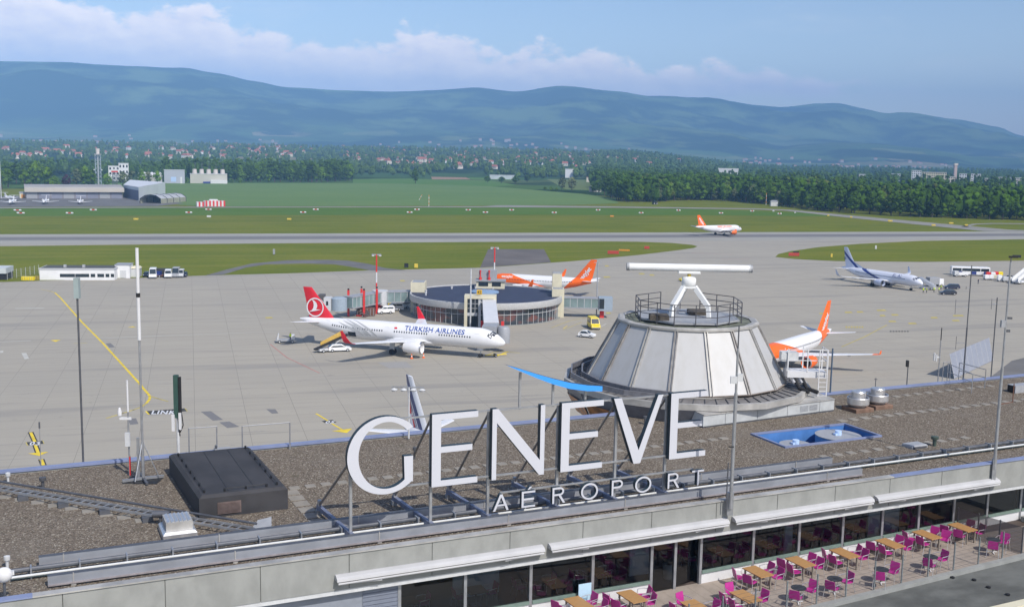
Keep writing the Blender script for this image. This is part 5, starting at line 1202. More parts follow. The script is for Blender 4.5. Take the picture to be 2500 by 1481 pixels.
# ================================================================== painted marks on the apron (structure)
MK = {}
def gmark(px, m, z=.012):
    MK.setdefault((m.name, z), (M(), m, z))[0].quad(*[tuple(AT(x, y, z)) for x, y in px])
def gline(px, wd_, m, z=.012):
    P_ = [AT(x, y, z) for x, y in px]
    for a, b in zip(P_, P_[1:]):
        d = (b - a).normalized(); n = Vector((-d.y, d.x, 0)) * wd_ / 2; e = d * wd_ * .3
        MK.setdefault((m.name, z), (M(), m, z))[0].quad(tuple(a - n - e), tuple(b - n + e), tuple(b + n + e), tuple(a + n - e))
def gtext(s, px, py, kx, ky, m, slant=0.0, z=.024):
    MK.setdefault((m.name, z), (M(), m, z)); text_on(MK[(m.name, z)][0], s, 1.0, lambda a, b: tuple(AT(px + a * kx - b * slant, py - b * ky, z)), .03, 1.15)
gline([(134, 714), (148, 727), (200, 786), (250, 836), (300, 891), (340, 935), (352, 950)], .42, YEL)
gline([(352, 950), (361, 960), (366, 967), (365, 974), (358, 983)], .42, YEL, .016)
gline([(358, 983), (345, 993), (325, 1000), (300, 1008), (260, 1020)], .35, YELF)
gline([(134, 714), (120, 710), (100, 706)], .35, YELF); gline([(366, 966), (385, 972), (410, 979)], .3, YELF, .02)
gline([(0, 834.5), (74, 831)], .35, WHTF); gline([(235, 826), (430, 818)], .3, WHTF); gline([(430, 818), (640, 810)], .2, WHTF); gline([(640, 810), (760, 806)], .2, WHTF)
gline([(40, 752.5), (105, 751.5)], .8, WHTF); gmark([(0, 856), (8, 855), (8, 860), (0, 861)], WHTF); gmark([(52, 861), (64, 861), (71, 875), (60, 876)], WHTF)
gmark([(123, 830), (149, 829), (136, 834)], YEL); gmark([(311, 799), (332, 798.5), (324, 796)], YEL)
gline([(181, 838), (212, 836.5)], .3, YELF)
BKM = mat('black paint patch', (.045, .042, .035), .8, var=.2)
gmark([(356, 1003), (450, 996), (456, 1003), (364, 1011)], BKM, .013); gtext('LINK', 368, 1010, 17, 8.5, WHT, -4)
gmark([(354, 1003), (358, 1003), (366, 1011), (361, 1011)], YEL, .017); gmark([(450, 996), (453, 996), (459, 1003), (456, 1003)], YELF, .017)
gmark([(62, 1079), (104, 1075), (108, 1082), (66, 1086)], BKM, .013); gtext('03', 71, 1085.5, 17, 8, WHT, -4)
gmark([(62, 1079), (65, 1079), (69, 1087), (66, 1087)], YELF, .017); gmark([(103, 1074), (105, 1074), (109, 1083), (107, 1083)], YELF, .017)
gline([(75, 1055), (85, 1077)], .75, BKM, .009); gline([(75, 1055), (85, 1077)], .4, YEL, .018); gline([(86, 1085), (93, 1104)], .75, BKM, .009); gline([(86, 1085), (93, 1104)], .4, YEL, .018)
gmark([(68, 1106), (118, 1102), (96, 1112)], YEL, .02); gline([(101, 1121), (106, 1134)], .75, BKM, .009); gline([(101, 1121), (106, 1134)], .4, YEL, .018)
gline([(772, 1009), (800, 1026)], .3, YEL, .018); gmark([(785, 1027), (812, 1024), (822, 1030), (796, 1033)], BKM, .013); gtext('05', 793, 1032.5, 14, 6, WHT, -5); gline([(810, 1033), (837, 1049)], .3, YEL, .018)
gmark([(810, 1051), (860, 1045), (847, 1056)], YEL, .02)
for px, py, w_ in ((2150, 757, 20), (2153, 770, 12), (2183, 768, 15), (2177, 784, 16), (2226, 789, 18), (2279, 775, 15), (2338, 770, 24), (2332, 782, 16), (2098, 761, 14), (2070, 762, 16), (1484, 764, 10), (1480, 676, 14), (1590, 671, 10), (1565, 668, 12), (1480, 649, 8), (981, 685, 10), (655, 775, 16), (2004, 765, 9)):
    gmark([(px - w_ / 2, py - 1.4), (px + w_ / 2, py - 1.8), (px + w_ / 2 + 4, py + 1.6), (px - w_ / 2 + 2, py + 1.8)], YELF)
for i in range(7): gmark([(2064 + i * 6.5, 796 + i % 2), (2068 + i * 6.5, 796), (2069 + i * 6.5, 800), (2065 + i * 6.5, 800)], YELF); gmark([(2172 + i * 7, 807.5), (2176 + i * 7, 807), (2177 + i * 7, 809.5), (2173 + i * 7, 810)], BKM)
gline([(2165, 793), (2110, 822), (2055, 846)], .3, YELF); gline([(1185, 868), (1205, 860), (1222, 857), (1268, 861)], .3, YELF); gline([(1208, 870), (1240, 858)], .45, YEL)
gline([(1345, 800), (1390, 783), (1430, 775)], .25, YELF); gline([(1375, 805), (1420, 786)], .2, YELF); gline([(1480, 790), (1450, 806), (1420, 822)], .3, WHTF); gline([(1375, 802), (1385, 795)], .2, YEL)
gline([(1690, 617), (1720, 618), (1790, 621)], .5, REDF); gline([(1760, 633), (1830, 632)], .5, REDF); gline([(660, 840), (700, 872), (780, 910)], .25, REDF)
gmark([(920, 884), (990, 882), (1010, 897), (950, 898)], mat('new concrete patch', (.30, .29, .275), .85, var=.06))
for px in ([(490, 1004), (515, 1003), (545, 1024), (520, 1026)], [(535, 1030), (560, 1028), (585, 1041), (555, 1044)], [(312, 1022), (332, 1020), (338, 1034), (318, 1036)], [(650, 998), (672, 998), (680, 1008), (664, 1009)], [(258, 838), (270, 837), (281, 847), (267, 848)]): gmark(px, mat('asphalt patch', (.17, .165, .165), .9, var=.1))
for (nm, z), (q, m, z_) in MK.items(): q.ob('apron_marking', m, kind='structure')

# ================================================================== round gate building
CX, CY, RB = -6.5, 270.5, 18.7
RG = local('gate_building', 'low round gate building with navy flat roof and glass wall', 'building', (CX, CY, 0))
HF0, HF1 = 3.75, 5.35
def arcp(r, a, z): return (r * math.sin(a), -r * math.cos(a), z)
N_ = 72
def rg(r, z): return [arcp(r, 2 * math.pi * i / N_, z) for i in range(N_)]
def m_gatewall():
    m, k, b = nodes('gate glass'); b.inputs['Roughness'].default_value = .08; b.inputs['Specular IOR Level'].default_value = .8
    n = k.noise(k.scale(k.add('ShaderNodeTexCoord').outputs['Object'], (.22, .22, .5)), 1.0, 2, .5)
    k.l.new(k.ramp(n, [(.35, (.02, .03, .04)), (.5, (.05, .06, .07)), (.56, (.13, .055, .05)), (.66, (.16, .07, .06)), (.75, (.04, .06, .07))]), b.inputs['Base Color']); return m
q = M(); q.loft([rg(RB - .6, 0), rg(RB - .6, HF0)], False); q.ob('glass_wall', m_gatewall(), RG, smooth=40)
q = M()
for i in range(N_):
    a = 2 * math.pi * i / N_; q.bar(arcp(RB - .55, a, .1), arcp(RB - .55, a, HF0), .09, .14)
q.ob('mullion', LGREY, RG)
q = M(); q.loft([rg(RB - .56, 2.45), rg(RB - .48, 2.45), rg(RB - .48, 2.55), rg(RB - .56, 2.55)], False); q.ob('transom', LGREY, RG)
q = M(); q.loft([rg(RB + .1, 0), rg(RB + .1, .12), rg(RB - .55, .13)], False); q.ob('kerb', CONC, RG)
q = M(); q.loft([rg(RB - .5, HF0), rg(RB + .3, HF0 + .02), rg(RB + .45, HF0 + .35), rg(RB + .35, HF1), rg(RB, HF1 + .02), rg(RB - .05, HF1 - .25)], False); q.ob('fascia', mat('gate fascia', (.47, .47, .465), .5, .1, var=.1), RG, smooth=30)
q = M(); q.add(rg(RB - .06, HF1 - .24), [tuple(range(N_))]); q.ob('roof', NAVY, RG)
rr = random.Random(5)
for i in range(9): a, r_ = rr.uniform(0, 6.28), rr.uniform(5, 16); x, y, _ = arcp(r_, a, 0); q = M(); q.cyl((x, y, HF1 - .24), (x, y, HF1 + .25), .2, n=10); q.cyl((x, y, HF1 + .25), (x, y, HF1 + .4), .3, n=10); q.ob('roof_vent', WHT, RG)
q = M(); q.lathe([(3.6, HF1 - .2), (3.6, HF1 + .1), (3.2, HF1 + .3), (1.2, HF1 + .6), (.02, HF1 + .65)], 32, (-.4, 2.8)); q.ob('roof_light', mat('pale blue glass', (.22, .32, .46), .25, var=.05), RG, smooth=40)
# front portal
def portal(x0, x1, y, d, h):
    q = M(); q.box(x0, x0 + .7, y, y + d, 0, h); q.box(x1 - .7, x1, y, y + d, 0, h); q.box(x0 + .7, x1 - .7, y + .002, y + d, h - .75, h - .002); q.ob('portal', CREAM, RG)
PX0, PX1, PY = -4.55, 2.85, -20.4
portal(PX0, PX1, PY, 3.2, 7.35)
q = M(); q.box(PX0 + .71, -1.3, PY + .3, PY + .5, 3.3, 6.6); q.box(PX0 + .71, -1.6, PY + .3, PY + .5, 0, 2.6); q.ob('portal_glass', GLASSD, RG)
q = M()
for z in (4.3, 5.4): q.box(PX0 + .72, -1.3, PY + .24, PY + .295, z, z + .08)
for x in (-2.9, -2.1): q.box(x, x + .08, PY + .23, PY + .29, 3.3, 6.6)
q.box(PX0 + .71, -1.5, PY + .1, PY + .5, 2.6, 3.3); q.box(-1.3, -.7, PY + .2, PY + .9, 0, 6.6); q.ob('portal_frame', LGREY, RG)
q = M(); q.box(-.7, 2.1, PY + .6, PY + 2.5, 5.6, 6.55); q.ob('portal_wall', LGREY, RG)
t_ = local('gate_sign', 'yellow gate number sign on top of the cream portal', 'sign', (CX - 1.1, CY + PY + .3, 7.4))
q = M(); q.cyl((0, 0, -.05), (0, 0, .25), .06); q.ob('bracket', STEEL, t_)
q = M(); q.bevbox(-.62, .62, -.1, .1, .2, 1.3, .08); q.ob('panel', mat('sign amber', (.62, .38, .02), .5, var=.05), t_)
q = M(); text_on(q, '42', .7, lambda a, b: (-.5 + a, -.115, .4 + b), .02); q.ob('number', mat('sign brown', (.16, .09, .01), .5, var=0), t_)
# side towers and cabin on the roof
def tower(x, y, w_, d, h, nm='stair_tower'):
    q = M(); q.box(x - w_ / 2, x + w_ / 2, y - d / 2, y + d / 2, 0, h); q.ob(nm, CREAM, RG)
    q = M(); q.box(x - w_ / 2 + .3, x + w_ / 2 - .3, y - d / 2 + .3, y + d / 2 - .3, h + .002, h + .05); q.ob('tower_roof', GREYP, RG)
tower(-17.2, 3.5, 3.6, 5.0, 7.6); tower(17.9, -.5, 3.0, 4.2, 7.0)
q = M(); q.box(16.6, 19.0, 3.2, 5.6, 5.0, 10.2); q.ob('roof_block', CREAM, RG); q = M(); q.bevbox(16.7, 18.9, 3.3, 5.5, 10.2, 10.5, .1); q.ob('block_cap', GREYP, RG)
q = M(); q.box(-2.9, 4.5, 11.5, 15.0, HF1 - .3, 7.0); q.ob('control_cabin', CREAM, RG)
for a, b in ((-2.3, .2), (1.2, 3.5)): q = M(); q.box(a, b, 11.42, 11.49, 5.75, 6.8); q.ob('cabin_window', GLASSD, RG)
q = M(); q.box(-3.2, 4.8, 11.1, 15.2, 7.001, 7.3); q.box(-2.3, 2.4, 13.0, 15.1, 7.3, 9.7); q.ob('cabin_roof', GREYP, RG)
for x in (-1.9, .4): q = M(); q.cyl((x, 12.4, 7.3), (x, 12.4, 9.4), .16, n=8); q.cyl((x, 12.4, 7.3), (x, 12.4, 7.9), .4, n=8); q.cyl((x, 12.4, 9.4), (x, 12.4, 9.8), .26, n=8); q.ob('red_post', RED, RG)
# ---- boarding bridges
TG = mat('bridge glass', (.20, .27, .27), .15, var=.2, scale=.3, spec=.7)
def bridge(label, path, z0, h, wd_, glass=True, cab=True, roof=GREYP, side=TG):
    """path: list of world x, y, floor height"""
    t_ = local('boarding_bridge', label, 'boarding bridge', (path[0][0], path[0][1], 0)); ox, oy = path[0][0], path[0][1]
    for (ax, ay, az_), (bx_, by_, bz_) in zip(path, path[1:]):
        A_, B_ = Vector((ax - ox, ay - oy, az_)), Vector((bx_ - ox, by_ - oy, bz_)); d = (B_ - A_); d.z = 0; L_ = d.length; d.normalize(); n = Vector((-d.y, d.x, 0))
        def sec(P_, w_, zz0, zz1): return [P_ - n * w_ + Vector((0, 0, zz0)), P_ + n * w_ + Vector((0, 0, zz0)), P_ + n * w_ + Vector((0, 0, zz1)), P_ - n * w_ + Vector((0, 0, zz1))]
        q = M(); q.loft([sec(A_, wd_ / 2, .25, h - .2), sec(B_, wd_ / 2, .25, h - .2)]); q.ob('tunnel', side, t_)
        q = M(); q.loft([sec(A_, wd_ / 2 + .1, 0, .3), sec(B_, wd_ / 2 + .1, 0, .3)]); q.ob('floor_beam', GREYP, t_)
        q = M(); q.loft([sec(A_, wd_ / 2 + .1, h - .25, h), sec(B_, wd_ / 2 + .1, h - .25, h)]); q.ob('roof', roof, t_)
        q = M(); k = max(2, int(L_ / 1.6))
        for i in range(k + 1):
            P_ = A_ + (B_ - A_) * (i / k)
            for s_ in (-1, 1): q.bar(P_ + n * s_ * (wd_ / 2 + .03) + Vector((0, 0, .3)), P_ + n * s_ * (wd_ / 2 + .03) + Vector((0, 0, h - .25)), .1, .1)
        q.ob('frame', LGREY, t_)
    return t_, ox, oy, B_, d, n
lt = AT(1000, 757, 0); r0 = Vector((CX - 18.8, CY + 4.0, 0)); r1 = Vector((-33.2, 272, 0)); r2 = Vector((-39.6, 260.5, 0)); r3 = Vector((-43.6, 258.0, 0))
t_, ox, oy, B_, d, n = bridge('glazed boarding bridge bending left from the round building', [(r0.x, r0.y, 2.3), (r1.x, r1.y, 2.3), (r2.x, r2.y, 2.3)], 2.3, 2.9, 2.8)
q = M(); q.cyl((r1.x - ox, r1.y - oy, 1.9), (r1.x - ox, r1.y - oy, 5.4), 2.0, n=20); q.ob('rotunda', LGREY, t_, smooth=40); q = M(); q.cyl((r1.x - ox, r1.y - oy, 0), (r1.x - ox, r1.y - oy, 1.9), .6, n=12); q.ob('column', RED, t_, smooth=True)
q = M(); q.lathe([(1.9, 2.1), (1.9, 5.0), (1.2, 5.3), (.02, 5.35)], 18, (r3.x - ox + 2.2, r3.y - oy + .6)); q.ob('cab_drum', mat('bridge blue grey', (.30, .36, .42), .45, var=.08), t_, smooth=40)
q = M(); q.box(r3.x - ox - 1.2, r3.x - ox + .5, r3.y - oy - 1.3, r3.y - oy + 1.5, 2.2, 5.3); q.ob('cab', LGREY, t_); q = M(); q.box(r3.x - ox - 2.6, r3.x - ox - 1.201, r3.y - oy - 1.5, r3.y - oy + 1.7, 2.1, 5.9); q.ob('bellows', mat('bellows grey', (.09, .085, .085), .8, var=.15), t_)
q = M(); q.box(r3.x - ox - .6, r3.x - ox - .1, r3.y - oy - 1.34, r3.y - oy - 1.302, 3.5, 4.5); q.ob('cab_window', GLASSD, t_)
for k, (fx, fy) in enumerate(((.35, .35), (.75, .75))):
    x, y = r1.x + (r2.x - r1.x) * fx - ox, r1.y + (r2.y - r1.y) * fy - oy
    for s_ in (-1.9, 1.9): q = M(); q.box(x + s_ - .25, x + s_ + .25, y - .25, y + .25, 0, 6.4 if k else 6.2); q.ob('lift_column', RED, t_); q = M(); q.box(x + s_ - .2, x + s_ + .2, y - .2, y + .2, 6.42, 6.8); q.ob('column_top', BLK, t_)
q = M(); q.box(-13.0, -12.0, -8.5, -5.5, .02, 1.9); q.ob('steps', mat('steel steps', (.18, .17, .16), .6, .3, var=.2), t_)
t_, ox, oy, B_, d, n = bridge('short glazed boarding bridge on the right of the round building', [(CX + 19.3, CY - 1.0, 2.3), (21.5, 268.8, 2.3)], 2.3, 2.7, 2.6)
q = M(); q.box(B_.x + .02, B_.x + 3.4, B_.y - 1.6, B_.y + 1.6, 1.9, 5.2); q.ob('cab', mat('bridge blue grey', (.30, .36, .42), .45), t_); q = M(); q.box(B_.x + .4, B_.x + 1.4, B_.y - .5, B_.y + .5, 0, 1.9); q.ob('column', RED, t_)
q = M(); q.box(B_.x + .1, B_.x + 1.3, B_.y - 1.64, B_.y - 1.602, 2.4, 4.9); q.ob('cab_window', GLASSD, t_)
pb = TURK.root.matrix_world
e1 = Vector((-4.6, 216.8, 0)); e0 = Vector((CX + 1.2, CY + PY - .1, 0)); em = Vector((-4.2, 222.5, 0))
t_, ox, oy, B_, d, n = bridge('white roofed boarding bridge running from the cream portal to the white airliner', [(e0.x, e0.y, 3.6), (em.x, em.y, 2.6)], 3, 2.9, 2.9, roof=WHT, side=GREYP)
q = M(); q.hull([(em.x - ox - 1.4, em.y - oy, 2.4), (em.x - ox + 1.6, em.y - oy, 2.4), (em.x - ox + 1.6, em.y - oy, 5.4), (em.x - ox - 1.4, em.y - oy, 5.4)], [(e1.x - ox - 1.4, e1.y - oy + 1, 2.4), (e1.x - ox + 1.6, e1.y - oy + 1, 2.4), (e1.x - ox + 1.6, e1.y - oy + 1, 5.3), (e1.x - ox - 1.4, e1.y - oy + 1, 5.3)]); q.ob('cab', GREYP, t_)
q = M(); q.lathe([(1.3, 1.9), (1.3, 4.8), (1.0, 5.2), (.02, 5.3)], 16, (em.x - ox + 2.6, em.y - oy - 3.6)); q.ob('cab_drum', GREYP, t_, smooth=40)
for s_ in (-2.0, 2.3): q = M(); q.box(em.x - ox + s_ - .3, em.x - ox + s_ + .3, em.y - oy + 5, em.y - oy + 5.6, 0, 4.9); q.ob('lift_column', RED, t_)

# ================================================================== vehicles
TIN = mat('tinted glass', (.02, .03, .035), .1, var=0, spec=.7)
def wheels(t_, xs, y, r=.34, w_=.22):
    for x in xs:
        for s_ in (-1, 1): q = M(); q.cyl((x, s_ * y - w_ / 2, r), (x, s_ * y + w_ / 2, r), r, n=14); o = q.ob('wheel', RUBB, t_, smooth=40); q = M(); q.cyl((x, s_ * (y + w_ / 2 + .005) - .005, r), (x, s_ * (y + w_ / 2 + .005) + .005, r), r * .55, n=10); h_ = q.ob('hub', LGREY, t_); h_.parent = o
def body(t_, prof, hw, m, top_in=.12, waist=None, name='body'):
    """prof: side outline x, z; upper part pulled in"""
    zs = [z for _, z in prof]; zw = waist if waist else max(zs) * .55; zm = max(zs)
    def yy(z, s_): return s_ * (hw - (top_in * max(0, z - zw) / (zm - zw) if z > zw else 0))
    a = [(x, yy(z, -1), z) for x, z in prof]; b = [(x, yy(z, 1), z) for x, z in prof]
    q = M(); q.hull(a, b); return q.ob(name, m, t_)
def glass(t_, poly, hw, top_in, zw, zm, name='side_window'):
    def yy(z, s_): return s_ * (hw + .012 - (top_in * max(0, z - zw) / (zm - zw) if z > zw else 0))
    for s_ in (-1, 1): q = M(); q.quad(*[(x, yy(z, s_), z) for x, z in poly][::s_]); q.ob(name, TIN, t_)
def lamps(t_, xf, xr, y, z):
    for s_ in (-1, 1):
        q = M(); q.box(xf - .06, xf + .015, s_ * y - .16, s_ * y + .16, z - .08, z + .08); q.ob('headlight', mat('lamp clear', (.7, .7, .68), .2, var=0), t_)
        q = M(); q.box(xr - .015, xr + .06, s_ * y - .12, s_ * y + .12, z - .08, z + .12); q.ob('tail_light', RED, t_)
def van(label, px, py, hd, m, L=5.2, hw=.98, H=2.35, group=None, high=True, stripe=None):
    P_ = AT(px, py, 0); t_ = local('van', label, 'van', (P_.x, P_.y, 0.03), hd, group); f = L / 2
    prof_ = [(-f, .35), (f - .05, .35), (f, .7), (f - .1, 1.05), (f - .9, 1.28), (f - 1.55, H - .12), (f - 1.9, H), (-f + .2, H), (-f + .02, H - .3)]
    body(t_, prof_, hw, m, .16, 1.2)
    glass(t_, [(f - 1.05, 1.32), (f - 1.6, H - .3), (f - 2.3, H - .3), (f - 2.3, 1.32)], hw, .16, 1.2, H)
    glass(t_, [(f - 2.45, 1.32), (f - 2.45, H - .3), (-f + .3, H - .3), (-f + .3, 1.32)], hw, .16, 1.2, H)
    q = M(); q.quad((f - .93, -hw + .13, 1.33), (f - .93, hw - .13, 1.33), (f - 1.5, hw - .22, H - .2), (f - 1.5, -hw + .22, H - .2)); q.v = [(x + .02, y, z + .02) for x, y, z in q.v]; q.ob('windscreen', TIN, t_)
    wheels(t_, (f - 1.0, -f + 1.05), hw - .08); lamps(t_, f - .05, -f, hw - .25, .85)
    q = M(); q.box(f - .12, f + .04, -hw + .1, hw - .1, .36, .58); q.ob('bumper', GREYP, t_)
    return t_
def car(label, px, py, hd, m, L=4.1, hw=.87, H=1.47, group=None, est=False):
    P_ = AT(px, py, 0); t_ = local('car', label, 'car', (P_.x, P_.y, 0.03), hd, group); f = L / 2
    prof_ = [(-f, .3), (f - .05, .3), (f, .6), (f - .12, .78), (f - 1.05, .95), (f - 1.75, H - .05), (f - 2.2, H), (-f + .75, H - .03), (-f + .1, .98), (-f, .7)]
    if est: prof_[7] = (-f + .4, H - .02)
    body(t_, prof_, hw, m, .22, .92)
    glass(t_, [(f - 1.2, .98), (f - 1.8, H - .13), (f - 2.2, H - .1), (-f + .8, H - .12), (-f + .4, .98)], hw, .22, .92, H)
    q = M(); q.quad((f - 1.1, -hw + .1, .98), (f - 1.1, hw - .1, .98), (f - 1.74, hw - .27, H - .08), (f - 1.74, -hw + .27, H - .08)); q.v = [(x + .015, y, z + .02) for x, y, z in q.v]; q.ob('windscreen', TIN, t_)
    q = M(); q.quad((-f + .1, -hw + .16, 1.02), (-f + .68, -hw + .28, H - .1), (-f + .68, hw - .28, H - .1), (-f + .1, hw - .16, 1.02)); q.v = [(x - .015, y, z + .02) for x, y, z in q.v]; q.ob('rear_window', TIN, t_)
    wheels(t_, (f - .8, -f + .75), hw - .06, .31, .2); lamps(t_, f - .06, -f, hw - .22, .68); return t_
CW = mat('car white', (.78, .78, .78), .25, var=.02, spec=.6); CY_ = mat('car yellow', (.78, .60, .01), .3, var=.03, spec=.5); CB = mat('car black', (.012, .014, .025), .2, var=.05, spec=.7); CBL = mat('car dark blue', (.015, .02, .05), .2, var=.05, spec=.7)
g_ = 'white vans under the left boarding bridge'
van('white van nearest the red bridge column under the left bridge', 941, 765, R(200), CW, 4.3, .9, 1.95, group=g_); van('second white van from the red column under the left bridge', 963, 758, R(200), CW, 4.3, .9, 1.95, group=g_); van('third white van under the left bridge, near the cream tower', 982, 752.5, R(200), CW, 4.3, .9, 1.95, group=g_); van('white van half hidden beside the cream tower under the left bridge', 996, 747, R(200), CW, 4.3, .9, 1.95, group=g_)
car('black car nearest the bend of the left boarding bridge', 912, 752, R(160), CB); car('yellow car parked behind the white vans', 966, 746, R(170), CY_)
van('big yellow van by the right boarding bridge', 1449, 801, R(-82), CY_, 5.6, 1.05, 2.6); car('small silver hatchback below the yellow van', 1433, 823, R(-25), CW, 3.7, .82, 1.5)
car('yellow car far away under the radar bar', 1673, 686, R(200), CY_, est=True)
car('dark blue car, upper of the two near the far right airliner', 2323, 705, R(175), CBL, 4.8, .93, 1.6, est=True); car('black car, lower of the two near the far right airliner', 2314, 719, R(178), CB, 4.8, .93, 1.55)
car('white car beside the belt loader under the tail', 829, 857, R(18), CW, 4.6, .9, 1.4)
# bus, stairs, loaders, carts
P_ = AT(2367, 672, 0); t_ = local('airport_bus', 'white and blue airport bus at the far right', 'bus', (P_.x, P_.y, .02), R(-8))
q = M(); q.bevbox(-6.5, 6.5, -1.4, 1.4, .4, 3.1, .15); q.ob('body', CW, t_)
for s_ in (-1, 1):
    for a, b in ((-6.2, -3.2), (-3.0, 0), (.2, 3.2), (3.4, 6.2)): q = M(); q.box(a, b, s_ * 1.41 - .008, s_ * 1.41 + .008, 1.6, 2.6); q.ob('side_window', TIN, t_)
    for a, b in ((-4.3, -2.9), (.3, 1.9), (4.4, 5.6)): q = M(); q.box(a, b, s_ * 1.412 - .008, s_ * 1.412 + .008, .5, 1.55); q.ob('blue_panel', PNAVY, t_)
q = M(); q.box(6.49, 6.52, -1.2, 1.2, 1.3, 2.8); q.ob('windscreen', TIN, t_); wheels(t_, (4.2, -3.8), 1.25, .48, .3)
def airstairs(label, px, py, hd, sc=1.0):
    P_ = AT(px, py, 0); t_ = local('air_stairs', label, 'air stairs', (P_.x, P_.y, .02), hd); t_.scale = (sc, sc, sc)
    q = M(); q.hull([(-3.2, -.8, .5), (-3.2, .8, .5), (-3.2, .8, .8), (-3.2, -.8, .8)], [(2.4, -.8, 3.0), (2.4, .8, 3.0), (2.4, .8, 3.3), (2.4, -.8, 3.3)]); q.box(2.41, 3.8, -.85, .85, 3.0, 3.25); q.ob('stair_flight', LGREY, t_)
    for s_ in (-1, 1): q = M(); q.hull([(-3.3, s_ * .85 - .03, .7), (-3.3, s_ * .85 + .03, .7), (-3.3, s_ * .85 + .03, 1.7), (-3.3, s_ * .85 - .03, 1.7)], [(2.6, s_ * .85 - .03, 3.2), (2.6, s_ * .85 + .03, 3.2), (2.6, s_ * .85 + .03, 4.3), (2.6, s_ * .85 - .03, 4.3)]); q.box(2.61, 3.8, s_ * .85 - .03, s_ * .85 + .03, 3.26, 4.3); q.ob('side_panel', CW, t_)
    q = M(); q.box(-2.8, 3.0, -.9, .9, .35, .7); q.box(1.6, 2.0, -.6, .6, .7, 2.9); q.ob('chassis', CW, t_); wheels(t_, (-2.0, 2.0), .85, .35, .2); return t_
airstairs('white air stairs at the nose of the silver blue airliner', 2262, 706, R(128), .85); airstairs('large white air stairs cut by the right picture edge', 2494, 692, R(35), 1.25)
P_ = AT(2281, 699, 0); t_ = local('catering_truck', 'small box truck behind the nose stairs', 'truck', (P_.x, P_.y, .02), R(15))
q = M(); q.bevbox(-2.6, 1.0, -1.1, 1.1, .8, 3.0, .05); q.ob('box_body', GREYP, t_); q = M(); q.bevbox(1.1, 2.7, -1.05, 1.05, .5, 2.5, .15); q.ob('cab', CW, t_); q = M(); q.box(2.69, 2.72, -.9, .9, 1.4, 2.3); q.ob('windscreen', TIN, t_); wheels(t_, (-1.6, 1.9), 1.0, .42, .25)
def dolly(label, px, py, hd, cols, group='container dollies at the far right'):
    P_ = AT(px, py, 0); t_ = local('container_dolly', label, 'dolly', (P_.x, P_.y, .02), hd, group)
    q = M(); q.box(-1.7, 1.7, -.8, .8, .4, .55); q.cyl((1.7, 0, .45), (2.6, 0, .4), .05); q.ob('frame', GREYP, t_); wheels(t_, (-1.1, 1.1), .7, .25, .15)
    for i, c in enumerate(cols): q = M(); q.bevbox(-1.55 + i * 1.56, -.05 + i * 1.56, -.7, .7, .56, 1.75, .2); q.ob('container', c, t_)
for i, (px, py, c) in enumerate(((2402, 672, (CW, RED)), (2418, 676, (RED, CW)), (2436, 675, (RED, CY_)), (2413, 683, (CW, CW)), (2434, 683, (CREAM, CW)), (2446, 687, (CW, GREYP)), (2458, 688, (LGREY, CW)), (2470, 685, (BLK, GREYP)))):
    dolly(f'loaded dolly, {ORD[i]} from the left in the crowd by the far right stairs', px, py, R(-12 + i * 5 % 17), c)
P_ = AT(2343, 675, 0); t_ = local('service_truck', 'low white service truck in front of the bus', 'truck', (P_.x, P_.y, .02), R(185))
q = M(); q.bevbox(-2.6, .8, -1, 1, .6, 1.5, .05); q.ob('bed', CW, t_); q = M(); q.bevbox(.9, 2.4, -1, 1, .5, 2.0, .15); q.ob('cab', LGREY, t_); wheels(t_, (-1.6, 1.6), .9, .4, .25)
# belt loader at the open hold
P_ = AT(805, 857, 0); t_ = local('belt_loader', 'belt loader raised to the open hold under the tail', 'belt loader', (P_.x, P_.y, .02), R(40))
q = M(); q.hull([(-3.4, -.5, .55), (-3.4, .5, .55), (-3.4, .5, .8), (-3.4, -.5, .8)], [(4.2, -.5, 2.9), (4.2, .5, 2.9), (4.2, .5, 3.15), (4.2, -.5, 3.15)]); q.ob('belt', RUBB, t_)
q = M(); q.hull([(-1.8, .55, 1.1), (-1.8, .62, 1.1), (-1.8, .62, 1.9), (-1.8, .55, 1.9)], [(3.4, .55, 2.9), (3.4, .62, 2.9), (3.4, .62, 3.9), (3.4, .55, 3.9)]); q.ob('side_cover', mat('ochre tarp', (.55, .36, .08), .6, var=.1), t_)
q = M(); q.bevbox(-2.8, 1.6, -.9, .9, .35, .75, .05); q.bar((0, -.4, .7), (2.6, -.4, 2.5), .1, .1); q.ob('chassis', LGREY, t_); wheels(t_, (-1.9, .9), .85, .32, .2)
P_ = AT(698, 836, 0); t_ = local('flatbed_cart', 'low grey flatbed cart with a worker behind the red fin', 'cart', (P_.x, P_.y, .02), R(12))
q = M(); q.bevbox(-2.0, 1.9, -.8, .8, .45, .75, .04); q.ob('bed', GREYP, t_); q = M(); q.hull([(-1.9, -.75, .76), (-1.5, -.75, .76), (-1.5, .75, .76), (-1.9, .75, .76)], [(-1.6, -.7, 1.9), (-1.4, -.7, 1.9), (-1.4, .7, 1.9), (-1.6, .7, 1.9)]); q.ob('end_board', LGREY, t_); q = M(); q.bevbox(.9, 1.8, -.75, .75, .752, 1.7, .1); q.ob('cab', LGREY, t_); wheels(t_, (-1.3, 1.3), .75, .3, .18)
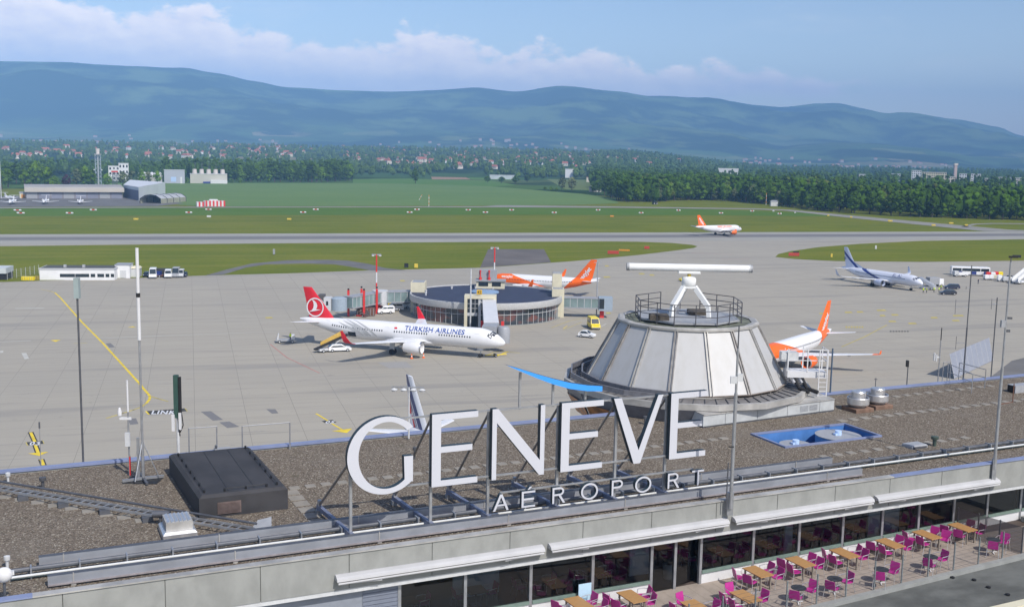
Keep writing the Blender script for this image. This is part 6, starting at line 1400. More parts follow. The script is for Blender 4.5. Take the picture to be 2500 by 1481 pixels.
# crates and gear under the left bridge
P_ = AT(880, 772, 0); t_ = local('steps_trolley', 'brown mobile steps parked under the left bridge', 'steps', (P_.x, P_.y, .02), R(150))
q = M()
for i in range(6): q.box(-2.0 + i * .55, -1.5 + i * .55, -.8, .8, .3 + i * .3, .4 + i * .3)
q.hull([(-2.1, -.85, .3), (-2.1, -.8, .3), (-2.1, -.8, 1.2), (-2.1, -.85, 1.2)], [(1.5, -.85, 2.0), (1.5, -.8, 2.0), (1.5, -.8, 3.0), (1.5, -.85, 3.0)]); q.ob('stair', mat('steel steps', (.18, .17, .16)), t_); q = M(); q.box(-1.6, 1.4, -.7, .7, .1, .3); q.ob('chassis', RED, t_); wheels(t_, (-1.2, 1.0), .7, .25, .15)
P_ = AT(893, 770, 0); t_ = local('cargo_crate', 'rust brown steel crate left of the white vans', 'crate', (P_.x, P_.y, .02), R(10)); q = M(); q.box(-2.2, 2.2, -1.2, 1.2, .1, 1.9); q.ob('box', mat('rust brown', (.14, .07, .05)), t_); q = M()
for i in range(6): q.box(-2.1 + i * .78, -2.0 + i * .78, -1.25, -1.202, .1, 1.9)
q.ob('rib', GREYP, t_)
def cone(px, py, label):
    P_ = AT(px, py, 0); t_ = local('traffic_cone', label, 'cone', (P_.x, P_.y, .01), 0, 'traffic cones by the engine'); q = M(); q.box(-.28, .28, -.28, .28, 0, .06); q.ob('base', ORG_, t_); q = M(); q.lathe([(.2, .06), (.04, .95), (.0, .96)], 12); q.ob('cone', ORG_, t_, smooth=True); q = M(); q.lathe([(.155, .32), (.105, .58)], 12); q.v = [(x * 1.06, y * 1.06, z) for x, y, z in q.v]; q.ob('band', WHT, t_)
cone(1005, 875, 'left traffic cone in front of the white engine'); cone(1034, 873, 'right traffic cone in front of the white engine')
P_ = AT(1202, 871, 0); t_ = local('tow_bar', 'yellow wheeled tow bar at the nose wheel', 'tow bar', (P_.x, P_.y, .01), R(20)); q = M(); q.cyl((-1.5, 0, .4), (3.0, 0, .4), .08); q.ob('bar', YEL, t_); wheels(t_, (.6,), .4, .3, .15)
# ---- people: one skinned body each
def make_person(vest=HIVIS):
    bm = bmesh.new(); vs = {}
    def V(n, x, y, z): vs[n] = bm.verts.new((x, y, z))
    V('p', 0, 0, .95); V('c', 0, 0, 1.25); V('n', 0, 0, 1.5); V('h', 0, .01, 1.68); V('t', 0, .01, 1.76)
    E_l = [('p', 'c'), ('c', 'n'), ('n', 'h'), ('h', 't')]
    for s_, nm in ((-1, 'l'), (1, 'r')):
        V('hp' + nm, s_ * .1, 0, .9); V('k' + nm, s_ * .13, .05 * s_, .5); V('a' + nm, s_ * .14, -.02 * s_, .08); V('f' + nm, s_ * .15, .14, .04); V('s' + nm, s_ * .19, 0, 1.42); V('e' + nm, s_ * .27, -.02, 1.15); V('w' + nm, s_ * .25, .12, .95)
        E_l += [('p', 'hp' + nm), ('hp' + nm, 'k' + nm), ('k' + nm, 'a' + nm), ('a' + nm, 'f' + nm), ('n', 's' + nm), ('s' + nm, 'e' + nm), ('e' + nm, 'w' + nm)]
    for a, b in E_l: bm.edges.new((vs[a], vs[b]))
    me = bpy.data.meshes.new('person'); order = {v: k for k, v in vs.items()}; bm.verts.ensure_lookup_table(); names = [order[v] for v in bm.verts]; bm.to_mesh(me); bm.free()
    o = bpy.data.objects.new('person', me); COL.objects.link(o); md = o.modifiers.new('skin', 'SKIN'); o.modifiers.new('sub', 'SUBSURF').levels = 1
    rad = {'p': .16, 'c': .17, 'n': .09, 'h': .105, 't': .08}
    for i, n_ in enumerate(names): r_ = rad.get(n_) or {'h': .1, 'k': .075, 'a': .055, 'f': .05, 's': .08, 'e': .055, 'w': .045}[n_[0]]; me.skin_vertices[0].data[i].radius = (r_, r_ * .8)
    me.skin_vertices[0].data[names.index('p')].use_root = True
    dg = bpy.context.evaluated_depsgraph_get(); m2 = bpy.data.meshes.new_from_object(o.evaluated_get(dg)); o.modifiers.clear(); o.data = m2
    m2.materials.clear()
    for m_ in (CLOTH, vest, SKIN, BLK): m2.materials.append(m_)
    for p_ in m2.polygons: z = p_.center.z; p_.material_index = 3 if z < .1 or z > 1.74 else 0 if z < .92 else 2 if (z > 1.52 or (abs(p_.center.x) > .2 and z < 1.02)) else 1
    m2.polygons.foreach_set('use_smooth', [True] * len(m2.polygons)); return o
per0 = make_person(); per1 = make_person(CLOTH)
def person(src, px, py, label, rz, z=.02, group='ground crew at the far right airliner'):
    P_ = AT(px, py, z); o = src if src.name not in used else dup(src); used[src.name] = 1; o.location = (P_.x, P_.y, z); o.rotation_euler = (0, 0, rz); o['label'] = label; o['category'] = 'person'; o['group'] = group
person(per0, 709, 832, 'person in yellow green vest standing on the flatbed cart', 1.0, 1.0, 'ground crew on the apron')
for i, (px, py) in enumerate(((2254, 715), (2262, 715), (2280, 714), (2292, 714), (2297, 708))): person(per0, px, py, f'person in hi-vis vest by the nose stairs, {ORD[i]} from the left', i * 1.3)
person(per1, 2388, 693, 'person in dark clothes walking alone on the far right apron', .5)
# ---- lamp posts and light masts on the airfield
def lp(label, base, tops, segs, extra=None): mast('light_mast', label, 'light mast', segs, base, 0.0, tops, extra, 'light masts on the airfield')
def rw_ex(t_, z, Z): q = M(); q.box(-1.2, 1.2, -.15, .15, z - .3, z); q.ob('lamp_bar', GREYP, t_); q = M(); [q.lathe([(.02, z - .6), (.35, z - .5), (.3, z - .3), (.02, z - .28)], 10, (x, 0)) for x in (-.9, .9)]; q.ob('lamp_head', LGREY, t_)
lp('red and white banded light mast left of the round building', (919, 757), 917, [(720, .16, LGREY, 'pole'), (690, .2, RED, 'red_band'), (664, .2, WHT, 'white_band'), (620, .2, RED, 'red_band')], rw_ex)
lp('red and white banded light mast behind the control cabin', (1206, 716), 1204, [(670, .2, RED, 'red_band'), (640, .2, WHT, 'white_band'), (603, .2, RED, 'red_band')], rw_ex)
def lamp_ex(t_, z, Z): q = M(); q.box(-1.0, 1.0, -.12, .12, z - .12, z); q.ob('lamp_bar', GREYP, t_)
lp('grey lamp post in front of the cream portal', (1148, 803), 1151, [(655, .17, LGREY, 'pole')], lamp_ex); lp('grey lamp post by the right boarding bridge', (1456, 772), 1459, [(640, .15, GREYP, 'pole')], lamp_ex)
lp('tall pale light mast at the left picture edge', (3, 484), 2, [(394, .35, LGREY, 'pole')], lamp_ex)
# ---- glass blast screen at far right of the apron
A_ = AT(2330, 925, 0); B_ = AT(2425, 880, 0); t_ = local('blast_screen', 'sloping pale blast screen beyond the right roof edge', 'screen', (A_.x, A_.y, 0))
d = B_ - A_; q = M(); n = Vector((-d.y, d.x, 0)).normalized() * 1.2
q.quad((0, 0, .1), (d.x, d.y, .1), (d.x + n.x, d.y + n.y, 4.6), (n.x, n.y, 4.6)); q.ob('panel', mat('screen blue grey', (.34, .36, .42), .35, .3, var=.1), t_)
q = M()
for i in range(9): k = d * (i / 8); q.bar((k.x, k.y, .12), (k.x + n.x, k.y + n.y, 4.62), .08, .08)
q.ob('rib', LGREY, t_)
psheet('asphalt_pad', [(2405, 930), (2470, 880), (2600, 850), (2700, 900), (2480, 960)], .015, ASPH)
# ================================================================== grass-side signs and runway markers
def marker(px, py, i, lab, w_=3.6, red=True):
    P_ = AT(px, py, 0); t_ = local('runway_marker', lab, 'marker', (P_.x, P_.y, 0), RW * .6, 'white and red markers on the grass beyond the runway')
    for s_ in (-1, 1): q = M(); q.cyl((s_ * w_ * .2, 0, .62), (s_ * w_ * .5, 0, .62), .48, n=10); q.ob('white_drum', WHT, t_, smooth=40)
    q = M(); q.cyl((-w_ * .2 + .002, 0, .62), (w_ * .2 - .002, 0, .62), .3, n=10); q.ob('red_core', RED if red else WHT, t_, smooth=40)
    q = M(); q.box(-w_ * .45, w_ * .45, -.1, .1, 0, .2); q.ob('foot', GREYP, t_)
back = [(43, 514), (228, 513), (509, 512), (771, 512), (1018, 512), (1143, 513), (1249, 513), (1460, 513), (1656, 514), (1836, 515.5)]
front = [(51, 521), (170, 521), (461, 519.5), (740, 519), (1000, 519), (1185, 519), (1353, 519.5), (1565, 520), (1760, 520.5), (1903, 522)]
for i, (px, py) in enumerate(back): marker(px, py + 1.5, i, f'red and white marker in the far row on the grass, {ORD[i]} from the left', 4.2 - i * .14)
for i, (px, py) in enumerate(front): marker(px, py + 1.5, i, f'red and white marker in the near row on the grass, {ORD[i]} from the left', 4.2 - i * .14)
def gsign(px, py, w_, h_, m, label, name='taxiway_sign', txt=None, back_m=BLK, rz=0):
    P_ = AT(px, py, 0.04); t_ = local(name, label, 'sign', (P_.x, P_.y, .04), rz)
    q = M(); q.bevbox(-w_ / 2, w_ / 2, -.15, .15, .25, .25 + h_, .05); q.ob('panel', m, t_)
    q = M(); q.box(-w_ / 2 + .2, -w_ / 2 + .35, -.1, .1, 0, .25); q.box(w_ / 2 - .35, w_ / 2 - .2, -.1, .1, 0, .25); q.ob('leg', back_m, t_)
REDS = mat('sign red', (.42, .05, .03), .5, var=.05); ORS = mat('sign orange', (.62, .26, .03), .5, var=.05); AMB = mat('sign yellow', (.65, .48, .06), .5, var=.05)
gsign(1497, 621, 4.6, 1.3, REDS, 'wide dark red sign on the grass tongue'); gsign(1524, 614, 4.6, .7, ORS, 'long orange sign on the grass tongue', rz=-.15); gsign(1579, 608.5, 2.2, 1.1, REDS, 'small red block sign near the tip of the grass tongue')
gsign(1938, 626, 4.4, 1.3, REDS, 'red sign at the left tip of the right lawn'); gsign(1943, 622, 2.4, 1.2, BLK, 'black sign just behind the red sign on the right lawn')
gsign(2030, 629, .7, 1.4, AMB, 'narrow yellow sign on the right lawn'); gsign(1016, 655, 1.2, 1.4, AMB, 'square yellow sign left of the round building lawn edge'); gsign(992, 654, 1.4, 1.4, BLK, 'dark back of a sign beside the square yellow sign')
gsign(2138, 609, .8, 1.6, LGREY, 'small pale post sign in the middle of the right lawn'); gsign(669, 622, .8, 2.0, GREYP, 'small grey post box on the left lawn', 'post_box'); gsign(2482, 630, 3.6, 1.1, BLK, 'long dark sign at the right edge of the right lawn')
for i, (px, py, w_) in enumerate(((332, 537.5, 2.6), (706, 537.5, 2.4), (1494, 530, 2.4), (2022, 528, 1.4), (2078, 532, 1.4), (2173, 541.5, 3.0), (2279, 552, 2.4), (2322, 547, 2.8), (2359, 552, 2.0))): gsign(px, py, w_, .9, AMB if i != 2 else ORS, f'low yellow sign beyond the runway, {ORD[i]} from the left')
gsign(510, 531, 2.4, 1.0, WHT, 'low white marker board on the left far grass'); gsign(1888, 517, 1.2, .9, WHT, 'tiny white marker left of the far right grass pair'); gsign(1941, 521, 1.0, .8, WHT, 'tiny white marker right of the far right grass pair')
def banded(px, y0, y1, r, lab, tilt=0, px2=None, n=6):
    P_ = AT(px, y0, 0); H_ = (y0 - y1) / FPX * P_.length; t_ = local('marker_pole', lab, 'pole', (P_.x, P_.y, 0), 0, 'orange banded poles in the field')
    for i in range(n): q = M(); q.cyl((tilt * i / n, 0, H_ * i / n), (tilt * (i + 1) / n, 0, H_ * (i + 1) / n), r, n=6); q.ob('band', ORS if i % 2 else WHT, t_)
banded(1047, 504, 476, .22, 'upright orange and white banded pole in the green field'); banded(1023, 488, 475, .25, 'leaning orange and white windsock pole in the green field', 2.6, n=4); banded(1870, 500, 472, .25, 'red and white banded pole at the forest edge on the right')
# ================================================================== hangars and business jets on the far left apron
def H(px0, px1, ybase, depth, h, name, label, cat, build):
    A_, B_ = AT(px0, ybase, 0), AT(px1, ybase, 0); t_ = local(name, label, cat, (A_.x, A_.y, 0), math.atan2((B_ - A_).y, (B_ - A_).x)); build(t_, (B_ - A_).length, depth, h); return t_
def b_long(t_, L, D, h):
    q = M(); q.box(0, L, 0, D, 0, h * .62); q.ob('wall', mat('hangar door grey', (.20, .19, .21), .7, var=.15, scale=.05), t_)
    q = M(); q.hull([(-1, -2, h * .6), (L + 1, -2, h * .6), (L + 1, -2, h * .96), (-1, -2, h * .96)], [(-1, D * .3, h * .62), (L + 1, D * .3, h * .62), (L + 1, D * .3, h * 1.02), (-1, D * .3, h * 1.02)]); q.ob('canopy', mat('hangar beige', (.46, .43, .38), .8, var=.05, scale=.05), t_)
    q = M(); q.hull([(-1, D * .301, h * .98), (L + 1, D * .301, h * .98), (L + 1, D + 1, h * 1.1), (-1, D + 1, h * 1.1)], [(-1, D * .301, h * 1.03), (L + 1, D * .301, h * 1.03), (L + 1, D + 1, h * 1.18), (-1, D + 1, h * 1.18)]); q.ob('roof', mat('hangar roof', (.30, .29, .28), .8, var=.1, scale=.05), t_)
    for i in range(8): q = M(); q.box(L * (i + .05) / 8, L * (i + .9) / 8, -.12, -.01, .1, h * .58); q.ob('door', mat('hangar door blue', (.21, .22, .28), .6, var=.2, scale=.05) if i % 3 else GREYP, t_)
H(64, 300, 485, 26, 8.4, 'hangar', 'long low beige roofed hangar on the far left apron', 'hangar', b_long)
P0 = AT(302, 483, 0); t_ = local('hangar', 'bright white roofed hangar right of the long beige one', 'hangar', (P0.x, P0.y, 0), R(-34)); MWH = mat('hangar white', (.60, .62, .63), .7, var=.05, scale=.05)
fl, fr = AT(302, 482, 0), AT(339, 490, 0); bl_, br_ = AT(318, 466, 0), AT(404, 474, 0)
def wl(P_): x, y = P_.x - P0.x, P_.y - P0.y; c_, s_ = math.cos(R(34)), math.sin(R(34)); return (x * c_ - y * s_, x * s_ + y * c_)
c4 = [wl(fl), wl(fr), wl(br_), wl(bl_)]; HH = 10
q = M(); q.hull([(x, y, 0) for x, y in c4], [(x, y, HH) for x, y in c4]); q.ob('wall', MWH, t_)
q = M(); q.quad(*[(x, y, HH + .1) for x, y in c4]); q.ob('roof', WHT, t_)
a_, b_ = Vector(c4[0] + (0,)), Vector(c4[1] + (0,)); nrm = Vector(((b_ - a_).y, -(b_ - a_).x, 0)).normalized() * .2
q = M(); q.quad(*[tuple(v) for v in (a_ + nrm + Vector((0, 0, .2)), b_ + nrm + Vector((0, 0, .2)), b_ + nrm + Vector((0, 0, 7.6)), a_ + nrm + Vector((0, 0, 7.6)))]); q.ob('door', mat('hangar door dark', (.12, .13, .19), .6, var=.1, scale=.1), t_)
P0 = AT(342, 496, 0); P1 = AT(392, 497, 0); P2 = AT(454, 492, 0); t_ = local('tent_hangar', 'open fronted grey green tent hangar at the right end of the far apron', 'hangar', (P0.x, P0.y, 0))
w3_, d3 = P1 - P0, P2 - P1; TENT = mat('tent olive', (.30, .30, .22), .8, var=.1, scale=.2); TENTR = mat('tent grey', (.37, .38, .40), .7, var=.08, scale=.2)
sec = [(0, 0), (0, 3.2), (.25, 5.6), (.5, 6.2), (.78, 5.6), (1, 3.4), (1, 0)]
def tp(f, z, k): v = w3_ * f + d3 * k; return (v.x, v.y, z)
for i, nm in ((0, 'side_wall'), (5, 'side_wall')): q = M(); q.quad(tp(sec[i][0], sec[i][1], 0), tp(sec[i + 1][0], sec[i + 1][1], 0), tp(sec[i + 1][0], sec[i + 1][1], 1), tp(sec[i][0], sec[i][1], 1)); q.ob(nm, TENT, t_)
q = M()
for i in range(1, 5): q.quad(tp(sec[i][0], sec[i][1], 0), tp(sec[i + 1][0], sec[i + 1][1], 0), tp(sec[i + 1][0], sec[i + 1][1], 1), tp(sec[i][0], sec[i][1], 1))
q.ob('roof', TENTR, t_)
for j in range(5):
    q = M()
    for i in range(6): q.bar(tp(sec[i][0], sec[i][1] + .1, j / 4), tp(sec[i + 1][0], sec[i + 1][1] + .1, j / 4), .5, .3)
    q.ob('arch', mat('dark arch', (.04, .05, .06), .7, var=.1), t_)
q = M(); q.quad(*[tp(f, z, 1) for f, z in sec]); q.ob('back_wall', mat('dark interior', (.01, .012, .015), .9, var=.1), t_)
def b_strip(t_, L, D, h):
    n = 16
    for i in range(n): q = M(); q.box(L * i / n + .003, L * (i + 1) / n, (0 if i > 3 else -2), D, 0, h * (.8 if i < 4 else 1)); q.ob('panel', RED if i % 2 else WHT, t_)
    q = M(); q.box(L * .25, L * .3, -.9, -.02, 0, h * .95); q.ob('door', GREYP, t_); q = M(); q.bevbox(L * .45, L * .75, .5, D - .5, h + .01, h + 1.0, .3); q.ob('roof_unit', WHT, t_)
H(480, 550, 504, 4, 3.9, 'striped_cabin', 'red and white striped cabin beside the far taxi road', 'cabin', b_strip)
def b_hut(t_, L, D, h): q = M(); q.box(0, L, 0, D, 0, h); q.ob('wall', CREAM, t_); q = M(); q.box(L * .25, L * .8, -.1, -.01, .3, h * .75); q.ob('door', ORS, t_); q = M(); q.hull([(-.3, -.3, h), (L + .3, -.3, h), (L + .3, D, h), (-.3, D, h)], [(-.3, -.3, h + .2), (L + .3, -.3, h + .2), (L + .3, D, h + .9), (-.3, D, h + .9)]); q.ob('roof', GREYP, t_)
H(48, 65, 484, 5, 3.8, 'shed', 'small shed with an orange door left of the long hangar', 'shed', b_hut)
def bizjet(label, px, py, hd, sc=1.0):
    P_ = AT(px, py, 0.05); t_ = local('business_jet', label, 'jet', (P_.x, P_.y, .05), hd, 'small white jets on the far left apron'); t_.scale = (sc,) * 3
    q = M(); q.loft([[(x, r * math.sin(i * math.pi / 8), z + r * math.cos(i * math.pi / 8)) for i in range(16)] for x, r, z in ((0, .05, 1.5), (-.6, .55, 1.65), (-1.8, 1.0, 1.95), (-4, 1.15, 2.0), (-11, 1.15, 2.0), (-14, .8, 2.3), (-17, .15, 2.8))]); q.ob('fuselage', PWHITE, t_, smooth=50)
    for s_ in (-1, 1):
        q = M(); q.hull([(-6.5, s_ * .8, 1.3), (-10.5, s_ * .8, 1.3), (-10.5, s_ * .8, 1.5), (-6.5, s_ * .8, 1.55)], [(-10.2, s_ * 8.5, 1.9), (-11.5, s_ * 8.5, 1.9), (-11.5, s_ * 8.5, 2.0), (-10.2, s_ * 8.5, 2.0)]); q.ob('wing', PWHITE, t_)
        q = M(); q.cyl((-11.0, s_ * 1.75, 2.6), (-14.0, s_ * 1.75, 2.6), .58, .4, 12); q.ob('engine', PWHITE, t_, smooth=40)
        q = M(); q.hull([(-16.6, s_ * .1, 5.6), (-18.4, s_ * .1, 5.6), (-18.4, s_ * .1, 5.75), (-16.6, s_ * .1, 5.75)], [(-17.6, s_ * 3.4, 5.6), (-18.6, s_ * 3.4, 5.6), (-18.6, s_ * 3.4, 5.7), (-17.6, s_ * 3.4, 5.7)]); q.ob('tailplane', PWHITE, t_)
        q = M(); q.cyl((-9, s_ * 1.3, .35), (-9, s_ * 1.3, 1.4), .1, n=6); q.cyl((-9, s_ * 1.3 - .15, .35), (-9, s_ * 1.3 + .15, .35), .35, n=10); q.ob('main_gear', RUBB, t_)
    q = M(); q.hull([(-13.0, -.14, 2.8), (-16.5, -.14, 3.0), (-16.5, .14, 3.0), (-13.0, .14, 2.8)], [(-16.4, -.1, 5.58), (-18.2, -.1, 5.58), (-18.2, .1, 5.58), (-16.4, .1, 5.58)]); q.ob('fin', PWHITE, t_)
    q = M(); q.quad((-1.75, -.8, 2.55), (-1.75, .8, 2.55), (-2.5, .75, 2.9), (-2.5, -.75, 2.9)); q.v = [(x + .08, y, z + .08) for x, y, z in q.v]; q.ob('windscreen', PDARK, t_)
    q = M(); q.cyl((-2.4, 0, 0), (-2.4, 0, 1.2), .15, n=6); q.ob('nose_gear', RUBB, t_)
bizjet('white jet nearest the left picture edge on the far apron', 23, 500, R(-76)); bizjet('white jet in front of the beige hangar, middle one of the near row', 106, 499, R(-74)); bizjet('white T-tailed jet rightmost on the far apron', 194, 499, R(-72), .92); bizjet('white jet behind the leftmost one, by the hangar shed', 36, 489, R(-40), .9)
# ---- buildings by the near left lawn
A_, B_ = AT(97, 683, 0), AT(280, 679, 0); 
def b_white(t_, L, D, h):
    q = M(); q.box(0, L, 0, D, 0, h); q.ob('wall', mat('cabin white', (.70, .70, .70), .6, var=.05, scale=.3), t_); q = M(); q.box(-.2, L + .2, -.25, D + .2, h, h + .25); q.ob('roof_edge', LGREY, t_); q = M(); q.box(.2, L - .2, .3, D - .2, h + .251, h + .3); q.ob('roof', mat('dark roof felt', (.08, .08, .075), .9, var=.1), t_)
    for a, b in ((.27, .47), (.475, .66), (.68, .74), (.77, .86), (.88, .93), (.95, .995)): q = M(); q.box(L * a, L * b, -.06, -.005, .9, 1.9); q.ob('window', TIN, t_)
    for x in (.3, .55): q = M(); q.box(L * x, L * x + .8, 2, 2.8, h + .3, h + 1.1); q.ob('roof_vent', ALU, t_)
H(97, 280, 683.5, 9, 3.3, 'office_block', 'long low white office block with window strip by the left lawn', 'building', b_white)
def b_small(t_, L, D, h): q = M(); q.bevbox(0, L, 0, D, 0, h, .1); q.ob('wall', mat('cabin white', (.7, .7, .7)), t_); q = M(); q.box(L * .35, L * .75, -.05, -.004, .1, 2.4); q.ob('door', LGREY, t_); q = M(); q.box(-.15, L + .15, -.15, D + .15, h + .001, h + .15); q.ob('roof', GREYP, t_)
H(281, 317, 679, 6, 4.0, 'cabin', 'square white cabin right of the long white office block', 'cabin', b_small)
def b_grey(t_, L, D, h): q = M(); q.box(0, L, 0, D, 0, h); q.ob('wall', LGREY, t_); q = M(); q.hull([(-.2, -.2, h), (L + .2, -.2, h), (L + .2, D, h), (-.2, D, h)], [(.4, .5, h + .6), (L - .4, .5, h + .6), (L - .4, D - .5, h + .6), (.4, D - .5, h + .6)]); q.ob('roof', CREAM, t_)
H(320, 341, 676.5, 4, 2.7, 'cabin', 'small grey cabin with cream roof right of the white cabin', 'cabin', b_grey)
def b_dark(t_, L, D, h):
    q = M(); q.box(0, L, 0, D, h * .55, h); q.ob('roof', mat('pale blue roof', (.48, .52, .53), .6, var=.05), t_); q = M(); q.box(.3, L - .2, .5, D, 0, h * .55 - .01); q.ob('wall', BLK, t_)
H(-60, 15, 684, 8, 3.6, 'shelter', 'pale roofed shelter cut by the left picture edge', 'shelter', b_dark)
for i, (px, py, m_) in enumerate(((52, 684, CY_), (84, 683, mat('olive yellow', (.25, .2, .03), .6)))):
    P_ = AT(px, py, 0); t_ = local('skip_container', ('bright yellow' if i == 0 else 'olive') + ' barrier block left of the white office', 'container', (P_.x, P_.y, 0)); q = M(); q.bevbox(0, 3.6 if i == 0 else 2.0, 0, 1.2, .05, 1.1, .05); q.ob('box', m_, t_); q = M(); [q.box(.3 + k * .7, .45 + k * .7, -.06, -.004, .1, 1.0) for k in range(5 if i == 0 else 2)]; q.ob('rib', YELF, t_)
van('white delivery van with raised roof by the left lawn', 374, 678, R(-75), CW, 5.6, 1.1, 3.0); van('white van right of the high roofed van by the left lawn', 411, 677, R(-75), CW, 5.2, 1.05, 2.4)
car('dark car between the white vans by the left lawn', 358, 675, R(-80), CB, est=True); van('grey box van at the right end of the left lawn row', 430, 676, R(-80), GREYP, 5.2, 1.1, 3.0); van('second grey van at the right end of the left lawn row', 441, 676, R(-80), LGREY, 4.8, 1.05, 2.4); car('dark blue car at the far right of the left lawn row', 450, 675, R(-80), CBL)
P_ = AT(392, 676, 0); t_ = local('trailer', 'low trailer with blue load between the two white vans', 'trailer', (P_.x, P_.y, 0), R(0)); q = M(); q.box(-2.0, 2.0, -1, 1, .4, .7); q.ob('bed', mat('rust brown', (.14, .07, .05)), t_); q = M(); q.bevbox(-1.6, .2, -.8, .8, .702, 1.8, .1); q.ob('load', PNAVY, t_); q = M(); q.box(-2.2, 2.4, 1.2, 3.6, 0, 2.4); q.ob('hut', mat('dark shed', (.05, .05, .045), .8), t_); wheels(t_, (0,), .9, .35, .2)
t0 = AT(18, 683, 0); t_ = local('chain_fence', 'grey post fence left of the white office block', 'fence', (t0.x, t0.y, 0))
t1 = AT(95, 668, 0) - t0; q = M()
for i in range(8): k = t1 * (i / 7); q.cyl((k.x, k.y, 0), (k.x, k.y, 2.8), .06, n=5)
q.ob('post', LGREY, t_); q = M(); [q.cyl((0, 0, z), (t1.x, t1.y, z), .025, n=4) for z in (.5, 1.0, 1.5, 2.0, 2.5)]; q.ob('wire', GREYP, t_)

# ================================================================== beyond the fence: plants, towers, works
def at_r(px, r): a = math.atan((px - 1250) / FPX); x, y = r * math.sin(a), r * math.cos(a); return x, y, ground_h(x, y)
def lattice(label, px, ybase, ytop, w_, m, heads):
    P_ = AT(px, ybase, 0); Hh = (ybase - ytop) / FPX * P_.length; t_ = local('lattice_tower', label, 'tower', (P_.x, P_.y, 0), .3)
    c = [(-w_, -w_), (w_, -w_), (w_, w_), (-w_, w_)]; n = 7
    for x, y in c: q = M(); q.bar((x, y, 0), (x, y, Hh * .82), .35, .35); q.ob('leg', m, t_)
    q = M()
    for k in range(n):
        z0, z1 = Hh * .82 * k / n, Hh * .82 * (k + 1) / n
        for (a, b), (c_, d_) in zip(c, c[1:] + c[:1]): q.bar((a, b, z0), (c_, d_, z1), .2, .2); q.bar((c_, d_, z0), (a, b, z1), .2, .2); q.bar((a, b, z1), (c_, d_, z1), .22, .22)
    q.ob('bracing', m, t_); heads(t_, Hh, w_)
def hd1(t_, Hh, w_):
    q = M(); q.box(-w_ * .2, w_ * .2, -w_ * .2, w_ * .2, 0, Hh * .85); q.ob('lift_shaft', LGREY, t_); q = M(); q.box(-w_ * 1.25, w_ * 1.25, -w_ * 1.25, w_ * 1.25, Hh * .83, Hh * .86); q.ob('platform', GREYP, t_)
    q = M(); q.cyl((0, 0, Hh * .86), (0, 0, Hh), 1.7, 2.0, 14); q.ob('head', mat('tower pinkish white', (.66, .60, .58), .6, var=.04), t_, smooth=40)
    for s_ in (-1, 1): q = M(); q.lathe([(.02, Hh * .42 - .9), (.9, Hh * .42), (.02, Hh * .42 + .9)], 12, (s_ * w_ * 1.4, -w_ * 1.2)); q.ob('dish', WHT, t_, smooth=60)
lattice('tall pale blue lattice tower with a round head among the left trees', 241, 452, 370, 2.6, mat('lattice blue', (.33, .38, .46), .5, var=.05), hd1)
def hd2(t_, Hh, w_): q = M(); q.box(-w_ * 1.4, w_ * 1.4, -w_, w_, Hh * .82, Hh * .9); q.ob('red_band', RED, t_); q = M(); q.box(-w_ * 1.3, w_ * 1.3, -w_, w_, Hh * .91, Hh); q.ob('white_band', WHT, t_)
lattice('shorter dark lattice tower with a red and white top', 281, 455, 416, 2.2, STEELD, hd2)
def blockthing(label, px0, px1, r, h, D, m, roof=None, rows=0, name='building', cat='building', z=None, extra=None, rz=0):
    x0, y0, g0 = at_r(px0, r); x1, y1, g1 = at_r(px1, r); z0 = min(g0, g1) if z is None else z; t_ = local(name, label, cat, (x0, y0, z0), math.atan2(y1 - y0, x1 - x0) + rz); L = math.hypot(x1 - x0, y1 - y0)
    q = M(); q.box(0, L, 0, D, -2, h); q.ob('wall', m, t_); q = M(); q.box(-.3, L + .3, -.3, D + .3, h + .01, h + .5); q.ob('roof', roof or LGREY, t_)
    for k in range(rows):
        n = max(3, int(L / 3.2))
        q = M()
        for i in range(n): q.box(L * (i + .25) / n, L * (i + .75) / n, -.08, -.004, h * (k + .3) / rows, h * (k + .75) / rows)
        q.ob('window_row', TIN, t_)
    if extra: extra(t_, L, D, h)
    return t_
GB = mat('works grey', (.38, .40, .46), .6, var=.06, scale=.05); WB = mat('works white', (.66, .67, .68), .6, var=.05, scale=.05); BB = mat('works beige', (.46, .45, .40), .8, var=.06, scale=.05)
def exg(t_, L, D, h): q = M(); q.box(L * .32, L * .58, -.15, -.01, h * .12, h * .5); q.ob('panel', mat('pale blue panel', (.40, .52, .75), .5, var=.05), t_); q = M(); q.box(L * .78, L * .87, -.15, -.01, 0, h * .5); q.ob('door', WHT, t_)
blockthing('grey windowless works hall in front of the left wood', 400, 450, 1290, 14.5, 18, GB, rows=0, extra=exg)
def exc(t_, L, D, h):
    for i in range(5): q = M(); q.cyl((L * (.12 + .19 * i), D * .5, h + .5), (L * (.12 + .19 * i), D * .5, h + 5.5), 2.6, 2.2, 14); q.ob('chimney_drum', mat('drum beige', (.55, .50, .47), .7, var=.06), t_, smooth=40); q = M(); q.cyl((L * (.12 + .19 * i) + .6, D * .5, h + 5.5), (L * (.12 + .19 * i) + .6, D * .5, h + 13), .35, n=6); q.ob('chimney', STEELD, t_)
    q = M(); q.box(L * .55, L, -4, -.02, 0, h * .38); q.ob('annex', WHT, t_); q = M(); q.box(L * .35, L * .54, -3, -.02, 0, h * .2); q.ob('blue_container', PNAVY, t_)
blockthing('beige works hall with five stubby drums on its roof', 463, 553, 1300, 10.5, 16, BB, extra=exc)
def ext(t_, L, D, h):
    for i in range(6): q = M(); q.ico((L * (.1 + .16 * i), D * .4, h + 2.2), 2.3, 2); q.cyl((L * (.1 + .16 * i), D * .4, h), (L * (.1 + .16 * i), D * .4, h + 2), 2.2, n=14); q.ob('tank', WHT, t_, smooth=60)
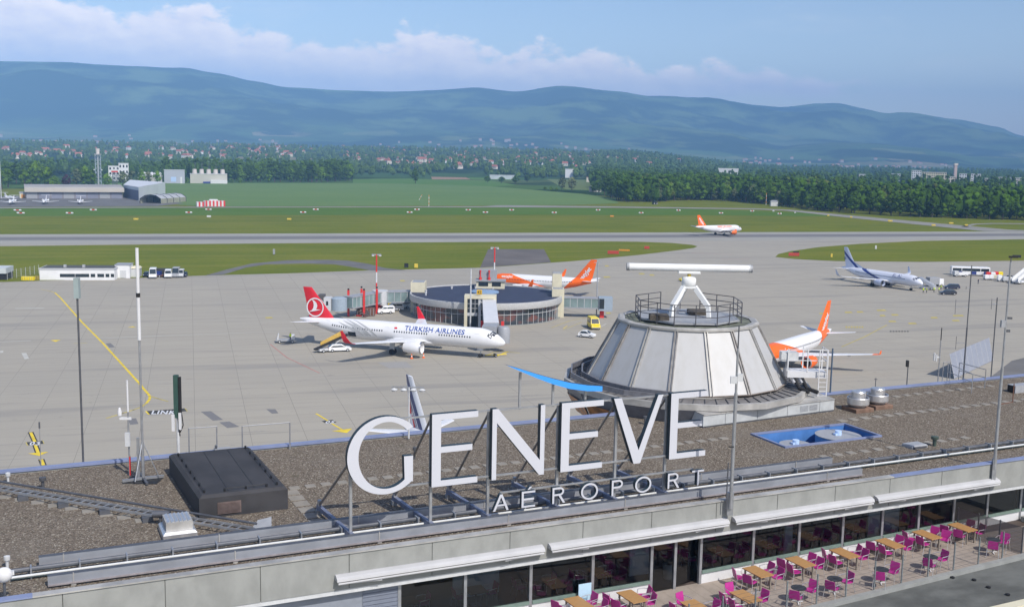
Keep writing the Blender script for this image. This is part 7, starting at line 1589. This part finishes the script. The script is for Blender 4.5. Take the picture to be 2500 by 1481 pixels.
blockthing('low beige building carrying a row of white tanks', 336, 395, 1330, 7, 12, BB, extra=ext)
blockthing('white flat roofed works block behind the lattice tower', 265, 292, 1360, 17, 12, WB, rows=3); blockthing('taller white works block right of the lattice tower', 290, 314, 1380, 20, 12, WB, rows=3)
def exm(t_, L, D, h): q = M(); q.hull([(-14, -2, h * .35), (L, -2, h * .35), (L, D, h * .35), (-14, D, h * .35)], [(-20, -2, h + 3), (L + 2, -2, h + 3), (L + 2, D, h + 3), (-20, D, h + 3)]); q.ob('cantilever', WHT, t_)
blockthing('white modern building with slanting overhang above the forest', 1772, 1790, 1900, 19, 20, WB, extra=exm); blockthing('white cube building left of the forest', 1373, 1393, 1900, 15, 14, WB); blockthing('long low pale blue greenhouse building behind the round trees', 1190, 1250, 1720, 6, 20, mat('pale shed', (.48, .52, .55), .6, var=.1, scale=.1))
blockthing('house with wide terracotta roof left of the forest', 1425, 1448, 1650, 7, 12, HWALL, TERRA)
P_ = AT(1438, 468, 0); t_ = local('farm_shed', 'pale shed with pinkish roof at the left end of the forest', 'shed', (P_.x, P_.y, 0), R(-8)); q = M(); q.box(0, 13, 0, 8, 0, 4.6); q.ob('wall', HWALL, t_); q = M(); q.hull([(-.6, -.6, 4.6), (13.6, -.6, 4.6), (13.6, 8.6, 4.6), (-.6, 8.6, 4.6)], [(2, 4, 7.4), (11, 4, 7.4), (11, 4.4, 7.4), (2, 4.4, 7.4)]); q.ob('roof', mat('pinkish roof', (.36, .31, .31), .8, var=.1), t_); q = M(); q.box(3, 7.5, -.1, -.01, 1, 3.4); q.ob('window', TIN, t_)
P_ = AT(1889, 503, 0); t_ = local('hut', 'tiny white hut at the forest edge', 'hut', (P_.x, P_.y, 0)); q = M(); q.box(-3, 3, -2, 2, 0, 4); q.ob('wall', WHT, t_); q = M(); q.hull([(-3.3, -2.3, 4), (3.3, -2.3, 4), (3.3, 2.3, 4), (-3.3, 2.3, 4)], [(-2, 0, 5), (2, 0, 5), (2, .1, 5), (-2, .1, 5)]); q.ob('roof', GREYP, t_)
P_ = AT(1599, 499, 0); t_ = local('tractor', 'small dark tractor at the forest edge', 'tractor', (P_.x, P_.y, 0), .4); q = M(); q.box(-2.2, 1.2, -1, 1, .8, 1.8); q.ob('body', CB, t_); q = M(); q.bevbox(-1.8, 0, -.9, .9, 1.81, 3.4, .2); q.ob('cab', TIN, t_); wheels(t_, (-1.3, 1.2), 1.1, .8, .5)
# apartment blocks in the far town on the right
for i, (a, b, r, h, m_, rows) in enumerate(((2212, 2236, 2050, 24, WB, 6), (2238, 2297, 1980, 22, mat('apartment cream', (.62, .57, .44), .7, var=.05, scale=.05), 6), (2302, 2318, 2000, 15, HWALL, 4), (2328, 2346, 2040, 20, WB, 5), (2356, 2380, 2050, 20, WB, 5), (2390, 2412, 2150, 12, HWALL, 3), (2420, 2450, 2200, 14, BB, 4), (2462, 2490, 2150, 14, HWALL, 4), (2150, 2185, 2350, 14, WB, 4), (2085, 2100, 2300, 12, WB, 3), (2440, 2500, 2400, 12, BB, 3))):
    blockthing(f'pale apartment block beyond the right forest, {ORD[i]} built in the row' if False else f'pale apartment block over the right forest, {("left end of the far town", "middle of the far town, long and cream striped", "middle, low beside the long cream block", "white block right of the long cream one", "second white block right of the long cream one", "low beige one right of the white blocks", "beige one near the right picture edge", "last one at the right picture edge", "far left, standing alone", "tiny one left of all the others", "farthest long one at the right picture edge")[i]}', a, b, r, h, 14, m_, rows=rows, name='apartment_block')
x, y, g = at_r(2317, 2600); t_ = local('church_tower', 'thin pinkish tower over the far right town', 'tower', (x, y, g)); q = M(); q.box(-3, 3, -3, 3, 0, 34); q.ob('shaft', mat('tower pink', (.5, .38, .34), .8, var=.05), t_); q = M(); q.box(-4, 4, -4, 4, 34, 38); q.ob('belfry', HWALL, t_)
# ---- village houses
def make_house(i):
    rg_ = random.Random(100 + i); L, D, h = rg_.uniform(10, 17), rg_.uniform(9, 11), rg_.uniform(5, 7.5); q = M()
    q.cur = 0; q.box(-L / 2, L / 2, -D / 2, D / 2, -3, h)
    q.cur = 1; rr_ = h + rg_.uniform(3, 4.2); q.add([(-L / 2 - .6, -D / 2 - .7, h - .2), (L / 2 + .6, -D / 2 - .7, h - .2), (L / 2 + .6, D / 2 + .7, h - .2), (-L / 2 - .6, D / 2 + .7, h - .2), (-L / 2 + (.0 if i % 2 else 3), 0, rr_), (L / 2 - (.0 if i % 2 else 3), 0, rr_)], [(0, 1, 5, 4), (1, 2, 5), (2, 3, 4, 5), (3, 0, 4), (3, 2, 1, 0)])
    q.box(L * .2, L * .2 + 1, -.5, .5, h, rr_ + .8)
    q.cur = 2
    for s_ in (-1, 1):
        for k in range(3): q.box(-L * .35 + k * L * .28, -L * .35 + k * L * .28 + 1.4, s_ * (D / 2 + .02) - .03, s_ * (D / 2 + .02) + .03, h * .45, h * .75)
    return q.mesh('house', [HWALL if i % 3 else WB, TERRA if i != 4 else mat('dark roof tiles', (.22, .12, .09), .85, var=.2, scale=.2), TIN])
HM = [make_house(i) for i in range(6)]
hr = random.Random(3); nh = 0; hxy = []
SPOTS = [(0, 760, 358, 392, 85), (560, 790, 352, 385, 22), (840, 1440, 368, 418, 150), (1440, 1760, 378, 404, 24)]
def at_y(px, py):
    """distance at which the rising ground shows at this height of the photo"""
    yh = 375 + .0187 * (px - 1250); best = None; r = 1350.0
    while r < 4300:
        x, y, g = at_r(px, r); yy_ = yh + (CAMZ - g) / (r * math.cos(math.atan((px - 1250) / FPX))) * FPX
        if best is None or abs(yy_ - py) < best[0]: best = (abs(yy_ - py), r)
        r += 60
    return best[1]
for a, b, y0, y1, n in SPOTS:
    for k in range(n):
        px, py = hr.uniform(a, b), hr.triangular(y0, y1, y0 * .5 + y1 * .5); r = at_y(px, py) + hr.uniform(-60, 60)
        x, y, g = at_r(px, r); hxy.append((x, y))
        o = bpy.data.objects.new('village_house', HM[hr.randrange(6)]); COL.objects.link(o); o.location = (x, y, g); o.rotation_euler = (0, 0, hr.uniform(0, 3.14)); s_ = hr.uniform(.75, 1.1); o.scale = (s_, s_, s_)
        zone = 'left of the lattice tower' if px < 240 else 'between the lattice tower and the left wood' if px < 800 else 'in the middle village behind the green field' if px < 1440 else 'above the forest'
        tag(o, f'small village house among far trees {zone}', 'house', f'village houses {zone}')
q = M(); q.cur = 0
for k in range(170):                                                # hamlets on the foot of the mountains: a scatter nobody could count
    px = hr.choice([hr.uniform(820, 1560), hr.uniform(1150, 1320), hr.uniform(1800, 2300), hr.uniform(0, 700)]); r = hr.uniform(4500, 6600) if px < 1700 else hr.uniform(5600, 6900)
    x, y, z = terrain_h(px, r); s_ = hr.uniform(5, 11); h_ = hr.uniform(5, 13); q.cur = 0; q.box(x - s_, x + s_, y - s_ * .6, y + s_ * .6, z - 4, z + h_); q.cur = 1; q.hull([(x - s_, y - s_ * .6, z + h_), (x + s_, y - s_ * .6, z + h_), (x + s_, y + s_ * .6, z + h_), (x - s_, y + s_ * .6, z + h_)], [(x - s_, y - .2, z + h_ + 3), (x + s_, y - .2, z + h_ + 3), (x + s_, y + .2, z + h_ + 3), (x - s_, y + .2, z + h_ + 3)])
o = q.ob('far_village', [mat('far render', (.36, .33, .30), .9, var=.1), TERRA], kind='stuff', label='pale scattered houses at the foot of the blue mountains')

# ================================================================== trees
def crown_mesh(seed, h, w_, m, lumps=26, leaves=220, sq=.8, base=.18):
    rg_ = random.Random(seed); q = M(); top_ = h
    for i in range(lumps):
        f = rg_.random() ** .8; z = h * (base + (1 - base) * f * .9); rad = w_ * math.sin(math.pi * min(.97, .16 + f * .8)) * .72; a = rg_.uniform(0, 6.283); rr_ = rad * math.sqrt(rg_.random()); s_ = w_ * rg_.uniform(.2, .36)
        q.ico((rr_ * math.cos(a), rr_ * math.sin(a), min(z, h - s_ * .5)), s_, 1, .28, sq, rg_)
    for i in range(leaves):
        f = rg_.random(); z = h * (base + (1 - base) * f); rad = w_ * math.sin(math.pi * min(.985, .13 + f * .83)) * rg_.uniform(.72, 1.06); a = rg_.uniform(0, 6.283); c = Vector((rad * math.cos(a), rad * math.sin(a), z)); s_ = w_ * rg_.uniform(.05, .12)
        u_ = Vector((rg_.uniform(-1, 1), rg_.uniform(-1, 1), rg_.uniform(-.4, .4))).normalized() * s_; v_ = u_.orthogonal().normalized() * s_
        q.quad(c - u_, c - v_ * .8, c + u_, c + v_ * .8)
    return q.mesh('crown', m)
def trunk_mesh(h, w_):
    q = M(); q.cyl((0, 0, -1), (0, 0, h * .45), w_ * .07 + .15, w_ * .045 + .08, 8)
    for k in range(4): a = k * 1.57 + .4; q.cyl((0, 0, h * (.25 + .05 * k)), (w_ * .5 * math.cos(a), w_ * .5 * math.sin(a), h * (.52 + .05 * k)), w_ * .03 + .06, .05, 6)
    return q.mesh('trunk', BARK)
KINDS_T = {'oak': [(crown_mesh(10 + i, 19, 7.2, LEAF, 30, 260), trunk_mesh(19, 7)) for i in range(4)], 'dark': [(crown_mesh(20 + i, 21, 6.4, LEAFD, 30, 260), trunk_mesh(21, 6)) for i in range(4)], 'light': [(crown_mesh(30 + i, 18, 6.6, LEAFL, 26, 300), trunk_mesh(18, 6)) for i in range(3)], 'round': [(crown_mesh(40 + i, 11, 6.0, LEAFD, 26, 240, .8, .3), trunk_mesh(11, 5)) for i in range(2)], 'bush': [(crown_mesh(50 + i, 7, 5.0, LEAF, 18, 160, .8, .02), trunk_mesh(7, 3)) for i in range(3)], 'copper': [(crown_mesh(60, 13, 5.5, LEAFP, 24, 200), trunk_mesh(13, 5))]}
tr = random.Random(21)
def tree(kind, x, y, z, s_, label, group=None):
    c, t2 = tr.choice(KINDS_T[kind]); e = bpy.data.objects.new('tree' if kind != 'bush' else 'bush', None); COL.objects.link(e); e.location = (x, y, z); e.rotation_euler = (0, 0, tr.uniform(0, 6.28)); e.scale = (s_ * tr.uniform(.9, 1.12), s_ * tr.uniform(.9, 1.12), s_ * tr.uniform(.9, 1.1)); tag(e, label, 'tree' if kind != 'bush' else 'bush', group)
    for nm, me in (('crown', c), ('trunk', t2)): o = bpy.data.objects.new(nm, me); COL.objects.link(o); o.parent = e
def ptree(kind, px, py, s_, label, group=None): P_ = AT(px, py, 0); tree(kind, P_.x, P_.y, 0, s_, label, group)
# solitary trees of the middle field
ptree('dark', 1014, 448, .9, 'dark bushy tree standing alone at the far edge of the green field')
for i, (px, py, s_) in enumerate(((1190, 446, .85), (1224, 447, .85), (1258, 449, .9), (1287, 445, .95))): ptree('round', px, py, s_, f'dark round tree in the row behind the meadow, {ORD[i]} from the left', 'row of round trees')
ptree('light', 1372, 464, .8, 'left of the two pale green trees near the farm shed'); ptree('light', 1396, 466, .85, 'right of the two pale green trees near the farm shed')
for i, (px, py, s_) in enumerate(((1330, 463, .5), (1345, 465, .6), (1358, 466, .5))): ptree('bush', px, py, s_, f'low bush left of the pale green trees, {ORD[i]} from the left')
# left copses
lf = [('oak', 20, 458, 1.0), ('oak', 60, 460, .95), ('oak', 92, 457, 1.25), ('oak', 118, 459, 1.05), ('dark', 40, 448, 1.1), ('dark', 76, 450, 1.0), ('oak', 135, 462, .7), ('copper', 163, 458, .9), ('light', 188, 455, .95), ('oak', 208, 455, 1.0), ('oak', 222, 459, .9), ('dark', 200, 448, 1.0), ('oak', 262, 456, .7), ('light', 300, 453, .85), ('light', 322, 452, .9), ('oak', 345, 451, .8), ('light', 362, 450, .75), ('oak', 385, 449, .7), ('oak', 5, 462, .8)]
for i, (k, px, py, s_) in enumerate(lf): ptree(k, px, py, s_, 'dark purple leaved tree behind the long hangar' if k == 'copper' else f'leafy tree behind the far left hangars, {ORD[i] if i < 24 else ""} counted along the copse'.replace('counted along the copse', 'of that copse') if False else (f'{"pale" if k == "light" else "dark" if k == "dark" else "green"} leafy tree behind the far left hangars'), None if k == 'copper' else 'leafy trees behind the far left hangars')
for px, py in ((455, 445), (472, 446), (540, 446), (565, 446), (585, 446), (420, 446), (432, 447), (500, 447)): ptree('bush', px, py, .7, 'low bush in front of the works halls', 'bushes in front of the works halls')
# front rows of the two woods: trees one can tell apart
edgeR = [(1446, 469), (1480, 478), (1505, 489), (1540, 493), (1600, 494), (1640, 490), (1690, 489), (1750, 490), (1800, 492), (1850, 497), (1900, 500), (1960, 509), (2020, 516), (2100, 522), (2200, 528), (2300, 532), (2400, 535), (2520, 539)]
def along(edge, n):
    o = []
    for i in range(n):
        f = i / (n - 1) * (len(edge) - 1); k = min(int(f), len(edge) - 2); g = f - k; o.append((edge[k][0] + (edge[k + 1][0] - edge[k][0]) * g, edge[k][1] + (edge[k + 1][1] - edge[k][1]) * g))
    return o
for i, (px, py) in enumerate(along(edgeR, 64)):
    P_ = AT(px, py, 0); k = tr.choice(['dark', 'dark', 'oak', 'oak', 'light'] if 1580 < px < 1950 else ['dark', 'oak', 'dark']); s_ = tr.uniform(.55, .95) if px < 1620 else tr.uniform(.6, .9)
    tree(k, P_.x + tr.uniform(-3, 3), P_.y + tr.uniform(0, 8), 0, s_, 'leafy tree in the front row of the big wood on the right', 'front row of the right wood')
for i, (px, py) in enumerate(along([(560, 444), (640, 444.5), (740, 445), (800, 444), (860, 441)], 26)):
    P_ = AT(px, py, 0); tree(tr.choice(['dark', 'dark', 'oak']), P_.x + tr.uniform(-3, 3), P_.y + tr.uniform(0, 10), 0, tr.uniform(.8, 1.15), 'leafy tree in the front row of the wood behind the green field', 'front row of the left wood')
# woods as masses
def lump_tree(q, x, y, z, h, w_, rg_, n=7):
    q.ico((x, y, z + h * .45), w_ * .8, 1, .2, h * .5 / w_, rg_)
    for i in range(n): a = rg_.uniform(0, 6.283); f = rg_.uniform(.45, 1.0); rr_ = w_ * .62 * (1.35 - f); q.ico((x + rr_ * math.cos(a), y + rr_ * math.sin(a), z + h * f - w_ * .2), w_ * rg_.uniform(.3, .52), 1 if n > 6 else 0, .3, .85, rg_)
def wood(name, edge, depth, n, hmin, hmax, m, label, mfun=None, lum=7):
    q = M(); rg_ = random.Random(len(name) * 7 + n); E2 = along(edge, 200)
    for i in range(n):
        px, py = E2[rg_.randrange(200)]; P_ = AT(px, py, 0); d = Vector((P_.x, P_.y, 0)).normalized(); k = 8 + depth * rg_.random() ** 1.3; P_ = P_ + d * k + Vector((d.y, -d.x, 0)) * rg_.uniform(-6, 6)
        h = rg_.uniform(hmin, hmax); w_ = rg_.uniform(3.8, 6.0); lump_tree(q, P_.x, P_.y, ground_h(P_.x, P_.y), h, w_, rg_, lum)
    q.ob(name, m, kind='stuff', label=label)
WOODR = m_leaf('right wood leaves', (.012, .036, .001), (.05, .105, .004), (.17, .17, .045), .5)
wood('forest', edgeR[2:], 330, 1250, 15, 23, WOODR, 'dense dark green wood along the right side of the airfield')
wood('forest', [(1450, 462), (1520, 462), (1700, 470), (2000, 480), (2500, 500)], 900, 700, 16, 22, LEAFD, 'far part of the wood on the right', lum=5)
wood('forest', [(400, 443), (560, 443.5), (740, 444), (850, 440)], 260, 330, 19, 29, LEAFD, 'dark wood behind the green field and the works halls')
wood('forest', [(-60, 445), (40, 440), (140, 430), (260, 438), (400, 440)], 420, 200, 14, 22, LEAFD, 'dark trees behind the far left hangars')
# tree cover between the village houses and out to the foot of the mountains
q = M(); rg_ = random.Random(77)
def belt(q, a, b, r0, r1, n, h0=8, h1=17, lum=3):
    for i in range(n):
        px = rg_.uniform(a, b); r = r0 + (r1 - r0) * rg_.random() ** .8; x, y, g = at_r(px, r)
        if mnoise.noise(Vector((x / 160, y / 160, 4))) < -.12: continue
        lump_tree(q, x, y, g, rg_.uniform(h0, h1), rg_.uniform(4, 8), rg_, lum)
belt(q, -60, 880, 1650, 4200, 2200, 9, 19); belt(q, 860, 1500, 1780, 4200, 2500, 9, 19); belt(q, 1440, 1800, 1780, 4300, 1200, 9, 19)
q.ob('village_trees', m_leaf('village tree leaves', (.018, .046, .006), (.075, .125, .02)), kind='stuff', label='trees standing between the far village houses')
q = M(); belt(q, 1500, 2600, 2100, 4300, 1900, 10, 20, 2); belt(q, 1500, 2600, 3200, 4600, 900, 14, 24, 2)
q.ob('forest', LEAFD, kind='stuff', label='far level woodland reaching to the foot of the mountains')
# tall dark conifers breaking the skyline of the village
for i, (px, r, h_) in enumerate(((150, 3600, 22), (252, 3700, 20), (690, 3500, 24), (899, 3300, 24), (767, 3500, 20), (1035, 3300, 20))):
    x, y, g = at_r(px, r); q = M(); z = 2
    for k in range(9): q.lathe([(5.2 * (1 - k / 9.5) + .3, z + k * h_ / 9.5), (.4, z + (k + 1.6) * h_ / 9.5)], 9)
    me = q.mesh('crown', LEAFD); e = thing('conifer', f'tall dark conifer on the far village skyline, {ORD[i]} counted from the left' if False else f'pointed dark conifer on the far village skyline above photo left part' if False else 'pointed dark conifer rising over the far village skyline', 'tree', (0, 0, 0), group='conifers on the far village skyline'); e.location = (x, y, g)
    o = bpy.data.objects.new('crown', me); COL.objects.link(o); o.parent = e; q = M(); q.cyl((0, 0, -1), (0, 0, 4), .4); o = bpy.data.objects.new('trunk', q.mesh('trunk', BARK)); COL.objects.link(o); o.parent = e
# ================================================================== the air
q = M(); q.box(-16000, 16000, -120, 15800, -30, 1030)
hm = bpy.data.materials.new('haze'); hm.use_nodes = True; k = NT(hm.node_tree); k.n.remove(k.n['Principled BSDF'])
pv = k.add('ShaderNodeVolumePrincipled'); pv.inputs['Color'].default_value = (.29, .57, 1.0, 1); pv.inputs['Density'].default_value = HAZE; pv.inputs['Anisotropy'].default_value = -0.48
k.l.new(pv.outputs[0], k.n['Material Output'].inputs['Volume'])
if HAZE: q.ob('haze', hm, kind='stuff', label='thin blue haze over the valley')
